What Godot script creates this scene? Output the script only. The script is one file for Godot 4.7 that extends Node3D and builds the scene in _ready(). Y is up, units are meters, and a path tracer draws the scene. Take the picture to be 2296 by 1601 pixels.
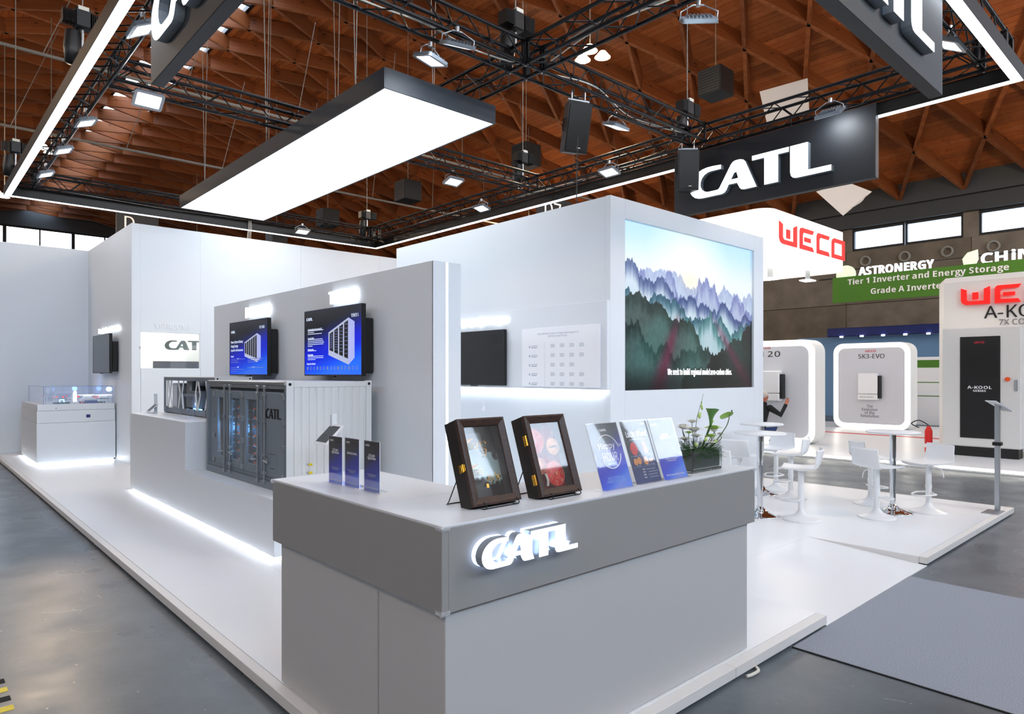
extends Node3D
# A trade-fair stand in a timber-vaulted hall. Units are metres; x runs along the stand front, -z into the stand.

var M := {}
var taken := {}
var base_of := {}
var rng := RandomNumberGenerator.new()
const UP := Vector3.UP
const PL := 0.08
# reading planes: FX faces -x, FZ faces +z
var FX := Basis(Vector3(0, 0, 1), Vector3(0, 1, 0), Vector3(-1, 0, 0))
var FZ := Basis()

# ---------------------------------------------------------------- naming and committing
func numbered(parent, s):
	var k = str(parent.get_instance_id()) + s
	var n = taken.get(k, 0)
	taken[k] = n + 1
	return s if n == 0 else "%s_%03d" % [s, n]

func thing(called, label, category, at = Vector3.ZERO, group = "", turn = 0.0):
	var o := Node3D.new()
	o.name = numbered(self, called)
	o.position = at
	o.rotation.y = turn
	add_child(o)
	tag(o, label, category, group)
	base_of[o] = at
	return o

func tag(o, label, category, group = ""):
	if label: o.set_meta("label", label)
	if category: o.set_meta("category", category)
	if group: o.set_meta("group", group)
	return o

func mesh_of(st):
	if st is Mesh: return st
	st.generate_normals()
	return st.commit()

func put(called, st, m, parent = self, local = false):
	var mi := MeshInstance3D.new()
	mi.mesh = mesh_of(st)
	mi.material_override = M[m] if m is String else m
	mi.name = numbered(parent, called)
	if not local and base_of.has(parent):
		mi.position = -base_of[parent]
	base_of[mi] = Vector3.ZERO
	parent.add_child(mi)
	return mi

func struct(called, st, m, label = ""):
	var o = put(called, st, m)
	o.set_meta("kind", "structure")
	if label: o.set_meta("label", label)
	return o

func struct_root(called, label = ""):
	var o := Node3D.new()
	o.name = called
	add_child(o)
	o.set_meta("kind", "structure")
	if label: o.set_meta("label", label)
	base_of[o] = Vector3.ZERO
	return o

func dup(root, at, turn, label = "", group = ""):
	var r = root.duplicate()
	var nm = String(root.name)
	if nm.length() > 4 and nm.substr(nm.length() - 4, 1) == "_" and nm.substr(nm.length() - 3).is_valid_int():
		nm = nm.substr(0, nm.length() - 4)
	r.name = numbered(self, nm)
	add_child(r)
	r.position = at
	r.rotation.y = turn
	if label: r.set_meta("label", label)
	if group: r.set_meta("group", group)
	return r

# ---------------------------------------------------------------- shapes
func S():
	var s = SurfaceTool.new()
	s.begin(Mesh.PRIMITIVE_TRIANGLES)
	s.set_smooth_group(-1)
	return s

func tri(s, a, b, c):
	s.add_vertex(a); s.add_vertex(c); s.add_vertex(b)

func quad(s, a, b, c, d):
	tri(s, a, b, c); tri(s, a, c, d)

func bx(s, c, size, bas = Basis(), bev = 0.0):
	var h = size * 0.5
	if bev <= 0.0:
		var p = []
		for i in 8:
			p.append(c + bas * Vector3(h.x if i & 1 else -h.x, h.y if i & 2 else -h.y, h.z if i & 4 else -h.z))
		quad(s, p[4], p[5], p[7], p[6]); quad(s, p[1], p[0], p[2], p[3])
		quad(s, p[5], p[1], p[3], p[7]); quad(s, p[0], p[4], p[6], p[2])
		quad(s, p[6], p[7], p[3], p[2]); quad(s, p[0], p[1], p[5], p[4])
		return s
	var b = minf(bev, minf(h.x, minf(h.y, h.z)) * 0.9)
	for ax in 3:
		for sg in [-1.0, 1.0]:
			var u = (ax + 1) % 3
			var v = (ax + 2) % 3
			var q = []
			for k in [[-1, -1], [1, -1], [1, 1], [-1, 1]]:
				var w = Vector3()
				w[ax] = sg * h[ax]; w[u] = k[0] * (h[u] - b); w[v] = k[1] * (h[v] - b)
				q.append(c + bas * w)
			if sg > 0: quad(s, q[0], q[1], q[2], q[3])
			else: quad(s, q[3], q[2], q[1], q[0])
	for ax in 3:
		var u = (ax + 1) % 3
		var v = (ax + 2) % 3
		for su in [-1.0, 1.0]:
			for sv in [-1.0, 1.0]:
				var w = []
				for k in 4:
					var e = Vector3()
					e[ax] = (h[ax] - b) * (1.0 if k == 1 or k == 2 else -1.0)
					e[u] = su * (h[u] - (0.0 if k < 2 else b)); e[v] = sv * (h[v] - (b if k < 2 else 0.0))
					w.append(c + bas * e)
				if su * sv > 0: quad(s, w[3], w[2], w[1], w[0])
				else: quad(s, w[0], w[1], w[2], w[3])
	for sx in [-1.0, 1.0]:
		for sy in [-1.0, 1.0]:
			for sz in [-1.0, 1.0]:
				var a = c + bas * Vector3(sx * h.x, sy * (h.y - b), sz * (h.z - b))
				var d = c + bas * Vector3(sx * (h.x - b), sy * h.y, sz * (h.z - b))
				var e = c + bas * Vector3(sx * (h.x - b), sy * (h.y - b), sz * h.z)
				if sx * sy * sz > 0: tri(s, a, d, e)
				else: tri(s, a, e, d)
	return s

# a box from its two opposite corners
func bb(s, x0, y0, z0, x1, y1, z1, bev = 0.0):
	return bx(s, Vector3((x0 + x1) * 0.5, (y0 + y1) * 0.5, (z0 + z1) * 0.5), Vector3(absf(x1 - x0), absf(y1 - y0), absf(z1 - z0)), Basis(), bev)

func box(x0, y0, z0, x1, y1, z1, bev = 0.0):
	return bb(S(), x0, y0, z0, x1, y1, z1, bev)

func frame_of(d):
	var z = d.normalized()
	var x = (Vector3.UP if absf(z.y) < 0.95 else Vector3.RIGHT).cross(z).normalized()
	return Basis(x, z.cross(x), z)

func cyl(s, a, b, r, n = 8, r2 = -1.0, caps = true):
	if r2 < 0: r2 = r
	var f = frame_of(b - a)
	s.set_smooth_group(1)
	for i in n:
		var t0 = TAU * i / n
		var t1 = TAU * (i + 1) / n
		var d0 = f.x * cos(t0) + f.y * sin(t0)
		var d1 = f.x * cos(t1) + f.y * sin(t1)
		quad(s, a + d0 * r, a + d1 * r, b + d1 * r2, b + d0 * r2)
	s.set_smooth_group(-1)
	if caps:
		for i in n:
			var t0 = TAU * i / n
			var t1 = TAU * (i + 1) / n
			var d0 = f.x * cos(t0) + f.y * sin(t0)
			var d1 = f.x * cos(t1) + f.y * sin(t1)
			if r2 > 0: tri(s, b, b + d0 * r2, b + d1 * r2)
			if r > 0: tri(s, a, a + d1 * r, a + d0 * r)
	return s

func tube(s, pts, r, n = 6, r_end = -1.0):
	var rings = []
	var f = frame_of(pts[1] - pts[0])
	for i in pts.size():
		var d = (pts[mini(i + 1, pts.size() - 1)] - pts[maxi(i - 1, 0)]).normalized()
		var x = (f.x - d * f.x.dot(d)).normalized()
		f = Basis(x, d.cross(x), d)
		var rr = r if r_end < 0 else lerpf(r, r_end, float(i) / (pts.size() - 1))
		var ring = []
		for k in n:
			var t = TAU * k / n
			ring.append(pts[i] + (f.x * cos(t) + f.y * sin(t)) * rr)
		rings.append(ring)
	s.set_smooth_group(2)
	for i in rings.size() - 1:
		for k in n:
			var k2 = (k + 1) % n
			quad(s, rings[i][k], rings[i][k2], rings[i + 1][k2], rings[i + 1][k])
	s.set_smooth_group(-1)
	for k in range(1, n - 1):
		tri(s, rings[0][0], rings[0][k + 1], rings[0][k])
		var l = rings[-1]
		tri(s, l[0], l[k], l[k + 1])
	return s

func curve_pts(ctrl, per = 5):
	var out = []
	for i in ctrl.size() - 1:
		var p0 = ctrl[maxi(i - 1, 0)]; var p1 = ctrl[i]; var p2 = ctrl[i + 1]; var p3 = ctrl[mini(i + 2, ctrl.size() - 1)]
		for k in per:
			out.append(p1.cubic_interpolate(p2, p0, p3, float(k) / per))
	out.append(ctrl[-1])
	return out

# profile points (radius, height) from bottom to top on the outside
func lathe(s, prof, n = 24, xf = Transform3D(), smooth = true):
	s.set_smooth_group(3 if smooth else -1)
	for i in prof.size() - 1:
		for k in n:
			var t0 = TAU * k / n
			var t1 = TAU * (k + 1) / n
			var a = xf * Vector3(prof[i].x * cos(t0), prof[i].y, -prof[i].x * sin(t0))
			var b = xf * Vector3(prof[i].x * cos(t1), prof[i].y, -prof[i].x * sin(t1))
			var c = xf * Vector3(prof[i + 1].x * cos(t1), prof[i + 1].y, -prof[i + 1].x * sin(t1))
			var d = xf * Vector3(prof[i + 1].x * cos(t0), prof[i + 1].y, -prof[i + 1].x * sin(t0))
			if prof[i].x < 1e-6: tri(s, a, c, d)
			elif prof[i + 1].x < 1e-6: tri(s, a, b, c)
			else: quad(s, a, b, c, d)
	s.set_smooth_group(-1)
	return s

func blob(s, c, r, n = 8, bas = Basis()):
	var prof = []
	for i in n / 2 + 1:
		var t = PI * i / (n / 2)
		prof.append(Vector2(sin(t) * (0.0 if i == 0 or i == n / 2 else 1.0), -cos(t)))
	return lathe(s, prof, n, Transform3D(bas * Basis.from_scale(r if r is Vector3 else Vector3(r, r, r)), c))

func area2(p):
	var a = 0.0
	for i in p.size():
		var q = p[(i + 1) % p.size()]
		a += p[i].x * q.y - q.x * p[i].y
	return a

# extrudes a flat outline (its own x right, y up) from local z = 0 to z = depth
func extr(s, poly, depth, xf = Transform3D()):
	var p = PackedVector2Array(poly)
	if area2(p) < 0: p.reverse()
	var idx = Geometry2D.triangulate_polygon(p)
	for i in idx.size() / 3:
		var a = p[idx[i * 3]]; var b = p[idx[i * 3 + 1]]; var c = p[idx[i * 3 + 2]]
		if (b - a).cross(c - a) < 0:
			var t = b; b = c; c = t
		tri(s, xf * Vector3(a.x, a.y, depth), xf * Vector3(b.x, b.y, depth), xf * Vector3(c.x, c.y, depth))
		tri(s, xf * Vector3(a.x, a.y, 0), xf * Vector3(c.x, c.y, 0), xf * Vector3(b.x, b.y, 0))
	for i in p.size():
		var a = p[i]
		var b = p[(i + 1) % p.size()]
		quad(s, xf * Vector3(a.x, a.y, 0), xf * Vector3(b.x, b.y, 0), xf * Vector3(b.x, b.y, depth), xf * Vector3(a.x, a.y, depth))
	return s

func keyhole(outer, hole):
	# outer counter-clockwise, hole clockwise, joined by a hairline slit
	var o = PackedVector2Array(outer)
	if area2(o) < 0: o.reverse()
	var h = PackedVector2Array(hole)
	if area2(h) > 0: h.reverse()
	var bi = 0; var bj = 0; var best = 1e9
	for i in o.size():
		for j in h.size():
			var d = o[i].distance_to(h[j])
			if d < best:
				best = d; bi = i; bj = j
	var out = PackedVector2Array()
	for i in range(0, bi + 1): out.append(o[i])
	for j in h.size() + 1: out.append(h[(bj + j) % h.size()])
	var e = (h[bj] - o[bi]).orthogonal().normalized() * 0.0004
	out[out.size() - 1] = h[bj] + e
	out.append(o[bi] + e)
	for i in range(bi + 1, o.size()): out.append(o[i])
	return out

func rrect(w, h, r, n = 5, cx = 0.0, cy = 0.0):
	var out = PackedVector2Array()
	for q in 4:
		var c = Vector2((w / 2 - r) * (1 if q == 0 or q == 3 else -1), (h / 2 - r) * (1 if q < 2 else -1))
		for i in n + 1:
			var t = PI / 2 * (q + float(i) / n)
			out.append(c + Vector2(cos(t), sin(t)) * r + Vector2(cx, cy))
	return out

func disc(r, n = 24, cx = 0.0, cy = 0.0, ry = -1.0):
	var out = PackedVector2Array()
	for i in n: out.append(Vector2(cx + cos(TAU * i / n) * r, cy + sin(TAU * i / n) * (r if ry < 0 else ry)))
	return out

# one flat quad with texture coordinates, in the local frame xf (x right, y up, normal +z)
func card(w, h, xf, uv = Rect2(0, 0, 1, 1)):
	var s = S()
	var v = [Vector3(-w / 2, -h / 2, 0), Vector3(w / 2, -h / 2, 0), Vector3(w / 2, h / 2, 0), Vector3(-w / 2, h / 2, 0)]
	var t = [Vector2(uv.position.x, uv.end.y), uv.end, Vector2(uv.end.x, uv.position.y), uv.position]
	for i in [0, 2, 1, 0, 3, 2]:
		s.set_uv(t[i])
		s.add_vertex(xf * v[i])
	return s

# solid lettering; xf: x along the reading direction, y up, z out of the surface. origin = left end of the base line (or centre)
func words(txt, size, xf, depth = 0.002, fit_w = 0.0, bold = true, centre = false, fit_h = 0.0, serif = false, shear = 0.0):
	var tm := TextMesh.new()
	var f := SystemFont.new()
	f.font_names = PackedStringArray(["Droid Serif" if serif else "Droid Sans"])
	f.font_weight = 700 if bold else 400
	tm.font = f
	tm.text = txt
	tm.font_size = 32
	tm.pixel_size = 0.01
	tm.curve_step = 2.0
	tm.depth = 0.1
	tm.horizontal_alignment = HORIZONTAL_ALIGNMENT_LEFT
	tm.autowrap_mode = TextServer.AUTOWRAP_OFF
	var out := ArrayMesh.new()
	var lo = Vector3(1e9, 1e9, 1e9)
	var hi = -lo
	for k in tm.get_surface_count():
		for v in tm.surface_get_arrays(k)[Mesh.ARRAY_VERTEX]:
			lo = lo.min(v); hi = hi.max(v)
	var ext = hi - lo
	var sy = size / (32 * 0.01 * 0.714)
	if fit_h > 0: sy = fit_h / ext.y
	var sx = sy
	if fit_w > 0: sx = fit_w / ext.x
	for k in tm.get_surface_count():
		var arr = tm.surface_get_arrays(k)
		var vs: PackedVector3Array = arr[Mesh.ARRAY_VERTEX]
		var ns: PackedVector3Array = arr[Mesh.ARRAY_NORMAL]
		for i in vs.size():
			var v = vs[i]
			var p = Vector3((v.x - lo.x) * sx - (ext.x * sx * 0.5 if centre else 0.0), (v.y - lo.y) * sy - (ext.y * sy * 0.5 if centre else 0.0), (v.z - lo.z) / maxf(ext.z, 1e-5) * depth)
			p.x += p.y * shear
			vs[i] = xf * p
			ns[i] = (xf.basis * ns[i]).normalized()
		var na = []
		na.resize(Mesh.ARRAY_MAX)
		na[Mesh.ARRAY_VERTEX] = vs
		na[Mesh.ARRAY_NORMAL] = ns
		na[Mesh.ARRAY_INDEX] = arr[Mesh.ARRAY_INDEX]
		out.add_surface_from_arrays(Mesh.PRIMITIVE_TRIANGLES, na)
	return out

# the stand's four-letter mark, height 1, width 4.77
func mark_polys():
	var ca = [Vector2(1.2, .98), Vector2(.9, 1), Vector2(.68, 1), Vector2(.5, .97), Vector2(.34, .91), Vector2(.2, .82), Vector2(.09, .7), Vector2(.03, .58), Vector2(0, .45), Vector2(.03, .28), Vector2(.1, .16), Vector2(.22, .06), Vector2(.35, .015), Vector2(.48, 0), Vector2(1.22, 0), Vector2(1.32, .025), Vector2(1.39, .09), Vector2(1.48, .26), Vector2(1.78, .26), Vector2(1.87, .08), Vector2(1.93, .02), Vector2(2.02, 0), Vector2(2.45, 0), Vector2(2.07, .88), Vector2(2.0, .96), Vector2(1.88, 1), Vector2(1.72, 1), Vector2(1.63, .97), Vector2(1.56, .9), Vector2(1.15, .23), Vector2(1.11, .185), Vector2(1.04, .17), Vector2(.72, .17), Vector2(.6, .2), Vector2(.49, .28), Vector2(.43, .4), Vector2(.43, .55), Vector2(.48, .67), Vector2(.58, .77), Vector2(.72, .835), Vector2(.85, .845), Vector2(1.2, .845)]
	var hole = [Vector2(1.735, .62), Vector2(1.67, .6), Vector2(1.555, .405), Vector2(1.82, .405), Vector2(1.765, .6)]
	var t = [Vector2(2.3, 1), Vector2(2.3, .855), Vector2(2.71, .855), Vector2(2.71, 0), Vector2(3.16, 0), Vector2(3.16, .855), Vector2(3.5, .855), Vector2(3.5, 1)]
	var l = [Vector2(3.545, 1), Vector2(3.545, .2), Vector2(3.57, .09), Vector2(3.64, .02), Vector2(3.74, 0), Vector2(4.77, 0), Vector2(4.77, .165), Vector2(4.09, .165), Vector2(4.09, 1)]
	return [keyhole(ca, hole), PackedVector2Array(t), PackedVector2Array(l)]

func mark(s, h, depth, xf, only = -1):
	var k = 0
	for p in mark_polys():
		if only < 0 or only == k:
			var q = PackedVector2Array()
			for v in p: q.append(v * h)
			extr(s, q, depth, xf)
		k += 1
	return s

# the neighbour's angular red word, height 1, width about 7.6 (all letters) when scaled by sx
func angular(s, h, w, depth, xf, count = 4):
	var L = [
		[[Vector2(0, .98), Vector2(0, .25), Vector2(.05, .09), Vector2(.16, 0), Vector2(1.0, 0), Vector2(1.0, 1.0), Vector2(.8, .87), Vector2(.8, .2), Vector2(.26, .2), Vector2(.19, .3), Vector2(.19, .87)], [Vector2(.4, .3), Vector2(.6, .3), Vector2(.6, .7), Vector2(.4, .7)]],
		[[Vector2(2.03, 1), Vector2(1.94, .81), Vector2(1.4, .8), Vector2(1.34, .7), Vector2(1.34, .22), Vector2(1.93, .2), Vector2(2.03, 0), Vector2(1.17, 0), Vector2(1.17, .82), Vector2(1.21, .95), Vector2(1.28, 1)], [Vector2(1.45, .39), Vector2(1.83, .39), Vector2(1.83, .59), Vector2(1.45, .59)]],
		[[Vector2(3.07, 1), Vector2(2.99, .81), Vector2(2.46, .81), Vector2(2.38, .7), Vector2(2.38, .21), Vector2(2.98, .2), Vector2(3.07, 0), Vector2(2.22, 0), Vector2(2.22, .82), Vector2(2.26, .95), Vector2(2.33, 1)]],
	]
	for k in mini(count, 3):
		for p in L[k]:
			var q = PackedVector2Array()
			for v in p: q.append(Vector2(v.x / 4.13 * w, v.y * h))
			extr(s, q, depth, xf)
	if count > 3:
		var o = [Vector2(4.13, 1), Vector2(3.37, 1), Vector2(3.28, .93), Vector2(3.22, .8), Vector2(3.22, 0), Vector2(4.13, 0)]
		var i = [Vector2(3.95, .8), Vector2(3.95, .2), Vector2(3.38, .2), Vector2(3.38, .72), Vector2(3.43, .8)]
		var oq = []; var iq = []
		for v in o: oq.append(Vector2(v.x / 4.13 * w, v.y * h))
		for v in i: iq.append(Vector2(v.x / 4.13 * w, v.y * h))
		extr(s, keyhole(oq, iq), depth, xf)
	return s

func at(b, x, y, z): return Transform3D(b, Vector3(x, y, z))

# ---------------------------------------------------------------- materials
func mat(called, c, rough = 0.6, metal = 0.0, spec = 0.5):
	var m := StandardMaterial3D.new()
	m.albedo_color = c
	m.roughness = rough
	m.metallic = metal
	m.metallic_specular = spec
	m.cull_mode = BaseMaterial3D.CULL_DISABLED
	M[called] = m
	return m

func glow(called, c, energy, base = Color(0.9, 0.9, 0.9)):
	var m = mat(called, base, 0.6)
	m.emission_enabled = true
	m.emission = c
	m.emission_energy_multiplier = energy
	return m

func glass(called, c, a, rough = 0.03):
	var m = mat(called, Color(c.r, c.g, c.b, a), rough)
	m.transparency = BaseMaterial3D.TRANSPARENCY_ALPHA
	return m

func noise_tex(seed_, freq, ramp, oct = 4, size = 512, type = FastNoiseLite.TYPE_SIMPLEX_SMOOTH, norm = false, bump = 4.0, stretch = 1.0):
	var n := FastNoiseLite.new()
	n.seed = seed_
	n.noise_type = type
	n.frequency = freq
	n.fractal_octaves = oct
	var t := NoiseTexture2D.new()
	t.width = size
	t.height = int(size * stretch)
	t.seamless = true
	t.noise = n
	if norm:
		t.as_normal_map = true
		t.bump_strength = bump
	elif ramp:
		var g := Gradient.new()
		g.offsets = PackedFloat32Array(ramp.keys())
		g.colors = PackedColorArray(ramp.values())
		t.color_ramp = g
	return t

func image_tex(im): return ImageTexture.create_from_image(im)

func grain_tex(c0, c1, c2, w, h, seed_, rings = 26.0, knots = 6):
	# wood grain running along the texture's x
	var n := FastNoiseLite.new(); n.seed = seed_; n.frequency = 0.01; n.fractal_octaves = 3
	var n2 := FastNoiseLite.new(); n2.seed = seed_ + 5; n2.frequency = 0.05
	var r := RandomNumberGenerator.new(); r.seed = seed_
	var kn = []
	for i in knots: kn.append(Vector3(r.randf() * w, r.randf() * h, r.randf_range(2.0, 5.0)))
	var im := Image.create(w, h, false, Image.FORMAT_RGB8)
	for y in h:
		for x in w:
			var a = TAU * x / w
			var sx = cos(a) * w * 0.03; var sz = sin(a) * w * 0.03
			var v = n.get_noise_3d(sx, y * 3.0, sz)
			var g = 0.5 + 0.5 * sin((float(y) / h + v * 0.22) * rings)
			var f = 0.5 + 0.5 * n2.get_noise_3d(sx * 2.0, y * 9.0, sz * 2.0)
			var c = c0.lerp(c1, clampf(g * 0.6 + f * 0.4, 0, 1))
			for k in kn:
				var d = Vector2((x - k.x) * 0.6, y - k.y).length() / k.z
				if d < 1.6: c = c.lerp(c2, clampf(1.6 - d, 0, 1))
			im.set_pixel(x, y, c)
	return image_tex(im)

# ---------------------------------------------------------------- the scene
func _ready():
	rng.seed = 7
	set_view()
	set_materials()
	build_ceiling()
	build_hall()
	build_platform()
	build_booth_walls()
	build_counter()
	build_podium()
	build_screens()
	build_overhead()
	build_lounge()
	build_neighbours()
	build_far_hall()
	build_small()

func set_view():
	var cam := Camera3D.new()
	cam.name = "camera"
	cam.position = Vector3(0, 1.80, 0)
	cam.rotation.y = -deg_to_rad(90.0 - 47.593)
	var near = 0.05
	cam.set_frustum(near * 1601.0 / 1506.4, Vector2(0, near * 37.4 / 1506.4), near, 300.0)
	cam.keep_aspect = Camera3D.KEEP_HEIGHT
	cam.current = true
	add_child(cam)
	var we := WorldEnvironment.new()
	we.name = "surroundings"
	var e := Environment.new()
	e.background_mode = Environment.BG_SKY
	var sky := Sky.new()
	var sm := ProceduralSkyMaterial.new()
	sm.sky_top_color = Color(0.80, 0.87, 0.95)
	sm.sky_horizon_color = Color(0.95, 0.97, 1.0)
	sm.ground_horizon_color = Color(0.8, 0.8, 0.8)
	sm.ground_bottom_color = Color(0.5, 0.5, 0.5)
	sm.sky_energy_multiplier = 2.4
	sky.sky_material = sm
	e.sky = sky
	e.tonemap_mode = Environment.TONE_MAPPER_LINEAR
	e.tonemap_exposure = 1.4
	e.sdfgi_enabled = true
	e.ssao_enabled = true
	e.ssil_enabled = true
	we.environment = e
	add_child(we)

# lamps: small helpers that put a real light in front of a glowing face
func area_light(called, c, energy, sx, sy, xf, parent = self):
	var l := AreaLight3D.new()
	l.name = numbered(parent, called)
	l.light_color = c
	l.light_energy = energy
	l.area_size = Vector2(sx, sy)
	l.area_range = 60.0
	l.area_attenuation = 2.0
	l.shadow_enabled = true
	l.transform = xf
	if base_of.has(parent): l.position -= base_of[parent]
	parent.add_child(l)
	return l

func omni(called, c, energy, p, size = 0.1, parent = self):
	var l := OmniLight3D.new()
	l.name = numbered(parent, called)
	l.light_color = c
	l.light_energy = energy
	l.omni_range = 90.0
	l.omni_attenuation = 2.0
	l.light_size = size
	l.shadow_enabled = true
	l.position = p
	if base_of.has(parent): l.position -= base_of[parent]
	parent.add_child(l)
	return l

func look(d):
	# basis whose -z points along d
	return Basis.looking_at(d, Vector3.UP if absf(d.normalized().y) < 0.95 else Vector3.FORWARD)

func set_materials():
	mat("paint", Color(0.875, 0.895, 0.915), 0.5)
	mat("silver_laminate", Color(0.60, 0.595, 0.585), 0.42)
	mat("pale_laminate", Color(0.755, 0.75, 0.745), 0.45)
	mat("counter_top", Color(0.86, 0.875, 0.89), 0.35)
	mat("deck", Color(0.925, 0.93, 0.935), 0.3)
	mat("deck_edge", Color(0.885, 0.875, 0.86), 0.45)
	mat("joint", Color(0.04, 0.04, 0.045), 0.8)
	mat("black", Color(0.045, 0.048, 0.055), 0.45)
	mat("black_gloss", Color(0.02, 0.025, 0.03), 0.12)
	mat("truss", Color(0.075, 0.085, 0.1), 0.32, 0.55)
	mat("alu", Color(0.72, 0.74, 0.76), 0.32, 0.85)
	mat("dark_panel", Color(0.155, 0.185, 0.22), 0.55)
	mat("sign_panel", Color(0.105, 0.12, 0.145), 0.55)
	mat("chrome", Color(0.87, 0.88, 0.89), 0.06, 1.0)
	mat("white_plastic", Color(0.93, 0.935, 0.94), 0.3)
	mat("steel_grey", Color(0.5, 0.54, 0.58), 0.42, 0.25)
	mat("container_grey", Color(0.50, 0.54, 0.58), 0.45, 0.2)
	mat("container_white", Color(0.86, 0.865, 0.865), 0.45)
	mat("wire_black", Color(0.02, 0.02, 0.022), 0.4)
	mat("cable_grey", Color(0.55, 0.55, 0.53), 0.6)
	mat("cable_white", Color(0.85, 0.84, 0.8), 0.5)
	mat("wood_dark_side", Color(0.10, 0.075, 0.06), 0.45)
	mat("gold", Color(0.90, 0.68, 0.28), 0.22, 1.0)
	mat("red_lacquer", Color(0.80, 0.06, 0.07), 0.3)
	mat("red_paint", Color(0.85, 0.09, 0.07), 0.4)
	mat("red_felt", Color(0.62, 0.03, 0.05), 0.8)
	mat("tan_wood", Color(0.82, 0.55, 0.32), 0.5)
	mat("copper", Color(0.86, 0.55, 0.44), 0.35, 0.7)
	mat("ink", Color(0.05, 0.06, 0.07), 0.5)
	mat("ink_grey", Color(0.5, 0.51, 0.54), 0.6)
	mat("ink_white", Color(0.95, 0.95, 0.96), 0.5)
	mat("ink_pale", Color(0.68, 0.7, 0.76), 0.6)
	mat("ink_red", Color(0.78, 0.12, 0.2), 0.5)
	mat("sky_blue", Color(0.55, 0.72, 0.95), 0.4)
	mat("paper", Color(0.93, 0.94, 0.95), 0.5)
	mat("weco_white", Color(0.92, 0.915, 0.895), 0.45)
	mat("weco_grey", Color(0.69, 0.70, 0.74), 0.35)
	mat("weco_pale", Color(0.82, 0.825, 0.85), 0.35)
	mat("cabinet_white", Color(0.86, 0.86, 0.85), 0.4)
	mat("green_banner", Color(0.27, 0.48, 0.11), 0.65)
	mat("leaf", Color(0.12, 0.30, 0.13), 0.55)
	mat("leaf_light", Color(0.45, 0.62, 0.25), 0.5)
	mat("petal_white", Color(0.95, 0.95, 0.92), 0.5)
	mat("petal_green", Color(0.76, 0.87, 0.52), 0.5)
	mat("stem", Color(0.22, 0.38, 0.16), 0.55)
	mat("orange", Color(0.95, 0.35, 0.12), 0.4)
	mat("yellow", Color(0.92, 0.82, 0.15), 0.5)
	mat("blue_solid", Color(0.08, 0.2, 0.55), 0.4)
	mat("deep_blue", Color(0.05, 0.13, 0.42), 0.5)
	mat("pale_blue", Color(0.42, 0.58, 0.74), 0.6)
	mat("skin", Color(0.72, 0.43, 0.32), 0.5)
	mat("hair_grey", Color(0.75, 0.72, 0.68), 0.8)
	mat("sweater", Color(0.03, 0.045, 0.05), 0.85)
	mat("denim", Color(0.12, 0.2, 0.38), 0.8)
	mat("shoe_tan", Color(0.6, 0.5, 0.32), 0.7)
	mat("cloth_net", Color(0.78, 0.75, 0.72), 0.9)
	M.cloth_net.backlight_enabled = true
	M.cloth_net.backlight = Color(0.25, 0.24, 0.22)
	mat("edge_beam", Color(0.24, 0.26, 0.28), 0.6)
	mat("frame_dark", Color(0.08, 0.1, 0.12), 0.5)
	mat("roof_white", Color(0.86, 0.88, 0.9), 0.5)
	glass("pane", Color(0.92, 0.96, 1.0), 0.06)
	glass("acrylic", Color(0.95, 0.97, 1.0), 0.02)
	glass("case_glass", Color(0.75, 0.85, 1.0), 0.10)
	glass("clear_guard", Color(0.95, 0.96, 0.98), 0.25, 0.1)
	var vg = mat("vase_glass", Color(0.95, 0.98, 0.97, 0.04), 0.02)
	vg.refraction_enabled = true
	vg.refraction_scale = 0.05
	glow("led_white", Color(0.93, 0.96, 1.0), 3.0)
	glow("led_box", Color(0.95, 0.975, 1.0), 1.6)
	glow("led_letter", Color(0.97, 0.985, 1.0), 1.6)
	glow("led_halo", Color(0.72, 0.82, 1.0), 2.0)
	glow("led_flood", Color(1.0, 1.0, 1.0), 4.0)
	glow("led_blue", Color(0.45, 0.78, 1.0), 4.0)
	glow("led_cool", Color(0.35, 0.55, 1.0), 2.0)
	glow("hall_disc", Color(1.0, 0.95, 0.88), 0.9)
	glow("weco_strip", Color(1.0, 0.98, 0.93), 1.4)
	glow("weco_box", Color(1.0, 0.97, 0.92), 0.75, Color(0.8, 0.8, 0.78))
	glow("green_glow", Color(0.65, 0.95, 0.55), 0.8)
	glow("screen_text", Color(0.85, 0.9, 1.0), 0.75, Color(0.1, 0.1, 0.1))
	glow("screen_dim", Color(0.6, 0.68, 1.0), 0.35, Color(0.1, 0.1, 0.1))
	glow("red_glow", Color(0.95, 0.1, 0.08), 0.5, Color(0.8, 0.08, 0.06))
	glow("spark_red", Color(1.0, 0.3, 0.25), 0.7, Color(0.8, 0.2, 0.15))
	# timber
	var g1 = grain_tex(Color(0.60, 0.34, 0.18), Color(0.72, 0.45, 0.26), Color(0.34, 0.17, 0.09), 512, 128, 3, 30.0, 5)
	var im: Image = g1.get_image()
	im.rotate_90(CLOCKWISE)
	var g1v = image_tex(im)
	for k in 4:
		var m = mat("plank_%d" % k, [Color(1, 0.97, 0.94), Color(0.88, 0.84, 0.8), Color(0.97, 0.9, 0.82), Color(0.8, 0.75, 0.7)][k], 0.6)
		m.albedo_texture = g1v
		m.uv1_triplanar = true
		m.uv1_world_triplanar = true
		m.uv1_scale = Vector3(1.9, 1.9, 0.33)
		m.uv1_offset = Vector3(0.31 * k, 0.2 * k, 0.37 * k)
	var g2 = grain_tex(Color(0.50, 0.29, 0.16), Color(0.62, 0.39, 0.23), Color(0.3, 0.16, 0.09), 512, 128, 9, 60.0, 7)
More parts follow.
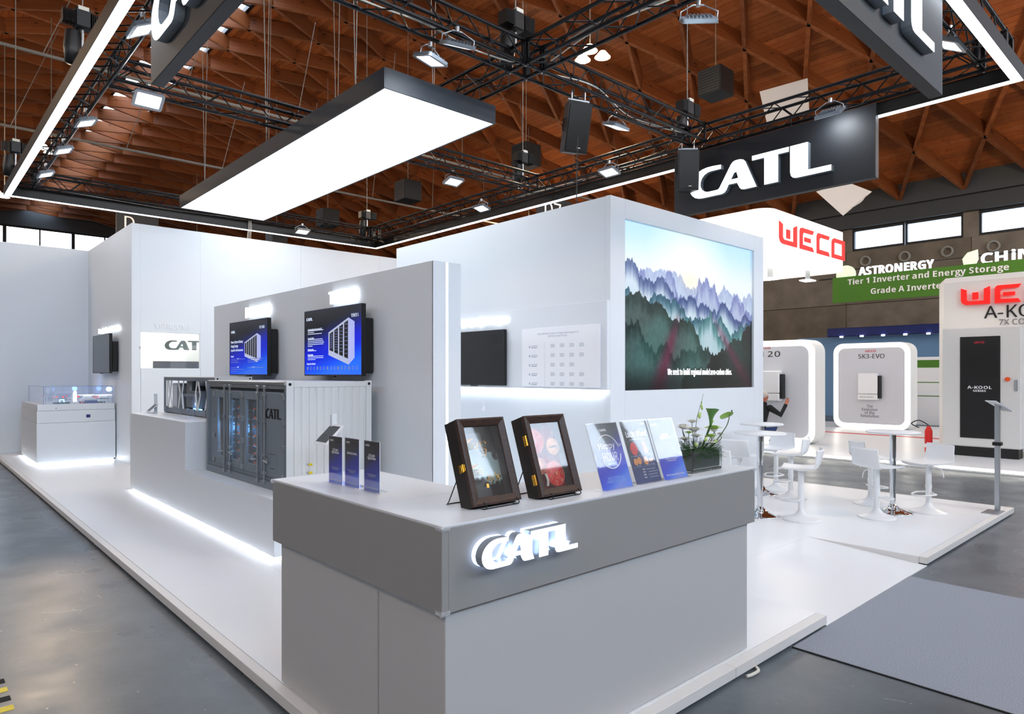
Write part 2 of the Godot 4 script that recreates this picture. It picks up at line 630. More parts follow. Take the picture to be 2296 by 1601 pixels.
	for k in 3:
		var m = mat("beam_%d" % k, [Color(1, 0.97, 0.94), Color(0.86, 0.82, 0.78), Color(1.0, 0.93, 0.85)][k], 0.6)
		m.albedo_texture = g2
		m.uv1_triplanar = true
		m.uv1_scale = Vector3(1.2, 1.2, 0.45)
		m.uv1_offset = Vector3(0.3 * k, 0.4 * k, 0.3 * k)
	var g3 = grain_tex(Color(0.16, 0.105, 0.08), Color(0.29, 0.19, 0.145), Color(0.12, 0.08, 0.06), 512, 128, 21, 46.0, 0)
	var wf = mat("wood_frame", Color(1, 1, 1), 0.45)
	wf.albedo_texture = g3
	wf.uv1_triplanar = true
	wf.uv1_scale = Vector3(5, 14, 5)
	# hall floor: worn painted concrete
	var im2 := Image.create(1024, 1024, false, Image.FORMAT_RGB8)
	var n1 := FastNoiseLite.new(); n1.seed = 4; n1.frequency = 0.006; n1.fractal_octaves = 5
	var n2 := FastNoiseLite.new(); n2.seed = 8; n2.frequency = 0.08; n2.fractal_octaves = 2
	for y in 1024:
		for x in 1024:
			var wx = minf(x, 1024 - x) ; var wy = minf(y, 1024 - y)
			var edge = clampf(minf(wx, wy) / 60.0, 0, 1)
			var v = n1.get_noise_2d(x, y) * edge * 0.055 + n2.get_noise_2d(x, y) * 0.012
			im2.set_pixel(x, y, Color(0.365 + v, 0.395 + v, 0.418 + v))
	var r2 := RandomNumberGenerator.new(); r2.seed = 12
	for k in 170:
		var p = Vector2(r2.randf_range(20, 1000), r2.randf_range(20, 1000))
		var w = 1 + int(r2.randf() * 2.5); var h = 1 + int(r2.randf() * 2)
		var b = r2.randf_range(0.55, 0.85)
		im2.fill_rect(Rect2i(int(p.x), int(p.y), w, h), Color(b, b, b * 0.98))
	for k in 46:
		var p = Vector2(r2.randf_range(60, 960), r2.randf_range(60, 960))
		var d = Vector2.from_angle(r2.randf() * TAU); var l = r2.randf_range(8, 60); var bend = r2.randf_range(-0.03, 0.03)
		var b = r2.randf_range(0.45, 0.68)
		for i in int(l):
			d = d.rotated(bend)
			p += d
			if p.x > 1 and p.y > 1 and p.x < 1022 and p.y < 1022: im2.set_pixelv(Vector2i(p), Color(b, b * 1.01, b * 1.02))
	var fl = mat("hall_floor", Color(1, 1, 1), 0.33)
	fl.albedo_texture = image_tex(im2)
	var ft = noise_tex(5, 0.012, {0.0: Color(0.42, 0.42, 0.42), 1.0: Color(0.24, 0.24, 0.24)}, 4, 512)
	fl.roughness = 1.0
	fl.roughness_texture = ft
	# carpet runner
	var ca = mat("carpet", Color(1, 1, 1), 0.95)
	ca.albedo_texture = noise_tex(31, 0.22, {0.0: Color(0.42, 0.44, 0.48), 0.5: Color(0.56, 0.58, 0.62), 1.0: Color(0.70, 0.72, 0.76)}, 3, 512)
	ca.uv1_scale = Vector3(1, 1, 1)
	# hall wall concrete
	for k in 2:
		var cm = mat("concrete_%d" % k, [Color(1, 1, 1), Color(0.93, 0.92, 0.9)][k], 0.8)
		cm.albedo_texture = noise_tex(41 + k, 0.01, {0.0: Color(0.42, 0.39, 0.35), 1.0: Color(0.52, 0.485, 0.44)}, 5, 256)
		cm.uv1_triplanar = true
		cm.uv1_world_triplanar = true
		cm.uv1_scale = Vector3(0.3, 0.3, 0.3)

# ---------------------------------------------------------------- timber vault
const VR = 43.0
const VX = 10.0
const VY = -26.15
const ROW = 3.53
func vault(k, s, lift = 0.0):
	var t = deg_to_rad((k + 0.5) * ROW)
	return Vector3(VX + (VR + lift) * sin(t), VY + (VR + lift) * cos(t), -10.70 - 1.25 * s)

func seen_px(p):
	# size in the photograph of one metre at p, 0 when out of frame
	var th = deg_to_rad(47.593)
	var d = p - Vector3(0, 1.8, 0)
	var t = d.dot(Vector3(cos(th), 0, -sin(th)))
	if t < 1.0: return 0.0
	var u = 1148.0 + 1506.4 * d.dot(Vector3(sin(th), 0, cos(th))) / t
	var v = 837.9 - 1506.4 * d.y / t
	if u < -60 or u > 2356 or v < -60 or v > 560: return 0.0
	return 1506.4 / t

func build_ceiling():
	var c = struct_root("ceiling", "barrel vault of crossing brown timber beams under a boarded deck")
	# boarded deck: one long board per course, running along the hall
	var per = 11
	var total = 19 * per + 6
	var half = total / 2
	var unit = S()
	bb(unit, -0.1165, 0, -78, 0.1165, 0.035, 9)
	var um = mesh_of(unit)
	for i in total:
		var a = deg_to_rad((i - half + 0.5) * ROW / per)
		if absf(a) < deg_to_rad(1.45): continue
		var mi = put("plank", um, "plank_%d" % rng.randi_range(0, 3), c)
		mi.transform = Transform3D(Basis(Vector3(0, 0, 1), -a), Vector3(VX + (VR + 0.62) * sin(a), VY + (VR + 0.62) * cos(a), 0))
	# roof skin above the boards, open along the ridge
	var st = S()
	for i in 40:
		for sg in [-1, 1]:
			var a = deg_to_rad(1.45 + (i + 0.5) * 0.84)
			bx(st, Vector3(VX + sg * (VR + 0.78) * sin(a), VY + (VR + 0.78) * cos(a), -34.5), Vector3(0.68, 0.2, 87.4), Basis(Vector3(0, 0, 1), -a * sg))
	put("roof_skin", st, "edge_beam", c)
	# ridge skylight
	var fr = S()
	for i in 36:
		bb(fr, VX - 1.14, 17.45, 8.9 - i * 2.5, VX + 1.14, 17.62, 8.78 - i * 2.5)
	for x in [-1.12, -0.38, 0.38, 1.12]:
		bb(fr, VX + x - 0.05, 17.46, -78, VX + x + 0.05, 17.6, 9)
	put("skylight_frame", fr, "frame_dark", c)
	var pm = mesh_of(box(-0.33, 0, -1.19, 0.33, 0.02, 1.19))
	for i in 35:
		for x in [-0.75, 0.0, 0.75]:
			var p = put("skylight_pane", pm, "pane", c)
			p.position = Vector3(VX + x, 17.56, 7.6 - i * 2.5)
	# lattice of beams
	var list = []
	for k in range(-10, 9):
		for s in range(-15, 55):
			if posmod(s - (k - 1), 2) != 0: continue
			for e in [-1, 1]:
				var a = vault(k, s); var b = vault(k + 1, s + e)
				if a.z < -78 or b.z < -78 or a.z > 8.6 or b.z > 8.6: continue
				list.append([seen_px((a + b) * 0.5), a, b, k])
	list.sort_custom(func(p, q): return p[0] > q[0])
	var bm = mesh_of(bx(S(), Vector3(0, 0.31, 0), Vector3(0.15, 0.62, 1), Basis(), 0.006))
	var rest = {}
	for n in list.size():
		var a = list[n][1]; var b = list[n][2]
		var z = (b - a).normalized()
		var mid = (a + b) * 0.5
		var rad = Vector3(mid.x - VX, mid.y - VY, 0).normalized()
		var x = rad.cross(z).normalized()
		var y = z.cross(x)
		var l = a.distance_to(b) - 0.03
		if n < 300:
			var mi = put("beam", bm, "beam_%d" % rng.randi_range(0, 2), c)
			mi.transform = Transform3D(Basis(x, y, z * l), mid)
		else:
			var kk = rng.randi_range(0, 2)
			if not rest.has(kk): rest[kk] = S()
			bx(rest[kk], mid + y * 0.31, Vector3(0.15, 0.62, l), Basis(x, y, z))
	for kk in rest:
		var o = put("far_beams", rest[kk], "beam_%d" % kk, c)
		o.set_meta("kind", "stuff")
	# steel plates at the crossings
	var pl = S()
	for n in list.size():
		if list[n][0] > 45.0:
			var a = list[n][1]
			cyl(pl, a - Vector3(0, 0.03, 0), a + Vector3(0, 0.02, 0), 0.07, 6)
	var o2 = put("node_plates", pl, "cable_grey", c)
	o2.set_meta("kind", "stuff")

func build_hall():
	# floor
	var f = struct("floor", card(50, 90, Transform3D(Basis(Vector3(1, 0, 0), Vector3(0, 0, -1), Vector3(0, 1, 0)), Vector3(10, 0, -34.5)), Rect2(0, 0, 10, 18)), "hall_floor", "worn grey painted concrete floor of the hall")
	put("slab", box(-15, -0.3, -79.5, 35, -0.02, 10.5), "concrete_1", f)
	# side wall on the right with the clerestory
	var w = struct_root("wall_right", "concrete hall wall with a band of clerestory windows")
	put("backing", box(34.45, 0, -78.5, 34.8, 7.75, 9.2), "joint", w)
	for i in 17:
		var z1 = 7.52 - i * 5.2
		for j in 3:
			put("panel", box(34.3, 0.02 + j * 2.58, z1 - 5.18, 34.46, 2.58 + j * 2.58, z1, 0.012), "concrete_%d" % ((i + j) % 2), w)
	put("edge_beam", box(34.0, 8.82, -78, 34.8, 9.55, 9), "edge_beam", w)
	put("fascia", box(33.75, 9.5, -78, 34.8, 10.6, 9), "edge_beam", w)
	var wi = 1
	for i in 17:
		var zc = 7.52 - i * 5.2
		put("pier", box(34.28, 7.72, zc - 0.28, 34.8, 8.85, zc + 0.28), "concrete_0", w)
		for j in 2:
			var za = zc - 0.3 - j * 2.32
			var zb = za - 2.28
			if i > 9: continue
			var win = struct_root("window_%d" % wi)
			wi += 1
			var s = S()
			bb(s, 34.35, 7.74, zb, 34.5, 7.86, za); bb(s, 34.35, 8.7, zb, 34.5, 8.84, za)
			bb(s, 34.35, 7.86, zb, 34.5, 8.7, zb + 0.08); bb(s, 34.35, 7.86, za - 0.08, 34.5, 8.7, za)
			put("window_frame", s, "frame_dark", win)
			put("pane", box(34.42, 7.86, zb + 0.08, 34.44, 8.7, za - 0.08), "pane", win)
	put("infill", box(34.4, 7.72, -78, 34.8, 8.85, -44.9), "concrete_1", w)
	# opposite side wall, same build, out of the frame
	var wl = struct_root("wall_left")
	put("panel", box(-14.8, 0, -78.5, -14.3, 7.75, 9.2), "concrete_0", wl)
	put("edge_beam", box(-14.8, 8.82, -78, -14.0, 10.6, 9), "edge_beam", wl)
	for i in 17:
		var zc = 7.52 - i * 5.2
		put("pier", box(-14.8, 7.7, zc - 0.3, -14.3, 8.85, zc + 0.3), "concrete_0", wl)
		put("pane", box(-14.6, 7.75, zc - 4.9, -14.58, 8.82, zc - 0.3), "pane", wl)
	# far gable with tall glazing
	var wb = struct_root("wall_back", "far end wall of the hall with tall white-lit glazing")
	put("panel", box(-14.8, 0, -78.6, 34.8, 10.0, -78.1), "concrete_1", wb)
	put("panel", box(-14.8, 10, -78.6, -9.0, 18.2, -78.1), "concrete_1", wb)
	put("panel", box(29.0, 10, -78.6, 34.8, 18.2, -78.1), "concrete_1", wb)
	put("header", box(-14.8, 15.75, -78.6, 34.8, 18.6, -77.9), "edge_beam", wb)
	for i in 14:
		var x0 = -9.0 + i * 2.72
		put("mullion", box(x0 - (0.14 if i % 2 == 0 else 0.06), 10, -78.5, x0 + (0.14 if i % 2 == 0 else 0.06), 15.8, -78.2), "frame_dark", wb)
		for j in 3:
			put("pane", box(x0 + 0.1, 10.0 + j * 1.93, -78.36, x0 + 2.62, 11.85 + j * 1.93, -78.33), "pane", wb)
	for j in 3:
		put("transom", box(-9, 11.85 + j * 1.93 - (0.0 if j < 2 else 0.1), -78.45, 29, 11.94 + j * 1.93, -78.25), "frame_dark", wb)
	# wall behind the camera
	var wf = struct_root("wall_front")
	put("panel", box(-14.8, 0, 9.0, 34.8, 7.0, 9.5), "concrete_1", wf)
	put("panel", box(-14.8, 12.0, 9.0, 34.8, 18.6, 9.5), "concrete_1", wf)
	for i in 9:
		var x0 = -14.8 + i * 5.6
		put("pier", box(x0, 7, 9.0, x0 + 0.9, 12.0, 9.5), "concrete_0", wf)
		put("pane", box(x0 + 0.9, 7.0, 9.2, x0 + 5.6, 12.0, 9.22), "pane", wf)
	# neighbouring hall's ribbed roof seen through the clerestory
	var nr = thing("neighbouring_roof", "white ribbed metal roof seen through the clerestory windows", "roof", Vector3(52, 12, -12))
	var slope = Basis(Vector3(0, 0, 1), 0.42)
	put("sheet", bx(S(), Vector3(54, 13, -14), Vector3(34, 0.1, 60), slope), "roof_white", nr)
	var rb = S()
	for i in 60: bx(rb, Vector3(54, 13, -14) + slope * Vector3(0, 0.1, -29.5 + i), Vector3(34, 0.12, 0.1), slope)
	put("rib", rb, "roof_white", nr)
	put("vent_unit", bx(S(), Vector3(44.5, 9.75, -13.6), Vector3(1.6, 1.5, 2.2), Basis(), 0.05), "paint", nr)

func build_platform():
	var p = struct_root("floor_platform", "low white platform floor of the stand")
	put("frame", box(1.54, 0.0, -18.2, 4.86, 0.055, -2.05), "joint", p)
	put("frame", box(4.86, 0.0, -18.2, 7.12, 0.055, -3.15), "joint", p)
	put("frame", box(7.12, 0.0, -18.2, 10.55, 0.055, -2.05), "joint", p)
	# edge strips with butt joints
	var z = -2.02
	for l in [3.05, 3.05, 3.05, 3.05, 3.87]:
		put("edge_strip", box(1.514, 0.018, z - l + 0.002, 1.576, PL, z, 0.002), "deck_edge", p)
		z -= l
	for seg in [[1.578, 3.62], [3.624, 4.881], [7.10, 8.82], [8.824, 10.574]]:
		put("edge_strip", box(seg[0], 0.018, -2.09, seg[1], PL, -2.02, 0.002), "deck_edge", p)
	z = -2.092
	for l in [3.0, 3.0, 3.0, 3.0, 4.0]:
		put("edge_strip", box(10.512, 0.018, z - l + 0.002, 10.574, PL, z, 0.002), "deck_edge", p)
		z -= l
	# deck boards, left out where the ramp is
	var xs = [1.5785, 2.45, 3.67, 4.88, 6.0, 7.1, 8.32, 9.54, 10.51]
	var zs = [-2.0925, -3.13, -5.57, -8.01, -10.45, -12.89, -15.33, -18.15]
	for i in xs.size() - 1:
		for j in zs.size() - 1:
			if j == 0 and (i == 3 or i == 4): continue
			put("deck_board", box(xs[i] + 0.0008, 0.055, zs[j + 1] + 0.0008, xs[i + 1] - 0.0008, PL - 0.0005, zs[j] - 0.0008), "deck", p)
	# ramp down to the hall floor
	var r = S()
	var a = [Vector3(4.884, PL - 0.001, -3.129), Vector3(7.097, PL - 0.001, -3.129), Vector3(7.097, 0.008, -2.02), Vector3(4.884, 0.008, -2.02)]
	quad(r, a[3], a[2], a[1], a[0])
	quad(r, Vector3(4.884, 0.0, -2.02), Vector3(7.097, 0.0, -2.02), a[2], a[3])
	quad(r, Vector3(4.884, 0.0, -3.129), Vector3(4.884, 0, -2.02), a[3], a[0])
	quad(r, Vector3(7.097, 0.0, -2.02), Vector3(7.097, 0, -3.129), a[1], a[2])
	put("ramp", r, "deck", p)
	put("ramp_cheek", box(7.09, 0.0, -3.2, 7.1, PL - 0.001, -2.09), "deck_edge", p)
	put("ramp_cheek", box(4.871, 0.0, -3.2, 4.881, PL - 0.001, -2.09), "deck_edge", p)
	# carpet runner on the hall floor
	var ct = thing("carpet", "speckled pale grey carpet runner lying in front of the ramp", "carpet", Vector3(5.47, 0, -0.2))
	put("backing", box(4.33, 0.0005, -2.015, 6.61, 0.006, 1.6), "joint", ct)
	put("pile", card(2.27, 3.61, Transform3D(Basis(Vector3(1, 0, 0), Vector3(0, 0, -1), Vector3(0, 1, 0)), Vector3(5.475, 0.0075, -0.21)), Rect2(0, 0, 2.6, 4.2)), "carpet", ct)

func build_booth_walls():
	# left return: wall along x, then side wall, then the long back wall with the meeting-room window
	struct("wall_rear_left", box(1.5, PL, -18.19, 3.26, 4.645, -18.09, 0.004), "paint", "tall pale wall behind the model table")
	struct("wall_side", box(3.245, PL, -18.19, 3.345, 4.645, -14.184, 0.004), "paint", "narrow blue-grey side wall carrying a dark screen")
	var v = struct_root("wall_meeting_room", "tall white back wall with a glazed meeting-room door")
	put("panel", box(3.246, PL, -14.283, 3.4, 4.645, -14.183, 0.003), "paint", v)
	put("panel", box(4.48, PL, -14.283, 6.6, 4.645, -14.183, 0.003), "paint", v)
	put("panel", box(6.602, PL, -14.283, 8.6, 4.645, -14.183, 0.003), "paint", v)
	put("panel", box(8.602, PL, -14.283, 10.35, 4.645, -14.183, 0.003), "paint", v)
	put("panel", box(3.4, 2.595, -14.283, 4.48, 4.645, -14.183, 0.0), "paint", v)
	# flush door with a glazed upper panel
	var d = struct_root("door_1", "flush white door with a clear glass upper panel")
	put("leaf", box(3.404, PL + 0.01, -14.26, 4.476, 1.905, -14.186, 0.003), "paint", d)
	put("pane", box(3.404, 1.905, -14.215, 4.476, 2.59, -14.207), "pane", d)
	# the room behind it
	var r = struct_root("wall_room", "white inner wall of the meeting room seen through the glass")
	put("back", box(3.35, PL, -16.6, 6.2, 3.2, -16.5), "paint", r)
	put("side", box(6.1, PL, -16.5, 6.2, 3.2, -14.29), "paint", r)
	put("lid", box(3.35, 3.2, -16.6, 6.2, 3.3, -14.29), "paint", r)
	var rl = thing("ceiling_spot", "small warm spot lamp in the meeting room above the dark letters", "spot lamp", Vector3(4.3, 3.19, -15.6))
	put("lens", cyl(S(), Vector3(4.3, 3.17, -15.6), Vector3(4.3, 3.195, -15.6), 0.07, 16), "led_letter", rl)
	omni("room_lamp", Color(1.0, 0.97, 0.9), 1.6, Vector3(4.3, 3.0, -15.5), 0.1, rl)
	var k = 16.49 / 14.18
	var il = thing("room_lettering", "dark green four-letter mark on the inner wall behind the door glass", "lettering", Vector3(4.4, 2.4, -16.48))
	mat("mirror_ink", Color(0.10, 0.17, 0.16), 0.15, 0.3)
	for q in 3:
		put("letter", mark(S(), 0.215, 0.012, at(FZ, 4.44, 2.345, -16.5), q), "mirror_ink", il)
	var it = thing("room_screen", "wide dark screen glowing blue at one side behind the door glass", "screen", Vector3(4.9, 1.5, -16.46))
	put("bezel", box(4.2, 1.3, -16.5, 5.75, 2.08, -16.45, 0.006), "black", it)
	put("display", card(1.51, 0.74, at(FZ, 4.975, 1.69, -16.447)), screen_mat("room_screen_image", grad_image(128, 64, Color(0.18, 0.19, 0.27), Color(0.25, 0.3, 0.85), 0.2), 0.5), it)
	var ls = thing("vertical_light", "thin vertical light line inside the meeting room", "light strip", Vector3(3.85, 1.5, -16.45))
	put("diffuser", box(3.83, 0.6, -16.49, 3.87, 3.1, -16.46), "led_letter", ls)
	# display wall
	var w = struct_root("wall_display", "blue-grey display wall with a lit slot down its end")
	put("panel", box(3.829, PL, -11.449, 3.875, 2.9, -9.352, 0.002), "paint", w)
	put("panel", box(3.829, PL, -9.35, 3.875, 2.9, -7.352, 0.002), "paint", w)
	put("panel", box(3.829, PL, -7.35, 3.875, 2.9, -5.328, 0.002), "paint", w)
	put("core", box(3.876, PL, -11.449, 4.169, 2.899, -5.34), "paint", w)
	put("end_panel", box(3.829, PL, -5.34, 3.985, 2.9, -5.327, 0.001), "paint", w)
	put("end_panel", box(4.012, PL, -5.34, 4.17, 2.9, -5.327, 0.001), "paint", w)
	put("light_slot", box(3.986, PL + 0.02, -5.336, 4.011, 2.895, -5.329), "led_white", w)
	# screen wall block
	var b = struct_root("wall_screen", "tall white wall block framing the landscape screen")
	put("core", box(6.462, PL, -10.084, 10.332, 3.995, -5.36), "paint", b)
	put("front_panel", box(6.462, PL, -5.36, 6.755, 4.0, -5.283, 0.003), "paint", b)
	put("front_panel", box(10.025, PL, -5.36, 10.332, 4.0, -5.283, 0.003), "paint", b)
	put("front_panel", box(6.755, 3.755, -5.36, 10.025, 4.0, -5.283, 0.0), "paint", b)
	put("front_panel", box(6.755, PL, -5.36, 10.025, 1.585, -5.283, 0.0), "paint", b)
	put("raised_panel", box(6.40, 1.60, -10.08, 6.462, 2.70, -5.284, 0.003), "paint", b)
	put("light_strip", box(6.415, 1.585, -10.05, 6.45, 1.602, -5.30), "led_white", b)
	area_light("ledge_light", Color(0.9, 0.95, 1.0), 0.5, 0.03, 4.6, at(Basis(Vector3(1, 0, 0), Vector3(0, 0, -1), Vector3(0, 1, 0)), 6.43, 1.575, -7.7), b)

func grad_image(w, h, c0, c1, power = 1.0):
	var im := Image.create(w, h, false, Image.FORMAT_RGB8)
	for y in h:
		for x in w:
			im.set_pixel(x, y, c0.lerp(c1, pow(float(x) / w, 1.0 / maxf(power, 0.01))))
	return im

func blue_image(w, h, seed_ = 1, bright = 1.0, pink = 0.35):
	# night-blue corporate gradient: black top left, strong blue middle, paler foot with a pink bloom
	var im := Image.create(w, h, false, Image.FORMAT_RGB8)
	for y in h:
		for x in w:
			var u = float(x) / w; var v = float(y) / h
			var t = clampf(v * 1.05 + (u - 0.5) * 0.35, 0, 1)
			var c = Color(0.012, 0.015, 0.05).lerp(Color(0.02, 0.10, 0.72), smoothstep(0.12, 0.62, t))
			c = c.lerp(Color(0.05, 0.32, 0.86), smoothstep(0.6, 0.98, t))
			c = c.lerp(Color(0.66, 0.74, 0.9), smoothstep(0.86, 1.08, t) * 0.8 * pink * 2.0)
			var d = Vector2(u - 0.62, (v - 0.98) * 1.6).length()
			c = c.lerp(Color(0.85, 0.62, 0.8), clampf(0.34 - d, 0, 1) * 2.2 * pink)
			im.set_pixel(x, y, Color(c.r * bright, c.g * bright, c.b * bright))
	return im

func poly_fill(im, pts, c):
	var x0 = 99999; var x1 = 0; var y0 = 99999; var y1 = 0
	for p in pts:
		x0 = mini(x0, int(p.x)); x1 = maxi(x1, int(p.x) + 1); y0 = mini(y0, int(p.y)); y1 = maxi(y1, int(p.y) + 1)
	var pk = PackedVector2Array(pts)
	for y in range(maxi(y0, 0), mini(y1, im.get_height())):
		for x in range(maxi(x0, 0), mini(x1, im.get_width())):
			if Geometry2D.is_point_in_polygon(Vector2(x + 0.5, y + 0.5), pk): im.set_pixel(x, y, c)

func screen_mat(called, im, energy):
	var m = mat(called, Color(0.02, 0.02, 0.03), 0.25)
	m.emission_enabled = true
	m.emission_texture = image_tex(im)
	m.emission = Color(1, 1, 1)
	m.emission_operator = BaseMaterial3D.EMISSION_OP_MULTIPLY
	m.emission_energy_multiplier = energy
	return m

func print_mat(called, im, rough = 0.35):
	var m = mat(called, Color(1, 1, 1), rough)
	m.albedo_texture = image_tex(im)
	return m

# ---------------------------------------------------------------- reception counter and what stands on it
const CT = 1.212
func build_counter():
	var c = thing("reception_counter", "long pale grey L-shaped reception counter with a glowing four-letter mark on its front", "counter", Vector3(2.7, PL, -2.5))
	put("base", box(1.578, PL + 0.004, -3.636, 2.06, 0.9, -2.6, 0.003), "pale_laminate", c)
	put("base", box(1.578, PL + 0.004, -2.62, 3.925, 0.9, -2.114, 0.003), "pale_laminate", c)
	put("fascia", box(1.543, 0.869, -3.67, 1.575, CT - 0.012, -2.089, 0.002), "silver_laminate", c)
	put("fascia", box(1.575, 0.869, -2.118, 3.975, CT - 0.012, -2.089, 0.002), "silver_laminate", c)
	put("fascia", box(3.945, 0.869, -2.65, 3.975, CT - 0.012, -2.118, 0.002), "silver_laminate", c)
	put("fascia", box(1.575, 0.869, -3.67, 2.14, CT - 0.012, -3.64, 0.002), "silver_laminate", c)
	put("soffit", box(1.576, 0.9, -3.64, 2.14, 0.92, -2.118), "silver_laminate", c)
	put("soffit", box(2.14, 0.9, -2.65, 3.944, 0.92, -2.118), "silver_laminate", c)
	put("worktop", box(1.5425, CT - 0.012, -3.67, 2.143, CT, -2.65, 0.002), "counter_top", c)
	put("worktop", box(1.5425, CT - 0.012, -2.65, 3.9755, CT, -2.0885, 0.002), "counter_top", c)
	put("bracket", box(3.90, 0.79, -2.21, 3.955, 0.868, -2.16), "black", c)
	# light strip in the shadow gap under the fascia
	glow("led_gap", Color(0.85, 0.9, 1.0), 2.0)
	put("light_strip", box(1.60, 0.888, -2.112, 3.9, 0.897, -2.121 + 0.02), "led_gap", c)
	put("light_strip", box(1.563, 0.888, -3.62, 1.576, 0.897, -2.13), "led_gap", c)
	var dn = Basis(Vector3(1, 0, 0), Vector3(0, 0, -1), Vector3(0, 1, 0))
	area_light("gap_light", Color(0.82, 0.88, 1.0), 0.5, 2.3, 0.014, at(dn, 2.75, 0.885, -2.1045), c)
	area_light("gap_light", Color(0.82, 0.88, 1.0), 0.35, 0.014, 1.48, at(dn, 1.568, 0.885, -2.875), c)
	# clear corner guards
	for p in [Vector3(1.543, CT - 0.008, -2.089), Vector3(1.543, 0.876, -2.089), Vector3(1.543, CT - 0.008, -3.67), Vector3(3.975, CT - 0.008, -2.089)]:
		var s = S()
		var sx = -1.0 if p.x < 2 else 1.0
		var sz = -1.0 if p.z < -3 else 1.0
		blob(s, p + Vector3(sx * 0.001, -0.004, sz * 0.001), 0.0125, 10)
		bx(s, p + Vector3(sx * 0.004, -0.003, -sz * 0.022), Vector3(0.008, 0.018, 0.03), Basis(), 0.004)
		bx(s, p + Vector3(-sx * 0.022, -0.003, sz * 0.004), Vector3(0.03, 0.018, 0.008), Basis(), 0.004)
		put("corner_guard", s, "clear_guard", c)
	# raised halo-lit letters on the front
	var lx = at(FZ, 1.688, 0.985 + 0.0385, -2.052)
	var hb = put("letter_mount", mark(S(), 0.1165, 0.022, at(FZ, 1.688, 1.0235, -2.0885)), "led_halo", c)
	for k in 3:
		put("letter_side", mark(S(), 0.1165, 0.04, at(FZ, 1.688, 1.0235, -2.064), k), "alu", c)
		put("letter_face", mark(S(), 0.1165, 0.003, at(FZ, 1.688, 1.0235, -2.024), k), "led_letter", c)
	for k in 7:
		omni("halo_light", Color(0.75, 0.84, 1.0), 0.0016, Vector3(1.72 + k * 0.085, 1.1 if k % 2 else 1.045, -2.074), 0.01, c)
	shadow_boxes()
	sheet_holders()
	vase_arrangement()

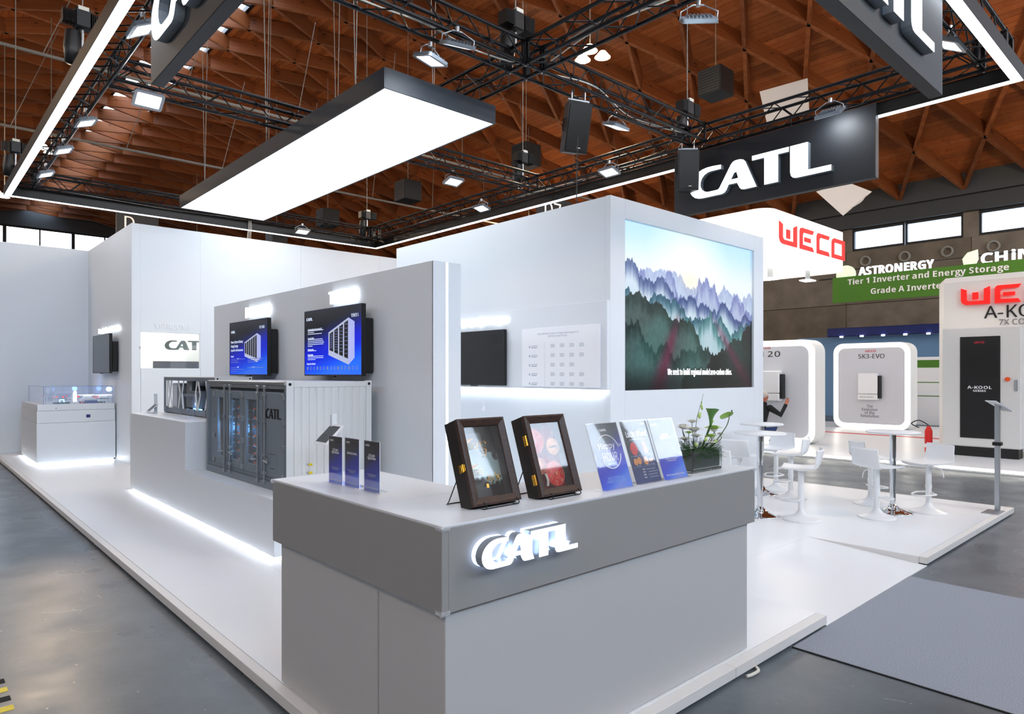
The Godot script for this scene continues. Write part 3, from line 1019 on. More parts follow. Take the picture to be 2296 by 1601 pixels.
func shadow_box(called, label, x0, z0, hinges):
	# leaning case: local frame with x along the counter, y up the face, z out of the face; origin at the lower front left corner
	var lean = deg_to_rad(19.0)
	var b = Basis(Vector3(1, 0, 0), Vector3(0, cos(lean), -sin(lean)), Vector3(0, sin(lean), cos(lean)))
	var t = thing(called, label, "display case", Vector3(x0, CT, z0 - 0.06), "shadow box cases on the counter")
	var o = Vector3(x0, CT + 0.016, z0)
	var xf = Transform3D(b, o)
	var w = 0.276; var h = 0.392; var d = 0.095; var fw = 0.036
	for q in [[0.0, 0.0, 0.012, h], [w - 0.012, 0.0, w, h], [0.012, 0.0, w - 0.012, 0.012], [0.012, h - 0.012, w - 0.012, h]]:
		put("case_wall", bx(S(), xf * Vector3((q[0] + q[2]) / 2, (q[1] + q[3]) / 2, -d / 2 - 0.009), Vector3(q[2] - q[0], q[3] - q[1], d - 0.018), b, 0.001), "wood_dark_side", t)
	# mitred front rails
	var out = [Vector2(0, 0), Vector2(w, 0), Vector2(w, h), Vector2(0, h)]
	var inn = [Vector2(fw, fw), Vector2(w - fw, fw), Vector2(w - fw, h - fw), Vector2(fw, h - fw)]
	for k in 4:
		var k2 = (k + 1) % 4
		var s = S()
		var zo = 0.0; var zi = -0.007
		var A = xf * Vector3(out[k].x, out[k].y, zo); var B = xf * Vector3(out[k2].x, out[k2].y, zo)
		var mo = out[k].lerp(inn[k], 0.25); var mo2 = out[k2].lerp(inn[k2], 0.25)
		var A1 = xf * Vector3(mo.x, mo.y, 0.004); var B1 = xf * Vector3(mo2.x, mo2.y, 0.004)
		var C = xf * Vector3(inn[k2].x, inn[k2].y, zi); var D = xf * Vector3(inn[k].x, inn[k].y, zi)
		var A0 = xf * Vector3(out[k].x, out[k].y, -0.018); var B0 = xf * Vector3(out[k2].x, out[k2].y, -0.018)
		var C0 = xf * Vector3(inn[k2].x, inn[k2].y, -0.018); var D0 = xf * Vector3(inn[k].x, inn[k].y, -0.018)
		quad(s, A, B, B1, A1); quad(s, A1, B1, C, D); quad(s, A0, B0, B, A); quad(s, D, C, C0, D0); quad(s, D0, C0, B0, A0)
		put("front_rail", s, "wood_frame", t)
	put("glass", bx(S(), xf * Vector3(w / 2, h / 2, -0.014), Vector3(w - 2 * fw + 0.006, h - 2 * fw + 0.006, 0.002), b), "acrylic", t)
	put("backing", bx(S(), xf * Vector3(w / 2, h / 2, -d + 0.006), Vector3(w - 0.026, h - 0.026, 0.008), b), "red_felt" if hinges else "black_gloss", t)
	# brass fittings on the left side
	if hinges:
		for y in [0.085, 0.275]:
			var s = S()
			bx(s, xf * Vector3(-0.0012, y, -0.026), Vector3(0.002, 0.05, 0.026), b, 0.0008)
			cyl(s, xf * Vector3(-0.003, y - 0.025, -0.018), xf * Vector3(-0.003, y + 0.025, -0.018), 0.0028, 8)
			for e in [[-0.018, -0.032], [0.0, -0.034], [0.018, -0.032]]:
				blob(s, xf * Vector3(-0.0022, y + e[0], e[1]), 0.0024, 6)
			put("hinge", s, "gold", t)
	else:
		var s = S()
		bx(s, xf * Vector3(-0.002, 0.175, -0.036), Vector3(0.004, 0.036, 0.032), b, 0.0015)
		bx(s, xf * Vector3(-0.006, 0.175, -0.032), Vector3(0.006, 0.024, 0.016), b, 0.002)
		bx(s, xf * Vector3(-0.002, 0.175, -0.012), Vector3(0.004, 0.03, 0.012), b, 0.0015)
		cyl(s, xf * Vector3(-0.005, 0.158, -0.019), xf * Vector3(-0.005, 0.192, -0.019), 0.004, 8)
		put("latch", s, "gold", t)
	# wire easel
	var e = S()
	var y0 = CT + 0.003
	var r = 0.0026
	var zb = z0 - 0.19
	for x in [x0 + 0.045, x0 + 0.235]:
		var hk = [xf * Vector3(x - x0, 0.02, -d - 0.004), xf * Vector3(x - x0, -0.008, -d - 0.002), xf * Vector3(x - x0, -0.010, -0.03), Vector3(x, y0, z0 + 0.014), Vector3(x, y0 + 0.012, z0 + 0.028), xf * Vector3(x - x0, 0.012, 0.012)]
		tube(e, curve_pts(hk, 4), r, 6)
	tube(e, [Vector3(x0 + 0.045, y0, z0 + 0.012), Vector3(x0 + 0.235, y0, z0 + 0.012)], r, 6)
	var top = xf * Vector3(0.14, 0.24, -d - 0.004)
	tube(e, curve_pts([top + Vector3(-0.05, 0, 0), Vector3(x0 + 0.005, y0 + 0.008, zb), Vector3(x0 + 0.012, y0, zb), Vector3(x0 + 0.27, y0, zb), Vector3(x0 + 0.275, y0 + 0.008, zb), top + Vector3(0.05, 0, 0)], 3), r, 6)
	for x in [x0 + 0.045, x0 + 0.235]:
		tube(e, [xf * Vector3(x - x0, -0.008, -d - 0.002), xf * Vector3(x - x0, 0.25, -d - 0.004)], r, 6)
	put("wire_easel", e, "wire_black", t)
	return xf

func medallion(called, label, xf, r, m, fancy):
	var t = thing(called, label, "ornament", xf.origin, "pieces in the red-lined case")
	var pr = [Vector2(0, 0), Vector2(r * 0.96, 0), Vector2(r, 0.002), Vector2(r, 0.007), Vector2(r * 0.94, 0.009), Vector2(0, 0.0095)]
	var up = Transform3D(Basis(xf.basis.x, xf.basis.z, -xf.basis.y), xf.origin)
	put("disc", lathe(S(), pr, 32, up), m, t)
	if fancy:
		var s = S()
		for k in 7:
			var a = TAU * k / 7.0
			var c = Vector2(cos(a), sin(a)) * r * 0.66
			var pts = []
			for i in 11:
				var q = a + i * 0.62
				var rr = r * (0.20 - i * 0.012)
				pts.append(xf * Vector3(c.x + cos(q) * rr, c.y + sin(q) * rr, 0.0105))
			tube(s, pts, r * 0.024, 5)
			blob(s, xf * Vector3(c.x, c.y, 0.011), r * 0.055, 6)
		for k in 2:
			var pts = []
			for i in 25:
				var q = TAU * i / 24.0
				pts.append(xf * Vector3(cos(q) * r * (0.93 if k else 0.36), sin(q) * r * (0.93 if k else 0.36), 0.0105))
			tube(s, pts, r * 0.02, 5)
		for k in 5:
			var pts = []
			for i in 7: pts.append(xf * Vector3(cos(i * 0.9 + k) * r * 0.05 * i * 0.6, sin(i * 0.9 + k) * r * 0.05 * i * 0.6, 0.011))
			tube(s, pts, r * 0.02, 5)
		blob(s, xf * Vector3(0, 0, 0.011), r * 0.1, 8)
		put("scrollwork", s, "copper", t)
	return t

func shadow_boxes():
	var xf = shadow_box("display_case", "dark wood display case with a brass latch holding gold and green pieces", 1.822, -2.232, false)
	# gold enamel pieces before a pale marbled sheet
	var im := Image.create(128, 192, false, Image.FORMAT_RGB8)
	var n := FastNoiseLite.new(); n.seed = 14; n.frequency = 0.018; n.fractal_octaves = 3
	for y in 192:
		for x in 128:
			var u = x / 128.0; var v = y / 192.0
			var f = n.get_noise_2d(x, y * 0.55) * 0.5
			var inside = minf(v + f * 0.5 - 0.2 - 0.09 * u, 0.8 - v + f * 0.35 - 0.15 * (1.0 - u)) + minf(u, 1.05 - u) * 0.06
			var c = Color(0.035, 0.03, 0.025).lerp(Color(0.60, 0.70, 0.70), smoothstep(0.03, 0.08, inside))
			if inside < 0.03: c = c.lerp(Color(0.12, 0.09, 0.05), clampf(n.get_noise_2d(y, x) + 0.4, 0, 1))
			im.set_pixel(x, y, c)
	var ms = thing("marbled_sheet", "pale aqua and black marbled sheet inside the latched case", "backing sheet", xf * Vector3(0.138, 0.196, -0.08))
	var xb = Transform3D(xf.basis, xf * Vector3(0.138, 0.196, -0.0835))
	put("print", card(0.248, 0.362, xb), print_mat("marble_print", im, 0.2), ms)
	var spots = [["ornament", "gold and green teapot-shaped piece at upper left of the latched case", 0.075, 0.275], ["ornament", "gold and green teapot-shaped piece at lower left of the latched case", 0.075, 0.155], ["ornament", "slim gold figure piece at upper middle of the latched case", 0.155, 0.26], ["ornament", "gold leafy spray with a small charm, lower middle of the latched case", 0.175, 0.115]]
	var k = 0
	for q in spots:
		var t = thing(q[0], q[1], "ornament", xf * Vector3(q[2], q[3], -0.05), "gold pieces in the latched case")
		var s = S(); var g = S()
		var rr := RandomNumberGenerator.new(); rr.seed = 60 + k
		if k < 2:
			lathe(g, [Vector2(0, -0.02), Vector2(0.016, -0.018), Vector2(0.024, -0.004), Vector2(0.02, 0.01), Vector2(0, 0.014)], 16, Transform3D(xf.basis * Basis.from_scale(Vector3(1, 1, 0.5)), xf * Vector3(q[2], q[3], -0.045)))
			tube(s, curve_pts([xf * Vector3(q[2] + 0.02, q[3] + 0.006, -0.04), xf * Vector3(q[2] + 0.042, q[3] + 0.008, -0.04), xf * Vector3(q[2] + 0.036, q[3] - 0.014, -0.04), xf * Vector3(q[2] + 0.018, q[3] - 0.012, -0.04)], 5), 0.0028, 6)
			for i in 12: blob(s, xf * Vector3(q[2] + rr.randf_range(-0.018, 0.018), q[3] + rr.randf_range(-0.014, 0.008), -0.033), 0.003, 6)
			for i in 5: tube(s, curve_pts([xf * Vector3(q[2] - 0.012, q[3] + 0.012, -0.04), xf * Vector3(q[2] - 0.018 + i * 0.009, q[3] + 0.03, -0.036), xf * Vector3(q[2] - 0.004 + i * 0.006, q[3] + 0.022 + i * 0.003, -0.036)], 5), 0.0022, 5)
		else:
			for i in 26:
				var p = Vector3(q[2] + rr.randf_range(-0.018, 0.018), q[3] + rr.randf_range(-0.04, 0.035), rr.randf_range(-0.055, -0.04))
				if k == 3: p = Vector3(q[2] + rr.randf_range(-0.04, 0.045), q[3] + rr.randf_range(-0.02, 0.02) + (p.x - q[2]) * 0.4, p.z)
				if i % 3 == 0: blob(g, xf * p, Vector3(0.007, 0.004, 0.003), 6, Basis(Vector3(0, 0, 1), rr.randf() * 3.0))
				else: tube(s, curve_pts([xf * p, xf * (p + Vector3(rr.randf_range(-0.01, 0.01), 0.007, 0.003)), xf * (p + Vector3(rr.randf_range(-0.012, 0.012), 0.013, 0))], 3), 0.0018, 5)
			if k == 3: bx(s, xf * Vector3(q[2] - 0.045, q[3] - 0.028, -0.04), Vector3(0.014, 0.02, 0.004), xf.basis, 0.001)
		put("gold_work", s, "gold", t)
		put("enamel", g, "leaf", t)
		k += 1
	var xr = shadow_box("display_case", "dark wood display case with two brass hinges and a red lining", 2.20, -2.20, true)
	medallion("medallion", "red scrollwork medallion at the upper left of the hinged case", Transform3D(xr.basis, xr * Vector3(0.078, 0.275, -0.055)), 0.062, "red_lacquer", true)
	medallion("medallion", "red scrollwork medallion at the lower right of the hinged case", Transform3D(xr.basis, xr * Vector3(0.168, 0.105, -0.055)), 0.063, "red_lacquer", true)
	medallion("medallion", "copper pink round ornament at the lower left of the hinged case", Transform3D(xr.basis, xr * Vector3(0.072, 0.15, -0.05)), 0.042, "copper", true)
	var cd = thing("wooden_disc", "plain wooden disc printed with a dark four-letter mark in the hinged case", "ornament", xr * Vector3(0.2, 0.24, -0.05), "pieces in the red-lined case")
	put("disc", lathe(S(), [Vector2(0, 0), Vector2(0.043, 0), Vector2(0.044, 0.002), Vector2(0.044, 0.006), Vector2(0.043, 0.007), Vector2(0, 0.007)], 32, Transform3D(Basis(xr.basis.x, xr.basis.z, -xr.basis.y), xr * Vector3(0.198, 0.24, -0.055))), "tan_wood", cd)
	put("print", mark(S(), 0.0115, 0.0006, Transform3D(xr.basis, xr * Vector3(0.171, 0.234, -0.0478))), "ink", cd)
	var ts = thing("tassel", "thin pale tassel hanging below the copper ornament", "tassel", xr * Vector3(0.09, 0.09, -0.05), "pieces in the red-lined case")
	var s2 = S()
	for i in 5: tube(s2, curve_pts([xr * Vector3(0.088 + i * 0.003, 0.112, -0.04), xr * Vector3(0.092 + i * 0.003, 0.08, -0.036), xr * Vector3(0.082 + i * 0.003, 0.05, -0.036)], 4), 0.0008, 4)
	put("strands", s2, "petal_white", ts)

# leaning or upright printed sheets in clear holders
func holder(label, bas, o, w, h, im_name, im, content, group):
	var t = thing("sign_holder", label, "sign holder", o, group)
	var xf = Transform3D(bas, o)
	put("print", card(w, h, xf * at(Basis(), 0.0, h / 2, 0.0022)), print_mat(im_name, im, 0.3), t)
	put("sheet_back", bx(S(), xf * Vector3(0, h / 2, 0.0), Vector3(w, h, 0.003), bas), "paper", t)
	put("cover", bx(S(), xf * Vector3(0, h / 2 + 0.001, 0.0045), Vector3(w + 0.006, h + 0.006, 0.002), bas), "acrylic", t)
	var fl = Vector3(bas.z.x, 0, bas.z.z).normalized()
	var fb = Basis(bas.x, UP, bas.x.cross(UP))
	put("foot", bx(S(), o + Vector3(0, 0.0035, 0) - fb.z * 0.01, Vector3(w + 0.01, 0.006, 0.08), fb, 0.002), "acrylic", t)
	for e in content:
		# [text, x from left, y from top, cap height, width or 0, material, bold, centred]
		put("lettering", words(e[0], e[3], xf * at(Basis(), -w / 2 + e[1], h - e[2], 0.0024), 0.0004, e[4], e[6], e[7]), e[5], t)
	return [t, xf]

func mini_mark(t, xf, x, y, h, m = "ink_white"):
	put("lettering", mark(S(), h, 0.0005, xf * at(Basis(), x, y, 0.0024)), m, t)

func sheet_holders():
	var lean = deg_to_rad(19.5)
	var b = Basis(Vector3(1, 0, 0), Vector3(0, cos(lean), -sin(lean)), Vector3(0, sin(lean), cos(lean)))
	var g = "leaning blue sheets in clear holders"
	var W = 0.242; var H = 0.345
	# 1
	var im = blue_image(128, 184, 1)
	var r = holder("leaning blue sheet with a glowing happy hour ring, leftmost of the three", b, Vector3(2.708, CT + 0.002, -2.163), W, H, "print_happy", im, [["HOUR", W / 2 + 0.004, 0.178, 0.042, 0.118, "ink_white", false, true], ["Happy", W / 2 - 0.004, 0.125, 0.03, 0.125, "ink_white", false, true], ["March 04-06", W / 2 + 0.006, 0.214, 0.011, 0.07, "sky_blue", false, true], ["3:00 - 4:00 PM", W / 2 + 0.006, 0.229, 0.011, 0.082, "sky_blue", false, true], ["BUILT TO EMPOWER", W / 2 + 0.004, 0.288, 0.012, 0.126, "sky_blue", false, true], ["INFINITE CLEAN ENERGY", W / 2 + 0.004, 0.305, 0.012, 0.152, "sky_blue", false, true]], g)
	mini_mark(r[0], r[1], -0.028, H - 0.042, 0.0115)
	var s = S()
	for a in [[0.35, 2.85], [3.6, 6.1]]:
		var pts = []
		for i in 21:
			var q = lerpf(a[0], a[1], i / 20.0)
			pts.append(r[1] * Vector3(0.004 + cos(q) * 0.086, H - 0.152 + sin(q) * 0.088, 0.0032))
		tube(s, pts, 0.0028, 6)
	for e in [[0.094, -0.122], [-0.1, -0.168]]:
		for i in 2:
			var z = [Vector3(-0.016, -0.008, 0), Vector3(-0.003, 0.004, 0), Vector3(-0.002, -0.004, 0), Vector3(0.012, 0.008, 0)]
			var pts = []
			for v in z: pts.append(r[1] * (v + Vector3(e[0] + i * 0.006, H + e[1] - i * 0.005, 0.003)))
			tube(s, pts, 0.0011, 4)
	put("neon_print", s, "ink_white", r[0])
	# 2
	im = blue_image(128, 184, 1, 0.45, 0.0)
	r = holder("leaning navy lucky wheel sheet showing four prizes, middle of the three", b, Vector3(2.985, CT + 0.002, -2.172), 0.228, H, "print_wheel", im, [["Lucky Wheel", 0.112, 0.078, 0.032, 0.178, "ink_white", true, true], ["BUILT TO EMPOWER INFINITE CLEAN ENERGY", 0.114, 0.105, 0.006, 0.14, "ink_white", true, true], ["Step1:", 0.085, 0.275, 0.006, 0.022, "ink_white", true, false], ["Step2:", 0.085, 0.29, 0.006, 0.022, "ink_white", true, false], ["Step3:", 0.085, 0.305, 0.006, 0.022, "ink_white", true, false], ["Step4:", 0.085, 0.32, 0.006, 0.022, "ink_white", true, false]], g)
	mini_mark(r[0], r[1], 0.055, H - 0.024, 0.008)
	var q1 = S(); var q2 = S()
	extr(q1, disc(0.03, 24, -0.055, H - 0.155, 0.036), 0.0006, r[1] * at(Basis(), 0, 0, 0.0023))
	put("prize_print", q1, "red_lacquer", r[0])
	extr(q2, disc(0.018, 18, 0.04, H - 0.135, 0.015), 0.0006, r[1] * at(Basis(), 0, 0, 0.0023))
	extr(q2, disc(0.02, 18, 0.044, H - 0.165, 0.022), 0.0006, r[1] * at(Basis(), 0, 0, 0.0023))
	for c in [[-0.068, 0.226, 0.017], [-0.035, 0.222, 0.018], [0.022, 0.226, 0.02], [0.06, 0.226, 0.009], [0.076, 0.226, 0.008]]:
		extr(q2, disc(c[2], 18, c[0], H - c[1], c[2] * 1.15), 0.0006, r[1] * at(Basis(), 0, 0, 0.0023))
	put("prize_print", q2, "tan_wood", r[0])
	var ln = S()
	for y in [0.115, 0.195, 0.255]: bx(ln, r[1] * Vector3(0, H - y, 0.0025), Vector3(0.2, 0.0008, 0.0004), b)
	for e in [[0.03, 0.272], [0.05, 0.287], [0.04, 0.302], [0.045, 0.317]]: bx(ln, r[1] * Vector3(e[0] + 0.012, H - e[1] + 0.0, 0.0025), Vector3(0.07 + e[0] * 0.3, 0.0025, 0.0004), b)
	for e in [[-0.055, 0.2], [0.05, 0.196], [-0.05, 0.252], [0.03, 0.252], [0.075, 0.252]]: bx(ln, r[1] * Vector3(e[0], H - e[1] + 0.004, 0.0025), Vector3(0.035, 0.002, 0.0004), b)
	put("rule_print", ln, "ink_pale", r[0])
	# 3
	im = blue_image(128, 184, 1)
	r = holder("leaning blue digital brochure sheet beside the flower vase, rightmost of the three", b, Vector3(3.218, CT + 0.002, -2.158), 0.228, H, "print_brochure", im, [["CATL Booth", 0.118, 0.092, 0.015, 0.075, "ink_white", true, true], ["Digital Brochure", 0.118, 0.11, 0.015, 0.102, "ink_white", true, true], ["Scan the code to learn more about", 0.118, 0.232, 0.007, 0.108, "ink_white", false, true], ["our company and products", 0.118, 0.243, 0.007, 0.082, "ink_white", false, true], ["Built To Empower Infinite Clean Energy", 0.115, 0.322, 0.009, 0.17, "ink_white", false, true]], g)
	mini_mark(r[0], r[1], -0.094, H - 0.035, 0.011)
	# upright row on the left wing, facing the aisle
	g = "upright blue sheets on the left wing"
	var h2 = 0.25; var w2 = 0.146
	im = blue_image(96, 164, 2, 1.0, 0.3)
	var rows = [[-3.288, 1.727, "upright blue digital brochure sheet on the counter's left wing, farthest of three", "CATL Booth", "Digital Brochure"], [-3.127, 1.736, "upright blue industry survey sheet between two brochure sheets", "Industry Survey", ""], [-2.932, 1.737, "upright dark blue digital brochure sheet on the counter's left wing, nearest of three", "CATL Booth", "Digital Brochure"]]
	for k in 3:
		var bb2 = Basis(UP, 0.0) * FX
		var cc = [[rows[k][3], w2 / 2, 0.07 if rows[k][4] else 0.078, 0.013, 0.058 if rows[k][4] else 0.1, "ink_white", true, true], ["Scan the code to learn more about", w2 / 2, 0.165, 0.006, 0.082, "ink_pale", false, true], ["our company and products", w2 / 2, 0.174, 0.006, 0.06, "ink_pale", false, true], ["Built To Empower Infinite Clean Energy", w2 / 2, 0.232, 0.007, 0.12, "ink_pale", false, true]]
		if rows[k][4]: cc.append([rows[k][4], w2 / 2, 0.086, 0.013, 0.078, "ink_white", true, true])
		r = holder(rows[k][2], bb2, Vector3(rows[k][1], CT + 0.002, rows[k][0]), w2, h2, "print_upright_%d" % k, blue_image(96, 164, 2 + k, [1.0, 0.95, 0.85][k], 0.25), cc, g)
		mini_mark(r[0], r[1], -w2 / 2 + 0.012, h2 - 0.026, 0.009)

func vase_arrangement():
	var c = Vector3(3.60, CT, -2.285)
	var t = thing("flower_arrangement", "white and green flowers in a square glass vase at the counter's right end", "flowers", c)
	# glass walls
	var hw = 0.165; var hd = 0.09; var hh = 0.125
	var s = S()
	bb(s, c.x - hw, CT + 0.001, c.z - hd, c.x + hw, CT + 0.016, c.z + hd, 0.004)
	put("vase_base", s, "vase_glass", t)
	for q in [[-hw, -hd, -hw + 0.008, hd], [hw - 0.008, -hd, hw, hd], [-hw + 0.008, hd - 0.008, hw - 0.008, hd], [-hw + 0.008, -hd, hw - 0.008, -hd + 0.008]]:
		put("vase_wall", box(c.x + q[0], CT + 0.016, c.z + q[1], c.x + q[2], CT + hh, c.z + q[3], 0.002), "vase_glass", t)
	mat("foam", Color(0.03, 0.085, 0.075), 0.7)
	put("wet_foam", box(c.x - hw + 0.012, CT + 0.018, c.z - hd + 0.012, c.x + hw - 0.012, CT + hh - 0.01, c.z + hd - 0.012, 0.004), "foam", t)
	var rr := RandomNumberGenerator.new(); rr.seed = 77
	# feathery foliage: many fine needles
	var f = S(); var f2 = S()
	for k in 420:
		var a = rr.randf() * TAU
		var st = c + Vector3(cos(a) * 0.12, hh + rr.randf_range(-0.05, 0.01), sin(a) * 0.06)
		var d = Vector3(cos(a) * 1.3, rr.randf_range(-0.35, 1.1), sin(a)).normalized()
		var l = rr.randf_range(0.04, 0.105)
		var p = st + d * l
		var ss = f if k % 3 else f2
		var ax = d.cross(UP).normalized()
		for j in 7:
			var m0 = st.lerp(p, 0.25 + j * 0.12)
			for sg in [-1, 1]:
				var nd = (d + ax * sg * 0.9 + Vector3(rr.randf_range(-0.4, 0.4), rr.randf_range(-0.4, 0.4), rr.randf_range(-0.4, 0.4))).normalized()
				var tip = m0 + nd * rr.randf_range(0.014, 0.026)
				var wv = nd.cross(Vector3(rr.randf() - 0.5, rr.randf() - 0.5, rr.randf() - 0.5)).normalized() * 0.0011
				tri(ss, m0 - wv, m0 + wv, tip)
	var fo = put("foliage", f, "leaf", t); fo.set_meta("kind", "stuff")
	mat("leaf_mid", Color(0.17, 0.38, 0.17), 0.55)
	var fo2 = put("foliage", f2, "leaf_mid", t); fo2.set_meta("kind", "stuff")
	# roses and ruffled heads
	var stems = S()
	for q in [[3.50, 1.478, -2.30, 0.034, "petal_white"], [3.545, 1.485, -2.33, 0.03, "petal_white"], [3.495, 1.412, -2.285, 0.032, "petal_white"], [3.575, 1.465, -2.27, 0.045, "petal_white"], [3.60, 1.51, -2.30, 0.032, "petal_white"], [3.555, 1.43, -2.24, 0.03, "petal_white"], [3.71, 1.47, -2.22, 0.045, "petal_green"], [3.645, 1.425, -2.20, 0.032, "petal_green"], [3.665, 1.455, -2.19, 0.022, "petal_white"], [3.635, 1.385, -2.19, 0.023, "petal_white"], [3.755, 1.43, -2.2, 0.024, "petal_white"], [3.50, 1.45, -2.26, 0.022, "petal_green"]]:
		flower(t, Vector3(q[0], q[1], q[2]), q[3], q[4], rr)
		tube(stems, curve_pts([c + Vector3((q[0] - c.x) * 0.5, hh - 0.03, 0), Vector3(q[0], q[1] - 0.04, q[2]), Vector3(q[0], q[1] - 0.01, q[2])], 3), 0.0022, 5)
	for q in [[3.585, 1.39, -2.2], [3.67, 1.372, -2.185], [3.52, 1.36, -2.22], [3.665, 1.5, -2.2]]:
		var s3 = S()
		lathe(s3, [Vector2(0, 0), Vector2(0.009, 0.006), Vector2(0.011, 0.016), Vector2(0.005, 0.028), Vector2(0, 0.032)], 10, Transform3D(Basis(Vector3(0, 0, 1), rr.randf_range(-0.5, 0.5)), Vector3(q[0], q[1], q[2])))
		put("flower_bud", s3, "petal_green", t)
		tube(stems, [c + Vector3((q[0] - c.x) * 0.6, hh - 0.02, 0.02), Vector3(q[0], q[1] + 0.003, q[2])], 0.0016, 5)
	# calla lily
	var cb = Vector3(3.645, 1.49, -2.2)
	var ca = S()
	var n = 18
	var prev = []
	for j in 7:
		var v = j / 6.0
		var ring = []
		for i in n:
			var a = TAU * i / n
			var r0 = lerpf(0.008, 0.03, v * v) + 0.012 * v * v * maxf(0, cos(a))
			ring.append(cb + Vector3(cos(a) * r0 + 0.035 * v * v * maxf(0, cos(a)), 0.1 * v - 0.012 * v * v * maxf(0, cos(a)) , sin(a) * r0))
		if prev:
			ca.set_smooth_group(5)
			for i in n: quad(ca, prev[i], prev[(i + 1) % n], ring[(i + 1) % n], ring[i])
		prev = ring
	put("calla_flower", ca, "stem_pale" if M.has("stem_pale") else mat("stem_pale", Color(0.38, 0.56, 0.30), 0.45), t)
	tube(stems, [c + Vector3(0.03, hh, 0.03), cb + Vector3(0, 0.004, 0)], 0.006, 6)
	# anthurium with its spadix
	var an = S()
	var ab = Vector3(3.76, 1.545, -2.14)
	var ctr = []
	for i in 25:
		var a = TAU * i / 24.0
		var rad = 0.055 * (1.0 - 0.42 * cos(a)) * (0.72 + 0.28 * absf(sin(a * 0.5)))
		ctr.append(ab + Vector3(-cos(a) * rad * -1.0 - 0.012, 0.018 * cos(a) + 0.012 * absf(sin(a)), sin(a) * rad * 0.6))
	an.set_smooth_group(6)
	for i in 24:
		tri(an, ab + Vector3(0, -0.004, 0), ctr[i], ctr[i + 1])
		tri(an, ab + Vector3(0, -0.006, 0), ctr[i + 1] + Vector3(0, -0.002, 0), ctr[i] + Vector3(0, -0.002, 0))
	put("anthurium_flower", an, "leaf_light", t)
	put("spadix", tube(S(), [ab + Vector3(0.012, 0, 0), ab + Vector3(0.018, 0.02, 0.004), ab + Vector3(0.019, 0.032, 0.004)], 0.004, 6), "stem", t)
	tube(stems, curve_pts([c + Vector3(0.1, hh - 0.02, 0.03), Vector3(3.73, 1.47, -2.15), ab], 5), 0.0028, 6)
	# trailing orchid spray
	var sp = curve_pts([c + Vector3(-0.02, hh, 0.02), Vector3(3.565, 1.5, -2.25), Vector3(3.58, 1.58, -2.24), Vector3(3.575, 1.63, -2.22), Vector3(3.595, 1.68, -2.22)], 5)
	tube(stems, sp, 0.002, 5, 0.0008)
	for q in [[3.568, 1.545, 0.013], [3.575, 1.555, 0.011], [3.59, 1.605, 0.01], [3.598, 1.59, 0.009], [3.593, 1.625, 0.006]]:
		put("flower_bud", blob(S(), Vector3(q[0], q[1], -2.23), Vector3(q[2] * 0.8, q[2] * 1.25, q[2] * 0.8), 10), "petal_green", t)
	put("stems", stems, "stem", t)

func flower(t, p, r, m, rr):
	var s = S()
	for layer in 4:
		var n = [5, 6, 6, 7][layer]
		for k in n:
			var a = TAU * k / n + layer * 0.5 + rr.randf() * 0.3
			var out = Vector3(cos(a), 0, sin(a))
			var side = Vector3(-sin(a), 0, cos(a))
			var open = 0.25 + layer * 0.26
			var L = r * (0.7 + layer * 0.16)
			var w = r * (0.42 + layer * 0.05)
			var pts = []
			for j in 4:
				var v = j / 3.0
				var ctr = p + out * (r * 0.12 + L * v * open) + UP * (L * v * (1.05 - open * 0.75) - r * 0.35 + sin(v * PI) * r * 0.1)
				var ww = w * sin(PI * (0.18 + v * 0.62)) * (1.0 + rr.randf_range(-0.1, 0.1))
				pts.append([ctr - side * ww - out * ww * 0.25, ctr + out * ww * 0.2 + UP * rr.randf_range(-0.06, 0.06) * r, ctr + side * ww - out * ww * 0.25])
			s.set_smooth_group(10 + layer * 10 + k)
			for j in 3:
				quad(s, pts[j][0], pts[j][1], pts[j + 1][1], pts[j + 1][0])
				quad(s, pts[j][1], pts[j][2], pts[j + 1][2], pts[j + 1][1])
	put("flower_head", s, m, t)

func build_podium():
	var p = thing("display_podium", "white two-level podium under the battery container models", "podium", Vector3(3.2, PL, -8.6))
	put("high_block", box(2.548, PL + 0.03, -11.216, 3.825, 1.215, -8.617, 0.002), "paint", p)
	put("low_block", box(2.548, PL + 0.03, -8.616, 3.825, 0.638, -6.03, 0.002), "paint", p)
	put("plinth", box(2.60, PL, -11.18, 3.80, PL + 0.03, -6.08), "paint", p)
	put("light_strip", box(2.575, PL + 0.006, -11.17, 2.595, PL + 0.028, -6.08), "led_white", p)
	put("light_strip", box(2.6, PL + 0.006, -6.075, 3.8, PL + 0.028, -6.055), "led_white", p)
	# light spilling over the floor in front of the plinth
	area_light("plinth_light", Color(0.93, 0.96, 1.0), 0.3, 5.1, 0.02, Transform3D(look_basis(Vector3(-1, -0.35, 0), Vector3(0, 0, 1)), Vector3(2.546, PL + 0.022, -8.62)), p)
	battery_container()
	power_skid()
	tablets()
	model_table()

# area light aimed along d with its long (x) side along e
func look_basis(d, e):
	var z = -d.normalized()
	var x = (e - z * e.dot(z)).normalized()
	return Basis(x, z.cross(x), z)

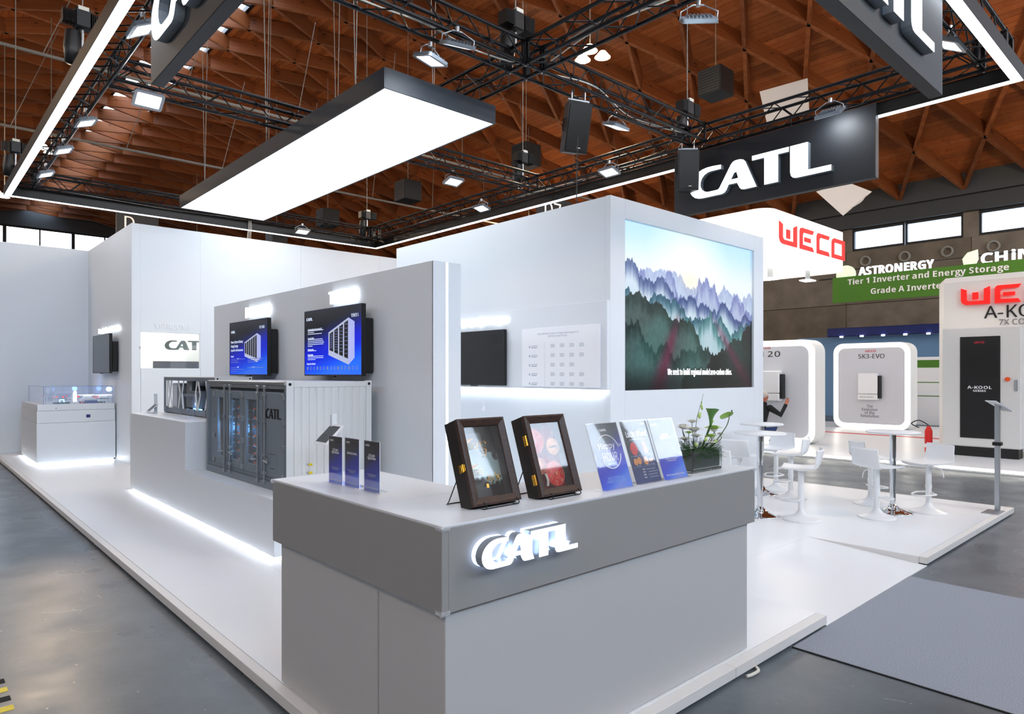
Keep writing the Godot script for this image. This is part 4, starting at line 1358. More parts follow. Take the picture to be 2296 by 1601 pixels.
func battery_container():
	var t = thing("battery_container", "grey and white battery container model with three glazed doors of glowing modules", "container model", Vector3(3.2, 0.638, -7.34))
	var x0 = 2.743; var x1 = 3.67; var z0 = -8.468; var z1 = -6.207; var y0 = 0.638; var y1 = 1.722
	# posts and rails of the long front
	var g = "container_grey"
	put("bottom_rail", box(x0, y0, z0, x0 + 0.06, y0 + 0.075, z1, 0.004), g, t)
	put("top_rail", box(x0 + 0.004, y1 - 0.035, z0, x0 + 0.06, y1 - 0.004, z1, 0.004), "alu", t)
	put("top_rail", box(x0 + 0.012, y1 - 0.075, z0 + 0.05, x0 + 0.05, y1 - 0.04, z1 - 0.05, 0.003), "alu", t)
	put("corner_post", box(x0, y0 + 0.075, z0, x0 + 0.05, y1 - 0.03, z0 + 0.05, 0.003), g, t)
	put("corner_post", box(x0, y0 + 0.075, z1 - 0.055, x0 + 0.05, y1 - 0.03, z1 - 0.002, 0.003), g, t)
	put("roof", box(x0 + 0.02, y1 - 0.02, z0 + 0.01, x1 - 0.02, y1, z1 - 0.01, 0.003), "container_white", t)
	put("inner_box", box(x0 + 0.14, y0 + 0.06, z0 + 0.02, x1 - 0.03, y1 - 0.03, z1 - 0.06), "black", t)
	put("rear_panel", box(x1 - 0.03, y0, z0, x1, y1 - 0.01, z1 - 0.01), "container_white", t)
	put("far_end", box(x0 + 0.05, y0 + 0.02, z0, x1 - 0.02, y1 - 0.01, z0 + 0.02), g, t)
	# left blank panel with a drawer line
	put("side_panel", box(x0 + 0.03, y0 + 0.12, z0 + 0.05, x0 + 0.05, y1 - 0.1, z0 + 0.29, 0.004), g, t)
	put("side_panel", box(x0 + 0.028, y0 + 0.24, z0 + 0.055, x0 + 0.034, y1 - 0.52, z0 + 0.285, 0.003), g, t)
	put("sill", box(x0 + 0.02, y0 + 0.075, z0 + 0.05, x0 + 0.06, y0 + 0.12, z1 - 0.055, 0.003), g, t)
	put("lintel", box(x0 + 0.03, y1 - 0.105, z0 + 0.05, x0 + 0.06, y1 - 0.07, z1 - 0.055, 0.002), "black", t)
	# three glazed doors and one solid door
	var doors = [[-8.165, -7.755], [-7.735, -7.315], [-7.295, -6.79]]
	var yb = y0 + 0.125; var yt = y1 - 0.108
	for k in 3:
		var a = doors[k][0]; var b = doors[k][1]
		var fr = S()
		bb(fr, x0 + 0.002, yb, a, x0 + 0.028, yb + 0.09, b, 0.003); bb(fr, x0 + 0.002, yt - 0.085, a, x0 + 0.028, yt, b, 0.003)
		bb(fr, x0 + 0.002, yb + 0.09, a, x0 + 0.028, yt - 0.085, a + 0.07, 0.003)
		bb(fr, x0 + 0.002, yb + 0.09, b - 0.09, x0 + 0.028, yt - 0.085, b, 0.003)
		var d = put("glazed_door", fr, g, t)
		put("pane", box(x0 + 0.012, yb + 0.09, a + 0.07, x0 + 0.015, yt - 0.085, b - 0.09), "pane", d)
		for i in 8:
			var y = yt - 0.155 - i * 0.096
			var zz = b - 0.16
			# module tray, blue glowing handle and red plug
			put("module", box(x0 + 0.085, y - 0.045, a + 0.03, x0 + 0.14, y + 0.043, b - 0.02, 0.003), "black_gloss", t)
			var s = S()
			tube(s, [Vector3(x0 + 0.074, y + 0.012, zz - 0.075), Vector3(x0 + 0.074, y + 0.012, zz + 0.035), Vector3(x0 + 0.074, y + 0.03, zz + 0.055)], 0.0085, 6)
			put("light_bar", s, "led_blue", t)
			var r = S()
			cyl(r, Vector3(x0 + 0.083, y - 0.034, a + 0.125), Vector3(x0 + 0.062, y - 0.036, a + 0.13), 0.011, 8)
			bx(r, Vector3(x0 + 0.07, y - 0.036, a + 0.165), Vector3(0.008, 0.009, 0.05))
			put("red_plug", r, "orange", t)
		omni("module_glow", Color(0.4, 0.7, 1.0), 0.02, Vector3(x0 + 0.045, (yb + yt) / 2, (a + b) / 2), 0.05, t)
	var sd = put("solid_door", box(x0 + 0.002, yb, -6.765, x0 + 0.028, yt, -6.27, 0.004), g, t)
	put("lettering", mark(S(), 0.088, 0.002, at(FX, x0 + 0.0015, 1.35, -6.70) * Transform3D(Basis.from_scale(Vector3(0.88, 1.15, 1)), Vector3.ZERO)), "ink", sd)
	put("hatch", box(x0 - 0.002, yb + 0.06, -6.62, x0 + 0.003, yb + 0.27, -6.43, 0.002), g, sd)
	var sl = S()
	bb(sl, x0 - 0.004, yb + 0.235, -6.6, x0, yb + 0.239, -6.47); bb(sl, x0 - 0.004, yb + 0.09, -6.6, x0, yb + 0.094, -6.47)
	put("slot", sl, "joint", sd)
	# dark gaps between doors
	var gp = S()
	for z in [-8.172, -7.745, -7.305, -6.777]: bb(gp, x0 + 0.016, yb, z - 0.012, x0 + 0.03, yt, z + 0.012)
	put("door_gap", gp, "joint", t)
	# locking bars with handles, brackets
	for z in [-7.83, -7.66, -6.875, -6.70]:
		var s = S()
		cyl(s, Vector3(x0 - 0.014, y0 + 0.05, z), Vector3(x0 - 0.014, y1 - 0.045, z), 0.011, 8)
		for y in [y0 + 0.07, y0 + 0.16, 0.98, 1.32, y1 - 0.13, y1 - 0.06]: bx(s, Vector3(x0 - 0.012, y, z), Vector3(0.03, 0.035, 0.034), Basis(), 0.004)
		var b = put("locking_bar", s, "alu", t)
		var h = S()
		var sg = 1.0 if z == -7.66 or z == -6.70 else -1.0
		tube(h, [Vector3(x0 - 0.026, 0.925, z), Vector3(x0 - 0.034, 0.92, z + sg * 0.05), Vector3(x0 - 0.034, 0.915, z + sg * 0.13)], 0.008, 6)
		bx(h, Vector3(x0 - 0.03, 0.925, z + sg * 0.1), Vector3(0.02, 0.05, 0.02), Basis(), 0.004)
		put("handle", h, "alu", b)
	# hinges
	for z in [-8.185, -7.305, -6.262]:
		for y in [0.80, 1.08, 1.32, 1.57]:
			put("hinge", bx(S(), Vector3(x0 - 0.006, y, z), Vector3(0.022, 0.05, 0.06 if z == -7.305 else 0.034), Basis(), 0.004), "alu", t)
	# ribbed white end wall
	var w = "container_white"
	put("end_post", box(x0 + 0.0, y0, z1 - 0.05, x0 + 0.075, y1 + 0.008, z1, 0.003), w, t)
	put("end_post", box(x1 - 0.06, y0, z1 - 0.05, x1 + 0.002, y1 + 0.008, z1, 0.003), w, t)
	put("end_rail", box(x0 + 0.075, y1 - 0.055, z1 - 0.05, x1 - 0.06, y1, z1 - 0.002, 0.003), w, t)
	put("end_sill", box(x0 + 0.075, y0, z1 - 0.05, x1 - 0.06, y0 + 0.06, z1 - 0.002, 0.003), w, t)
	var n = 10
	var xa = x0 + 0.075; var xb = x1 - 0.06
	for k in n:
		var u0 = lerpf(xa, xb, float(k) / n); var u1 = lerpf(xa, xb, float(k + 1) / n)
		var m = u1 - u0
		var s = S()
		var pr = [Vector2(u0, -0.018), Vector2(u0 + m * 0.12, -0.006), Vector2(u0 + m * 0.62, -0.006), Vector2(u0 + m * 0.74, -0.012), Vector2(u0 + m * 0.9, -0.012), Vector2(u1, -0.018)]
		for j in pr.size() - 1:
			quad(s, Vector3(pr[j].x, y0 + 0.06, z1 + pr[j].y), Vector3(pr[j + 1].x, y0 + 0.06, z1 + pr[j + 1].y), Vector3(pr[j + 1].x, y1 - 0.055, z1 + pr[j + 1].y), Vector3(pr[j].x, y1 - 0.055, z1 + pr[j].y))
		put("end_panel", s, w, t)
	for x in [x0 + 0.036, x1 - 0.03]:
		put("casting_hole", cyl(S(), Vector3(x, y1 - 0.026, z1 - 0.004), Vector3(x, y1 - 0.026, z1 + 0.002), 0.015, 14), "joint", t)
	for y in [0.735, 0.815, 0.895]:
		put("yellow_label", box(x0 + 0.23, y, z1 - 0.006, x0 + 0.268, y + 0.022, z1 - 0.002), "yellow", t)
		put("lettering", words("<]", 0.018, at(FZ, x0 + 0.198, y + 0.002, z1 - 0.006), 0.002, 0.024, false), "ink_grey", t)

func power_skid():
	var t = thing("power_skid", "open-sided grey power skid model with inner units, on the podium's high level", "skid model", Vector3(3.2, 1.215, -10.0))
	var x0 = 2.985; var x1 = 3.46; var z0 = -11.13; var z1 = -8.90; var y0 = 1.215; var y1 = 1.755
	var g = "container_grey"
	put("base_frame", box(x0, y0 + 0.012, z0, x1, y0 + 0.085, z1, 0.003), g, t)
	put("foot_rail", box(x0 + 0.01, y0, z0 + 0.01, x1 - 0.01, y0 + 0.012, z1 - 0.01), "black", t)
	put("top_frame", box(x0, y1 - 0.055, z0, x1, y1 - 0.01, z1, 0.003), g, t)
	put("top_cap", box(x0 - 0.002, y1 - 0.01, z0, x1, y1, z1, 0.002), "container_white", t)
	put("end_rail", box(x0, y1 - 0.055, z1 - 0.002, x1, y1 + 0.004, z1 + 0.012, 0.002), "container_white", t)
	for x in [x0 + 0.03, x1 - 0.03]: put("casting_hole", cyl(S(), Vector3(x, y1 - 0.022, z1 + 0.008), Vector3(x, y1 - 0.022, z1 + 0.0135), 0.011, 12), "joint", t)
	for p in [[x0 + 0.012, z0 + 0.015], [x1 - 0.012, z0 + 0.015], [x0 + 0.012, z1 - 0.015], [x1 - 0.012, z1 - 0.015]]:
		put("corner_post", box(p[0] - 0.012, y0 + 0.08, p[1] - 0.015, p[0] + 0.012, y1 - 0.05, p[1] + 0.015, 0.002), g, t)
	for z in [-10.95, -10.3, -9.98, -9.7, -9.25]:
		put("lashing_block", box(x0 - 0.014, y0 + 0.008, z - 0.022, x0 + 0.004, y0 + 0.1, z + 0.022, 0.003), g, t)
	# folding stays along the open side
	for q in [[-10.98, -0.02, 0.0], [-10.93, 0.07, 0.06], [-10.78, -0.06, -0.07], [-10.45, 0.08, 0.06], [-10.2, -0.08, -0.04], [-9.62, -0.07, -0.05], [-9.58, 0.08, 0.07], [-9.28, 0.08, 0.08], [-9.1, -0.05, -0.05]]:
		var s = S()
		var m = Vector3(x0 + 0.012, (y0 + y1) / 2 + 0.03, q[0] + q[1])
		bar(s, Vector3(x0 + 0.012, y1 - 0.05, q[0]), m, 0.012, 0.022)
		bar(s, m, Vector3(x0 + 0.012, y0 + 0.085, q[0] + q[1] - q[2] * 1.4), 0.012, 0.022)
		put("stay", s, "white_plastic", t)
	# inner equipment
	put("switch_cabinet", box(x0 + 0.1, y0 + 0.085, -11.05, x1 - 0.05, y1 - 0.1, -10.8, 0.004), "paint", t)
	put("switch_cabinet", box(x0 + 0.08, y0 + 0.085, -10.76, x1 - 0.06, y1 - 0.14, -10.55, 0.004), g, t)
	put("transformer", box(x0 + 0.1, y0 + 0.1, -10.25, x1 - 0.06, y1 - 0.2, -9.75, 0.006), g, t)
	for k in 8: put("cooling_fin", box(x0 + 0.05, y0 + 0.11, -10.22 + k * 0.06, x0 + 0.1, y1 - 0.24, -10.2 + k * 0.06, 0.003), "alu", t)
	put("duct", cyl(S(), Vector3(x0 + 0.2, y0 + 0.1, -9.6), Vector3(x0 + 0.2, y1 - 0.06, -9.6), 0.07, 16), "alu", t)
	put("duct", cyl(S(), Vector3(x0 + 0.16, y0 + 0.1, -10.36), Vector3(x0 + 0.16, y1 - 0.06, -10.36), 0.06, 16), "alu", t)
	put("crossbar", box(x0 + 0.04, y0 + 0.26, -10.28, x0 + 0.06, y0 + 0.3, -9.7, 0.003), g, t)
	put("back_sheet", box(x1 - 0.012, y0 + 0.08, z0 + 0.03, x1 - 0.006, y1 - 0.05, z1 - 0.03), "alu", t)
	var dl = S()
	for z in [-9.95, -9.82, -9.68]: bb(dl, x0 + 0.06, y0 + 0.088, z, x0 + 0.075, y0 + 0.1, z + 0.07)
	put("light_bar", dl, "led_blue", t)
	omni("inner_glow", Color(0.55, 0.7, 1.0), 0.02, Vector3(x0 + 0.05, y0 + 0.16, -9.82), 0.05, t)

func bar(s, a, b, w, h):
	var f = frame_of(b - a)
	return bx(s, (a + b) * 0.5, Vector3(w, h, a.distance_to(b)), f)

func tablets():
	# tilted tablet on a post between counter and container
	for q in [[Vector3(2.93, PL, -5.78), "white framed tablet on a post beside the ribbed container end", 1.0, 1.155, 1.42], [Vector3(2.78, 1.215, -11.02), "small white tablet tilted on a short post beside the skid model", 0.72, 1.235, 1.50]]:
		var t = thing("tablet_stand", q[1], "tablet", q[0], "tablets for visitors")
		var p = q[0]; var k = q[2]
		var tilt = deg_to_rad(43)
		var b = Basis(Vector3(0, 0, 1), Vector3(cos(tilt), sin(tilt), 0), Vector3(-sin(tilt), cos(tilt), 0))
		var o = Vector3(p.x - 0.08 * k, q[3], p.z + 0.03)
		var xf = Transform3D(b, o)
		put("base_plate", box(p.x - 0.1 * k, p.y + 0.001, p.z - 0.1 * k, p.x + 0.1 * k, p.y + 0.008, p.z + 0.1 * k, 0.002), "paint", t)
		put("post", box(p.x + 0.075 * k, p.y + 0.008, p.z - 0.06, p.x + 0.13 * k, q[4], p.z - 0.02, 0.006), "paint", t)
		var w = 0.235 * k; var h = 0.25 * k
		put("casing", extr(S(), rrect(w, h, 0.018 * k, 4, 0.0, h / 2), 0.016 * k, xf * at(Basis(), 0, 0, -0.016 * k)), "white_plastic", t)
		put("screen_glass", extr(S(), rrect(w - 0.034 * k, h - 0.05 * k, 0.004, 2, 0.0, h / 2), 0.0012, xf), "screen_mirror" if M.has("screen_mirror") else mat("screen_mirror", Color(0.09, 0.095, 0.11), 0.05), t)
		put("knuckle", cyl(S(), xf * Vector3(0, h * 0.55, -0.016 * k), Vector3(p.x + 0.09 * k, (xf * Vector3(0, h * 0.55, 0)).y - 0.01, p.z - 0.03), 0.018 * k, 10), "black", t)

func model_table():
	var t = thing("model_table", "white model table glowing along its foot, with a clear case on top", "table", Vector3(2.6, PL, -16.4))
	var x0 = 1.919; var x1 = 3.225; var z0 = -17.5; var z1 = -15.357
	var zb = -17.5
	put("plinth", box(x0 + 0.05, PL, zb + 0.05, x1 - 0.05, PL + 0.035, z1 - 0.05), "paint", t)
	put("cabinet", box(x0, PL + 0.035, zb, x1, 0.858, z1, 0.004), "paint", t)
	put("drawer_band", box(x0 + 0.003, 0.862, zb, x1 - 0.003, 1.092, z1 - 0.003, 0.004), "paint", t)
	put("tray_band", box(x0 + 0.012, 1.096, zb, x1 - 0.012, 1.212, z1 - 0.012, 0.003), "paint", t)
	put("socket", box(2.72, 0.94, z1 - 0.006, 2.79, 1.0, z1 + 0.006, 0.004), "deep_blue", t)
	put("switch", box(2.215, 1.13, z1 - 0.014, 2.24, 1.145, z1 - 0.006, 0.002), "steel_grey", t)
	put("light_strip", box(x0 + 0.03, PL + 0.008, z1 - 0.05, x1 - 0.03, PL + 0.03, z1 - 0.03), "led_white", t)
	put("light_strip", box(x0 + 0.03, PL + 0.008, zb + 0.05, x0 + 0.05, PL + 0.03, z1 - 0.05), "led_white", t)
	area_light("plinth_light", Color(0.93, 0.96, 1.0), 0.2, 1.25, 0.02, Transform3D(look_basis(Vector3(0, -0.35, 1), Vector3(1, 0, 0)), Vector3(2.57, PL + 0.022, z1 + 0.002)), t)
	area_light("plinth_light", Color(0.93, 0.96, 1.0), 0.2, 2.1, 0.02, Transform3D(look_basis(Vector3(-1, -0.35, 0), Vector3(0, 0, 1)), Vector3(x0 - 0.002, PL + 0.022, -16.4)), t)
	# clear case
	var gx0 = 2.04; var gx1 = 3.19; var gz0 = -17.42; var gz1 = -15.45; var gy = 1.55
	put("case_side", box(gx0, 1.213, gz1 - 0.006, gx1, gy, gz1), "case_glass", t)
	put("case_side", box(gx0, 1.213, gz0, gx1, gy, gz0 + 0.006), "case_glass", t)
	put("case_side", box(gx0, 1.213, gz0 + 0.006, gx0 + 0.006, gy, gz1 - 0.006), "case_glass", t)
	put("case_side", box(gx1 - 0.006, 1.213, gz0 + 0.006, gx1, gy, gz1 - 0.006), "case_glass", t)
	put("case_lid", box(gx0, gy, gz0, gx1, gy + 0.006, gz1), "case_glass", t)
	var ed = S()
	for p in [[gx0, gz1], [gx1, gz1], [gx0, gz0], [gx1, gz0]]: bx(ed, Vector3(p[0], (1.213 + gy) / 2, p[1]), Vector3(0.006, gy - 1.213, 0.006))
	for z in [gz0, gz1]: bx(ed, Vector3((gx0 + gx1) / 2, gy + 0.003, z), Vector3(gx1 - gx0, 0.005, 0.006))
	for x in [gx0, gx1]: bx(ed, Vector3(x, gy + 0.003, (gz0 + gz1) / 2), Vector3(0.006, 0.005, gz1 - gz0))
	put("case_edge", ed, "glass_edge" if M.has("glass_edge") else mat("glass_edge", Color(0.45, 0.55, 0.72), 0.2), t)
	omni("case_glow", Color(0.5, 0.7, 1.0), 0.05, Vector3(2.95, 1.46, -16.9), 0.05, t)
	# miniature site
	var y = 1.2125
	var spots = [["model_turbine", "miniature white wind turbine at the left front of the model case", 2.13, -15.72], ["model_turbine", "miniature white wind turbine behind the left front turbine", 2.15, -16.2], ["model_turbine", "miniature white wind turbine beside the case's left corner", 2.28, -15.9]]
	for q in spots:
		var m = thing(q[0], q[1], "turbine model", Vector3(q[2], y, q[3]), "miniature wind turbines")
		put("tower", cyl(S(), Vector3(q[2], y, q[3]), Vector3(q[2], y + 0.14, q[3]), 0.008, 8, 0.005), "white_plastic", m)
		var s = S()
		for k in 3:
			var a = TAU * k / 3 + q[2] * 7.0
			tube(s, [Vector3(q[2], y + 0.14, q[3] + 0.008), Vector3(q[2] + cos(a) * 0.065, y + 0.14 + sin(a) * 0.065, q[3] + 0.008)], 0.004, 4, 0.0015)
		put("rotor", s, "white_plastic", m)
	var m1 = thing("model_tower", "tall rounded white tower in the middle of the model case", "tower model", Vector3(2.6, y, -15.75))
	put("shaft", lathe(S(), [Vector2(0.026, 0), Vector2(0.03, 0.16), Vector2(0.024, 0.235), Vector2(0, 0.25)], 14, Transform3D(Basis(), Vector3(2.6, y, -15.75))), "led_letter", m1)
	put("shaft", lathe(S(), [Vector2(0.02, 0), Vector2(0.02, 0.2), Vector2(0, 0.22)], 14, Transform3D(Basis(), Vector3(2.555, y, -15.76))), "white_plastic", m1)
	put("podium", box(2.52, y, -15.83, 2.67, y + 0.03, -15.68, 0.004), "white_plastic", m1)
	var m2 = thing("model_hall", "low blue-fronted factory hall at the front of the model case", "building model", Vector3(2.84, y, -15.6))
	put("front", box(2.735, y, -15.62, 2.95, y + 0.05, -15.56, 0.002), "blue_solid", m2)
	put("roof", box(2.69, y + 0.055, -15.9, 2.95, y + 0.085, -15.64, 0.003), "white_plastic", m2)
	put("hall", box(2.7, y, -15.88, 2.94, y + 0.055, -15.65, 0.002), "paint", m2)
	for q in [["wide lit canopy building left of the case's rear corner", 2.86, -16.05, 0.15], ["wide lit canopy building nearest the right end of the case", 3.1, -15.85, 0.13]]:
		var m3 = thing("model_canopy", q[0], "building model", Vector3(q[1], y, q[2]), "miniature canopies")
		put("canopy", box(q[1] - q[3], y + 0.145, q[2] - 0.08, q[1] + q[3] * 0.8, y + 0.158, q[2] + 0.08, 0.003), "led_letter", m3)
		put("core", box(q[1] - 0.07, y, q[2] - 0.05, q[1] + 0.07, y + 0.145, q[2] + 0.05, 0.004), "paint", m3)
		put("window_band", box(q[1] - 0.072, y + 0.07, q[2] - 0.052, q[1] + 0.072, y + 0.09, q[2] + 0.052), "ink_grey", m3)
	var m4 = thing("model_gate", "pale blue open gate frame left of the tower in the model case", "gate model", Vector3(2.36, y, -15.7))
	var gs = S()
	for x in [2.33, 2.4]: bb(gs, x, y, -15.71, x + 0.012, y + 0.07, -15.69)
	bb(gs, 2.33, y + 0.07, -15.71, 2.412, y + 0.08, -15.69)
	put("frame", gs, "led_blue", m4)
	var m5 = thing("model_coils", "small dark red coils beside the blue factory hall", "equipment model", Vector3(2.7, y, -15.6))
	put("coil", cyl(S(), Vector3(2.66, y + 0.02, -15.62), Vector3(2.66, y + 0.02, -15.57), 0.02, 12), "red_felt", m5)
	put("coil", cyl(S(), Vector3(2.71, y + 0.016, -15.62), Vector3(2.71, y + 0.016, -15.57), 0.016, 12), "red_felt", m5)
	var rr := RandomNumberGenerator.new(); rr.seed = 91
	var k = 0
	for q in [["left end of the case front", 2.27], ["gate in the model case", 2.42], ["blue hall's right end", 3.02]]:
		var m6 = thing("model_trees", "clump of miniature green trees by the " + q[0], "model trees", Vector3(q[1], y, -15.6), "miniature tree clumps")
		var s = S()
		for i in 16: blob(s, Vector3(q[1] + rr.randf_range(-0.07, 0.07), y + 0.014, -15.62 + rr.randf_range(-0.1, 0.08)), rr.randf_range(0.01, 0.02), 6)
		put("crowns", s, "leaf", m6).set_meta("kind", "stuff")
		k += 1
	var flags = [[2.17, -16.5], [2.30, -16.1], [2.36, -16.2], [2.43, -15.95], [2.5, -16.4], [2.62, -16.8], [2.72, -16.2], [2.77, -16.4], [2.93, -15.75], [3.02, -15.9]]
	for q in flags:
		var m7 = thing("model_beacon", "tiny red glowing beacon on a mast in the model case", "beacon model", Vector3(q[0], y, q[1]), "tiny red beacons in the model case")
		put("mast", cyl(S(), Vector3(q[0], y, q[1]), Vector3(q[0], y + 0.105, q[1]), 0.004, 6), "white_plastic", m7)
		put("beacon", bx(S(), Vector3(q[0], y + 0.115, q[1]), Vector3(0.026, 0.03, 0.026), Basis(), 0.008), "spark_red", m7)
	for q in [[2.2, -17.0, 0.08], [2.44, -16.85, 0.12], [2.62, -16.45, 0.1], [2.9, -16.6, 0.13], [3.08, -16.5, 0.11], [2.5, -15.75, 0.06], [2.78, -17.1, 0.1]]:
		var m8 = thing("model_block", "small pale building block standing in the model case", "building model", Vector3(q[0], y, q[1]), "small pale buildings in the model case")
		put("block", box(q[0] - 0.05, y, q[1] - 0.05, q[0] + 0.05, y + q[2], q[1] + 0.05, 0.004), "paint", m8)
		put("window_band", box(q[0] - 0.0515, y + q[2] * 0.45, q[1] - 0.0515, q[0] + 0.0515, y + q[2] * 0.6, q[1] + 0.0515), "ink_pale", m8)

# ---------------------------------------------------------------- wall screens and raised lettering
func tv(label, x, z0, z1, y0, y1, depth, im_name, im, energy):
	# screen facing -x, its front at x
	var t = thing("wall_television", label, "television", Vector3(x + depth, y0, (z0 + z1) / 2))
	put("casing", box(x + 0.008, y0, z0, x + 0.055, y1, z1, 0.004), "black", t)
	put("back_box", box(x + 0.055, y0 + 0.03, z0 + 0.15, x + depth, y1 - 0.15, z1 - 0.02, 0.01), "black", t)
	var s = S()
	bb(s, x, y0, z0, x + 0.01, y0 + 0.014, z1, 0.001); bb(s, x, y1 - 0.008, z0, x + 0.01, y1, z1, 0.001)
	bb(s, x, y0 + 0.014, z0, x + 0.01, y1 - 0.008, z0 + 0.008, 0.001); bb(s, x, y0 + 0.014, z1 - 0.008, x + 0.01, y1 - 0.008, z1, 0.001)
	put("bezel", s, "black", t)
	put("foot_logo_bar", box(x - 0.002, y0 - 0.012, (z0 + z1) / 2 - 0.07, x + 0.03, y0 + 0.002, (z0 + z1) / 2 + 0.07, 0.003), "black", t)
	var m = screen_mat(im_name, im, energy) if energy > 0 else M["black_gloss"]
	put("display", card(z1 - z0 - 0.016, y1 - y0 - 0.022, at(FX, x + 0.003, (y0 + y1) / 2 + 0.003, (z0 + z1) / 2)), m, t)
	return t

func wall_words(called, label, txt, x, z, y, h, w, m, standoff = 0.035, depth = 0.025, halo = true, face = FX, pos = null):
	var t = thing(called, label, "lettering", Vector3(x, y, z))
	var p = Vector3(x - standoff - depth, y, z)
	put("letters", words(txt, h, at(face, x - standoff, y, z), depth, w, true, false), m, t)
	if halo:
		var pins = S()
		for i in 6: cyl(pins, Vector3(x - standoff, y + h * 0.5, z + w * (i + 0.5) / 6), Vector3(x, y + h * 0.5, z + w * (i + 0.5) / 6), 0.003, 6)
		put("pin", pins, "alu", t)
		for i in 4: omni("halo_light", Color(0.85, 0.92, 1.0), 0.006, Vector3(x - 0.014, y + h * 0.5, z + w * (i + 0.5) / 4), 0.01, t)
	return t

func build_screens():
	# display wall screens
	var im = blue_image(192, 110, 3, 0.95, 0.12)
	var t = tv("blue wall screen showing a long power skid, left of the two on the display wall", 3.655, -10.26, -8.87, 1.775, 2.555, 0.16, "screen_skid", im, 0.95)
	screen_words(t, 3.655, -10.26, 2.555, [["Power Station of Battery", 0.05, 0.285, 0.035, 0.47], ["Energy Storage", 0.05, 0.345, 0.035, 0.28], ["(Central PCS +MV Transformer)", 0.05, 0.405, 0.03, 0.47], ["PCS SKID", 1.12, 0.10, 0.035, 0.17], ["Feature", 0.05, 0.49, 0.025, 0.11], ["Robust", 0.3, 0.53, 0.016, 0.06], ["Easy", 0.92, 0.53, 0.016, 0.06], ["Safety", 0.3, 0.655, 0.016, 0.06], ["Smart", 0.86, 0.655, 0.016, 0.1]])
	put("lettering", mark(S(), 0.034, 0.001, at(FX, 3.656, 2.555 - 0.16, -10.20)), "screen_text", t)
	var ln = S()
	for q in [[0.05, 0.545, 0.55], [0.7, 0.545, 0.55], [0.05, 0.57, 0.28], [0.05, 0.595, 0.3], [0.7, 0.57, 0.5], [0.7, 0.595, 0.3], [0.05, 0.67, 0.3], [0.05, 0.695, 0.5], [0.7, 0.67, 0.55], [0.05, 0.72, 0.22]]:
		bb(ln, 3.656, 2.555 - q[1], -10.26 + q[0], 3.657, 2.555 - q[1] + 0.006, -10.26 + q[0] + q[2])
	put("text_line", ln, "screen_dim", t)
	# drawing of the skid: flat print in the picture plane
	screen_crate(t, 3.655, -9.68, 2.36, 0.58, 0.4, 6)
	t = tv("blue wall screen showing an open battery container, right of the two on the display wall", 3.655, -7.755, -6.385, 1.775, 2.555, 0.16, "screen_container", blue_image(192, 110, 5, 1.05, 0.1), 0.95)
	screen_words(t, 3.655, -7.755, 2.555, [["TENER S", 1.14, 0.10, 0.035, 0.16], ["Zero Degradation and Long Service Life", 0.09, 0.225, 0.022, 0.36], ["Top-Level Safety", 0.09, 0.33, 0.022, 0.16], ["High Integration", 0.09, 0.465, 0.022, 0.15], ["High Flexibility", 0.09, 0.53, 0.022, 0.14], ["Testing and Certification", 0.06, 0.635, 0.02, 0.23]])
	put("lettering", mark(S(), 0.034, 0.001, at(FX, 3.656, 2.555 - 0.12, -7.70)), "screen_text", t)
	ln = S()
	for q in [[0.09, 0.245, 0.4], [0.09, 0.265, 0.16], [0.09, 0.285, 0.36], [0.09, 0.35, 0.38], [0.09, 0.37, 0.4], [0.09, 0.39, 0.42], [0.09, 0.41, 0.4], [0.09, 0.43, 0.12], [0.09, 0.485, 0.22], [0.09, 0.55, 0.4], [0.09, 0.57, 0.4], [0.09, 0.59, 0.2]]:
		bb(ln, 3.656, 2.555 - q[1], -7.755 + q[0], 3.657, 2.555 - q[1] + 0.007, -7.755 + q[0] + q[2])
	put("text_line", ln, "screen_text", t)
	var ic = S()
	for k in 15:
		extr(ic, keyhole(disc(0.022, 14, 0.09 + k * 0.084, -0.69), disc(0.015, 14, 0.09 + k * 0.084, -0.69)) if k % 3 else rrect(0.034, 0.04, 0.006, 2, 0.09 + k * 0.084, -0.69), 0.001, at(FX, 3.657, 2.555, -7.755))
	put("badge_print", ic, "screen_dim", t)
	screen_crate(t, 3.655, -7.14, 2.42, 0.6, 0.52, 4)
	# dark screen on the side wall
	t = tv("dark switched-off wall screen on the narrow blue-grey side wall", 3.075, -16.68, -15.16, 1.81, 2.60, 0.16, "", null, 0.0)
	# dark screen on the raised panel
	t = tv("dark glossy wall screen left of the white printed board", 6.33, -8.47, -7.10, 1.63, 2.43, 0.07, "", null, 0.0)
	wall_words("raised_lettering", "glowing raised letters reading PCS SKID above the left screen", "PCS SKID", 3.829, -9.95, 2.615, 0.152, 0.80, "led_letter")
	wall_words("raised_lettering", "glowing raised letters reading TENER above the right screen", "TENER", 3.829, -7.36, 2.62, 0.145, 0.62, "led_letter")
	wall_words("raised_lettering", "glowing raised letters on zero-carbon solutions above the dark side-wall screen", "Zero-Carbon Solutions", 3.245, -16.75, 2.66, 0.10, 1.72, "led_letter")
	wall_words("raised_lettering", "white raised letters on global competitiveness above the dark glossy screen", "Global Competitiveness", 6.40, -8.72, 2.495, 0.09, 1.66, "led_letter", 0.02, 0.02)
	var v = thing("door_lettering", "thin pale letters reading VIP ROOM1 above the glazed door", "lettering", Vector3(3.64, 2.67, -14.18))
	put("letters", words("VIP ROOM1", 0.095, at(FZ, 3.64, 2.672, -14.183), 0.012, 0.63, false), "ink_white", v)
	var sw = thing("wall_switch", "small pale wall switch at the left edge of the door glass", "switch", Vector3(3.42, 2.3, -14.18))
	put("plate", box(3.37, 2.25, -14.183, 3.40, 2.34, -14.175, 0.002), "white_plastic", sw)
	put("rocker", box(3.378, 2.27, -14.176, 3.392, 2.32, -14.172, 0.002), "ink_grey", sw)
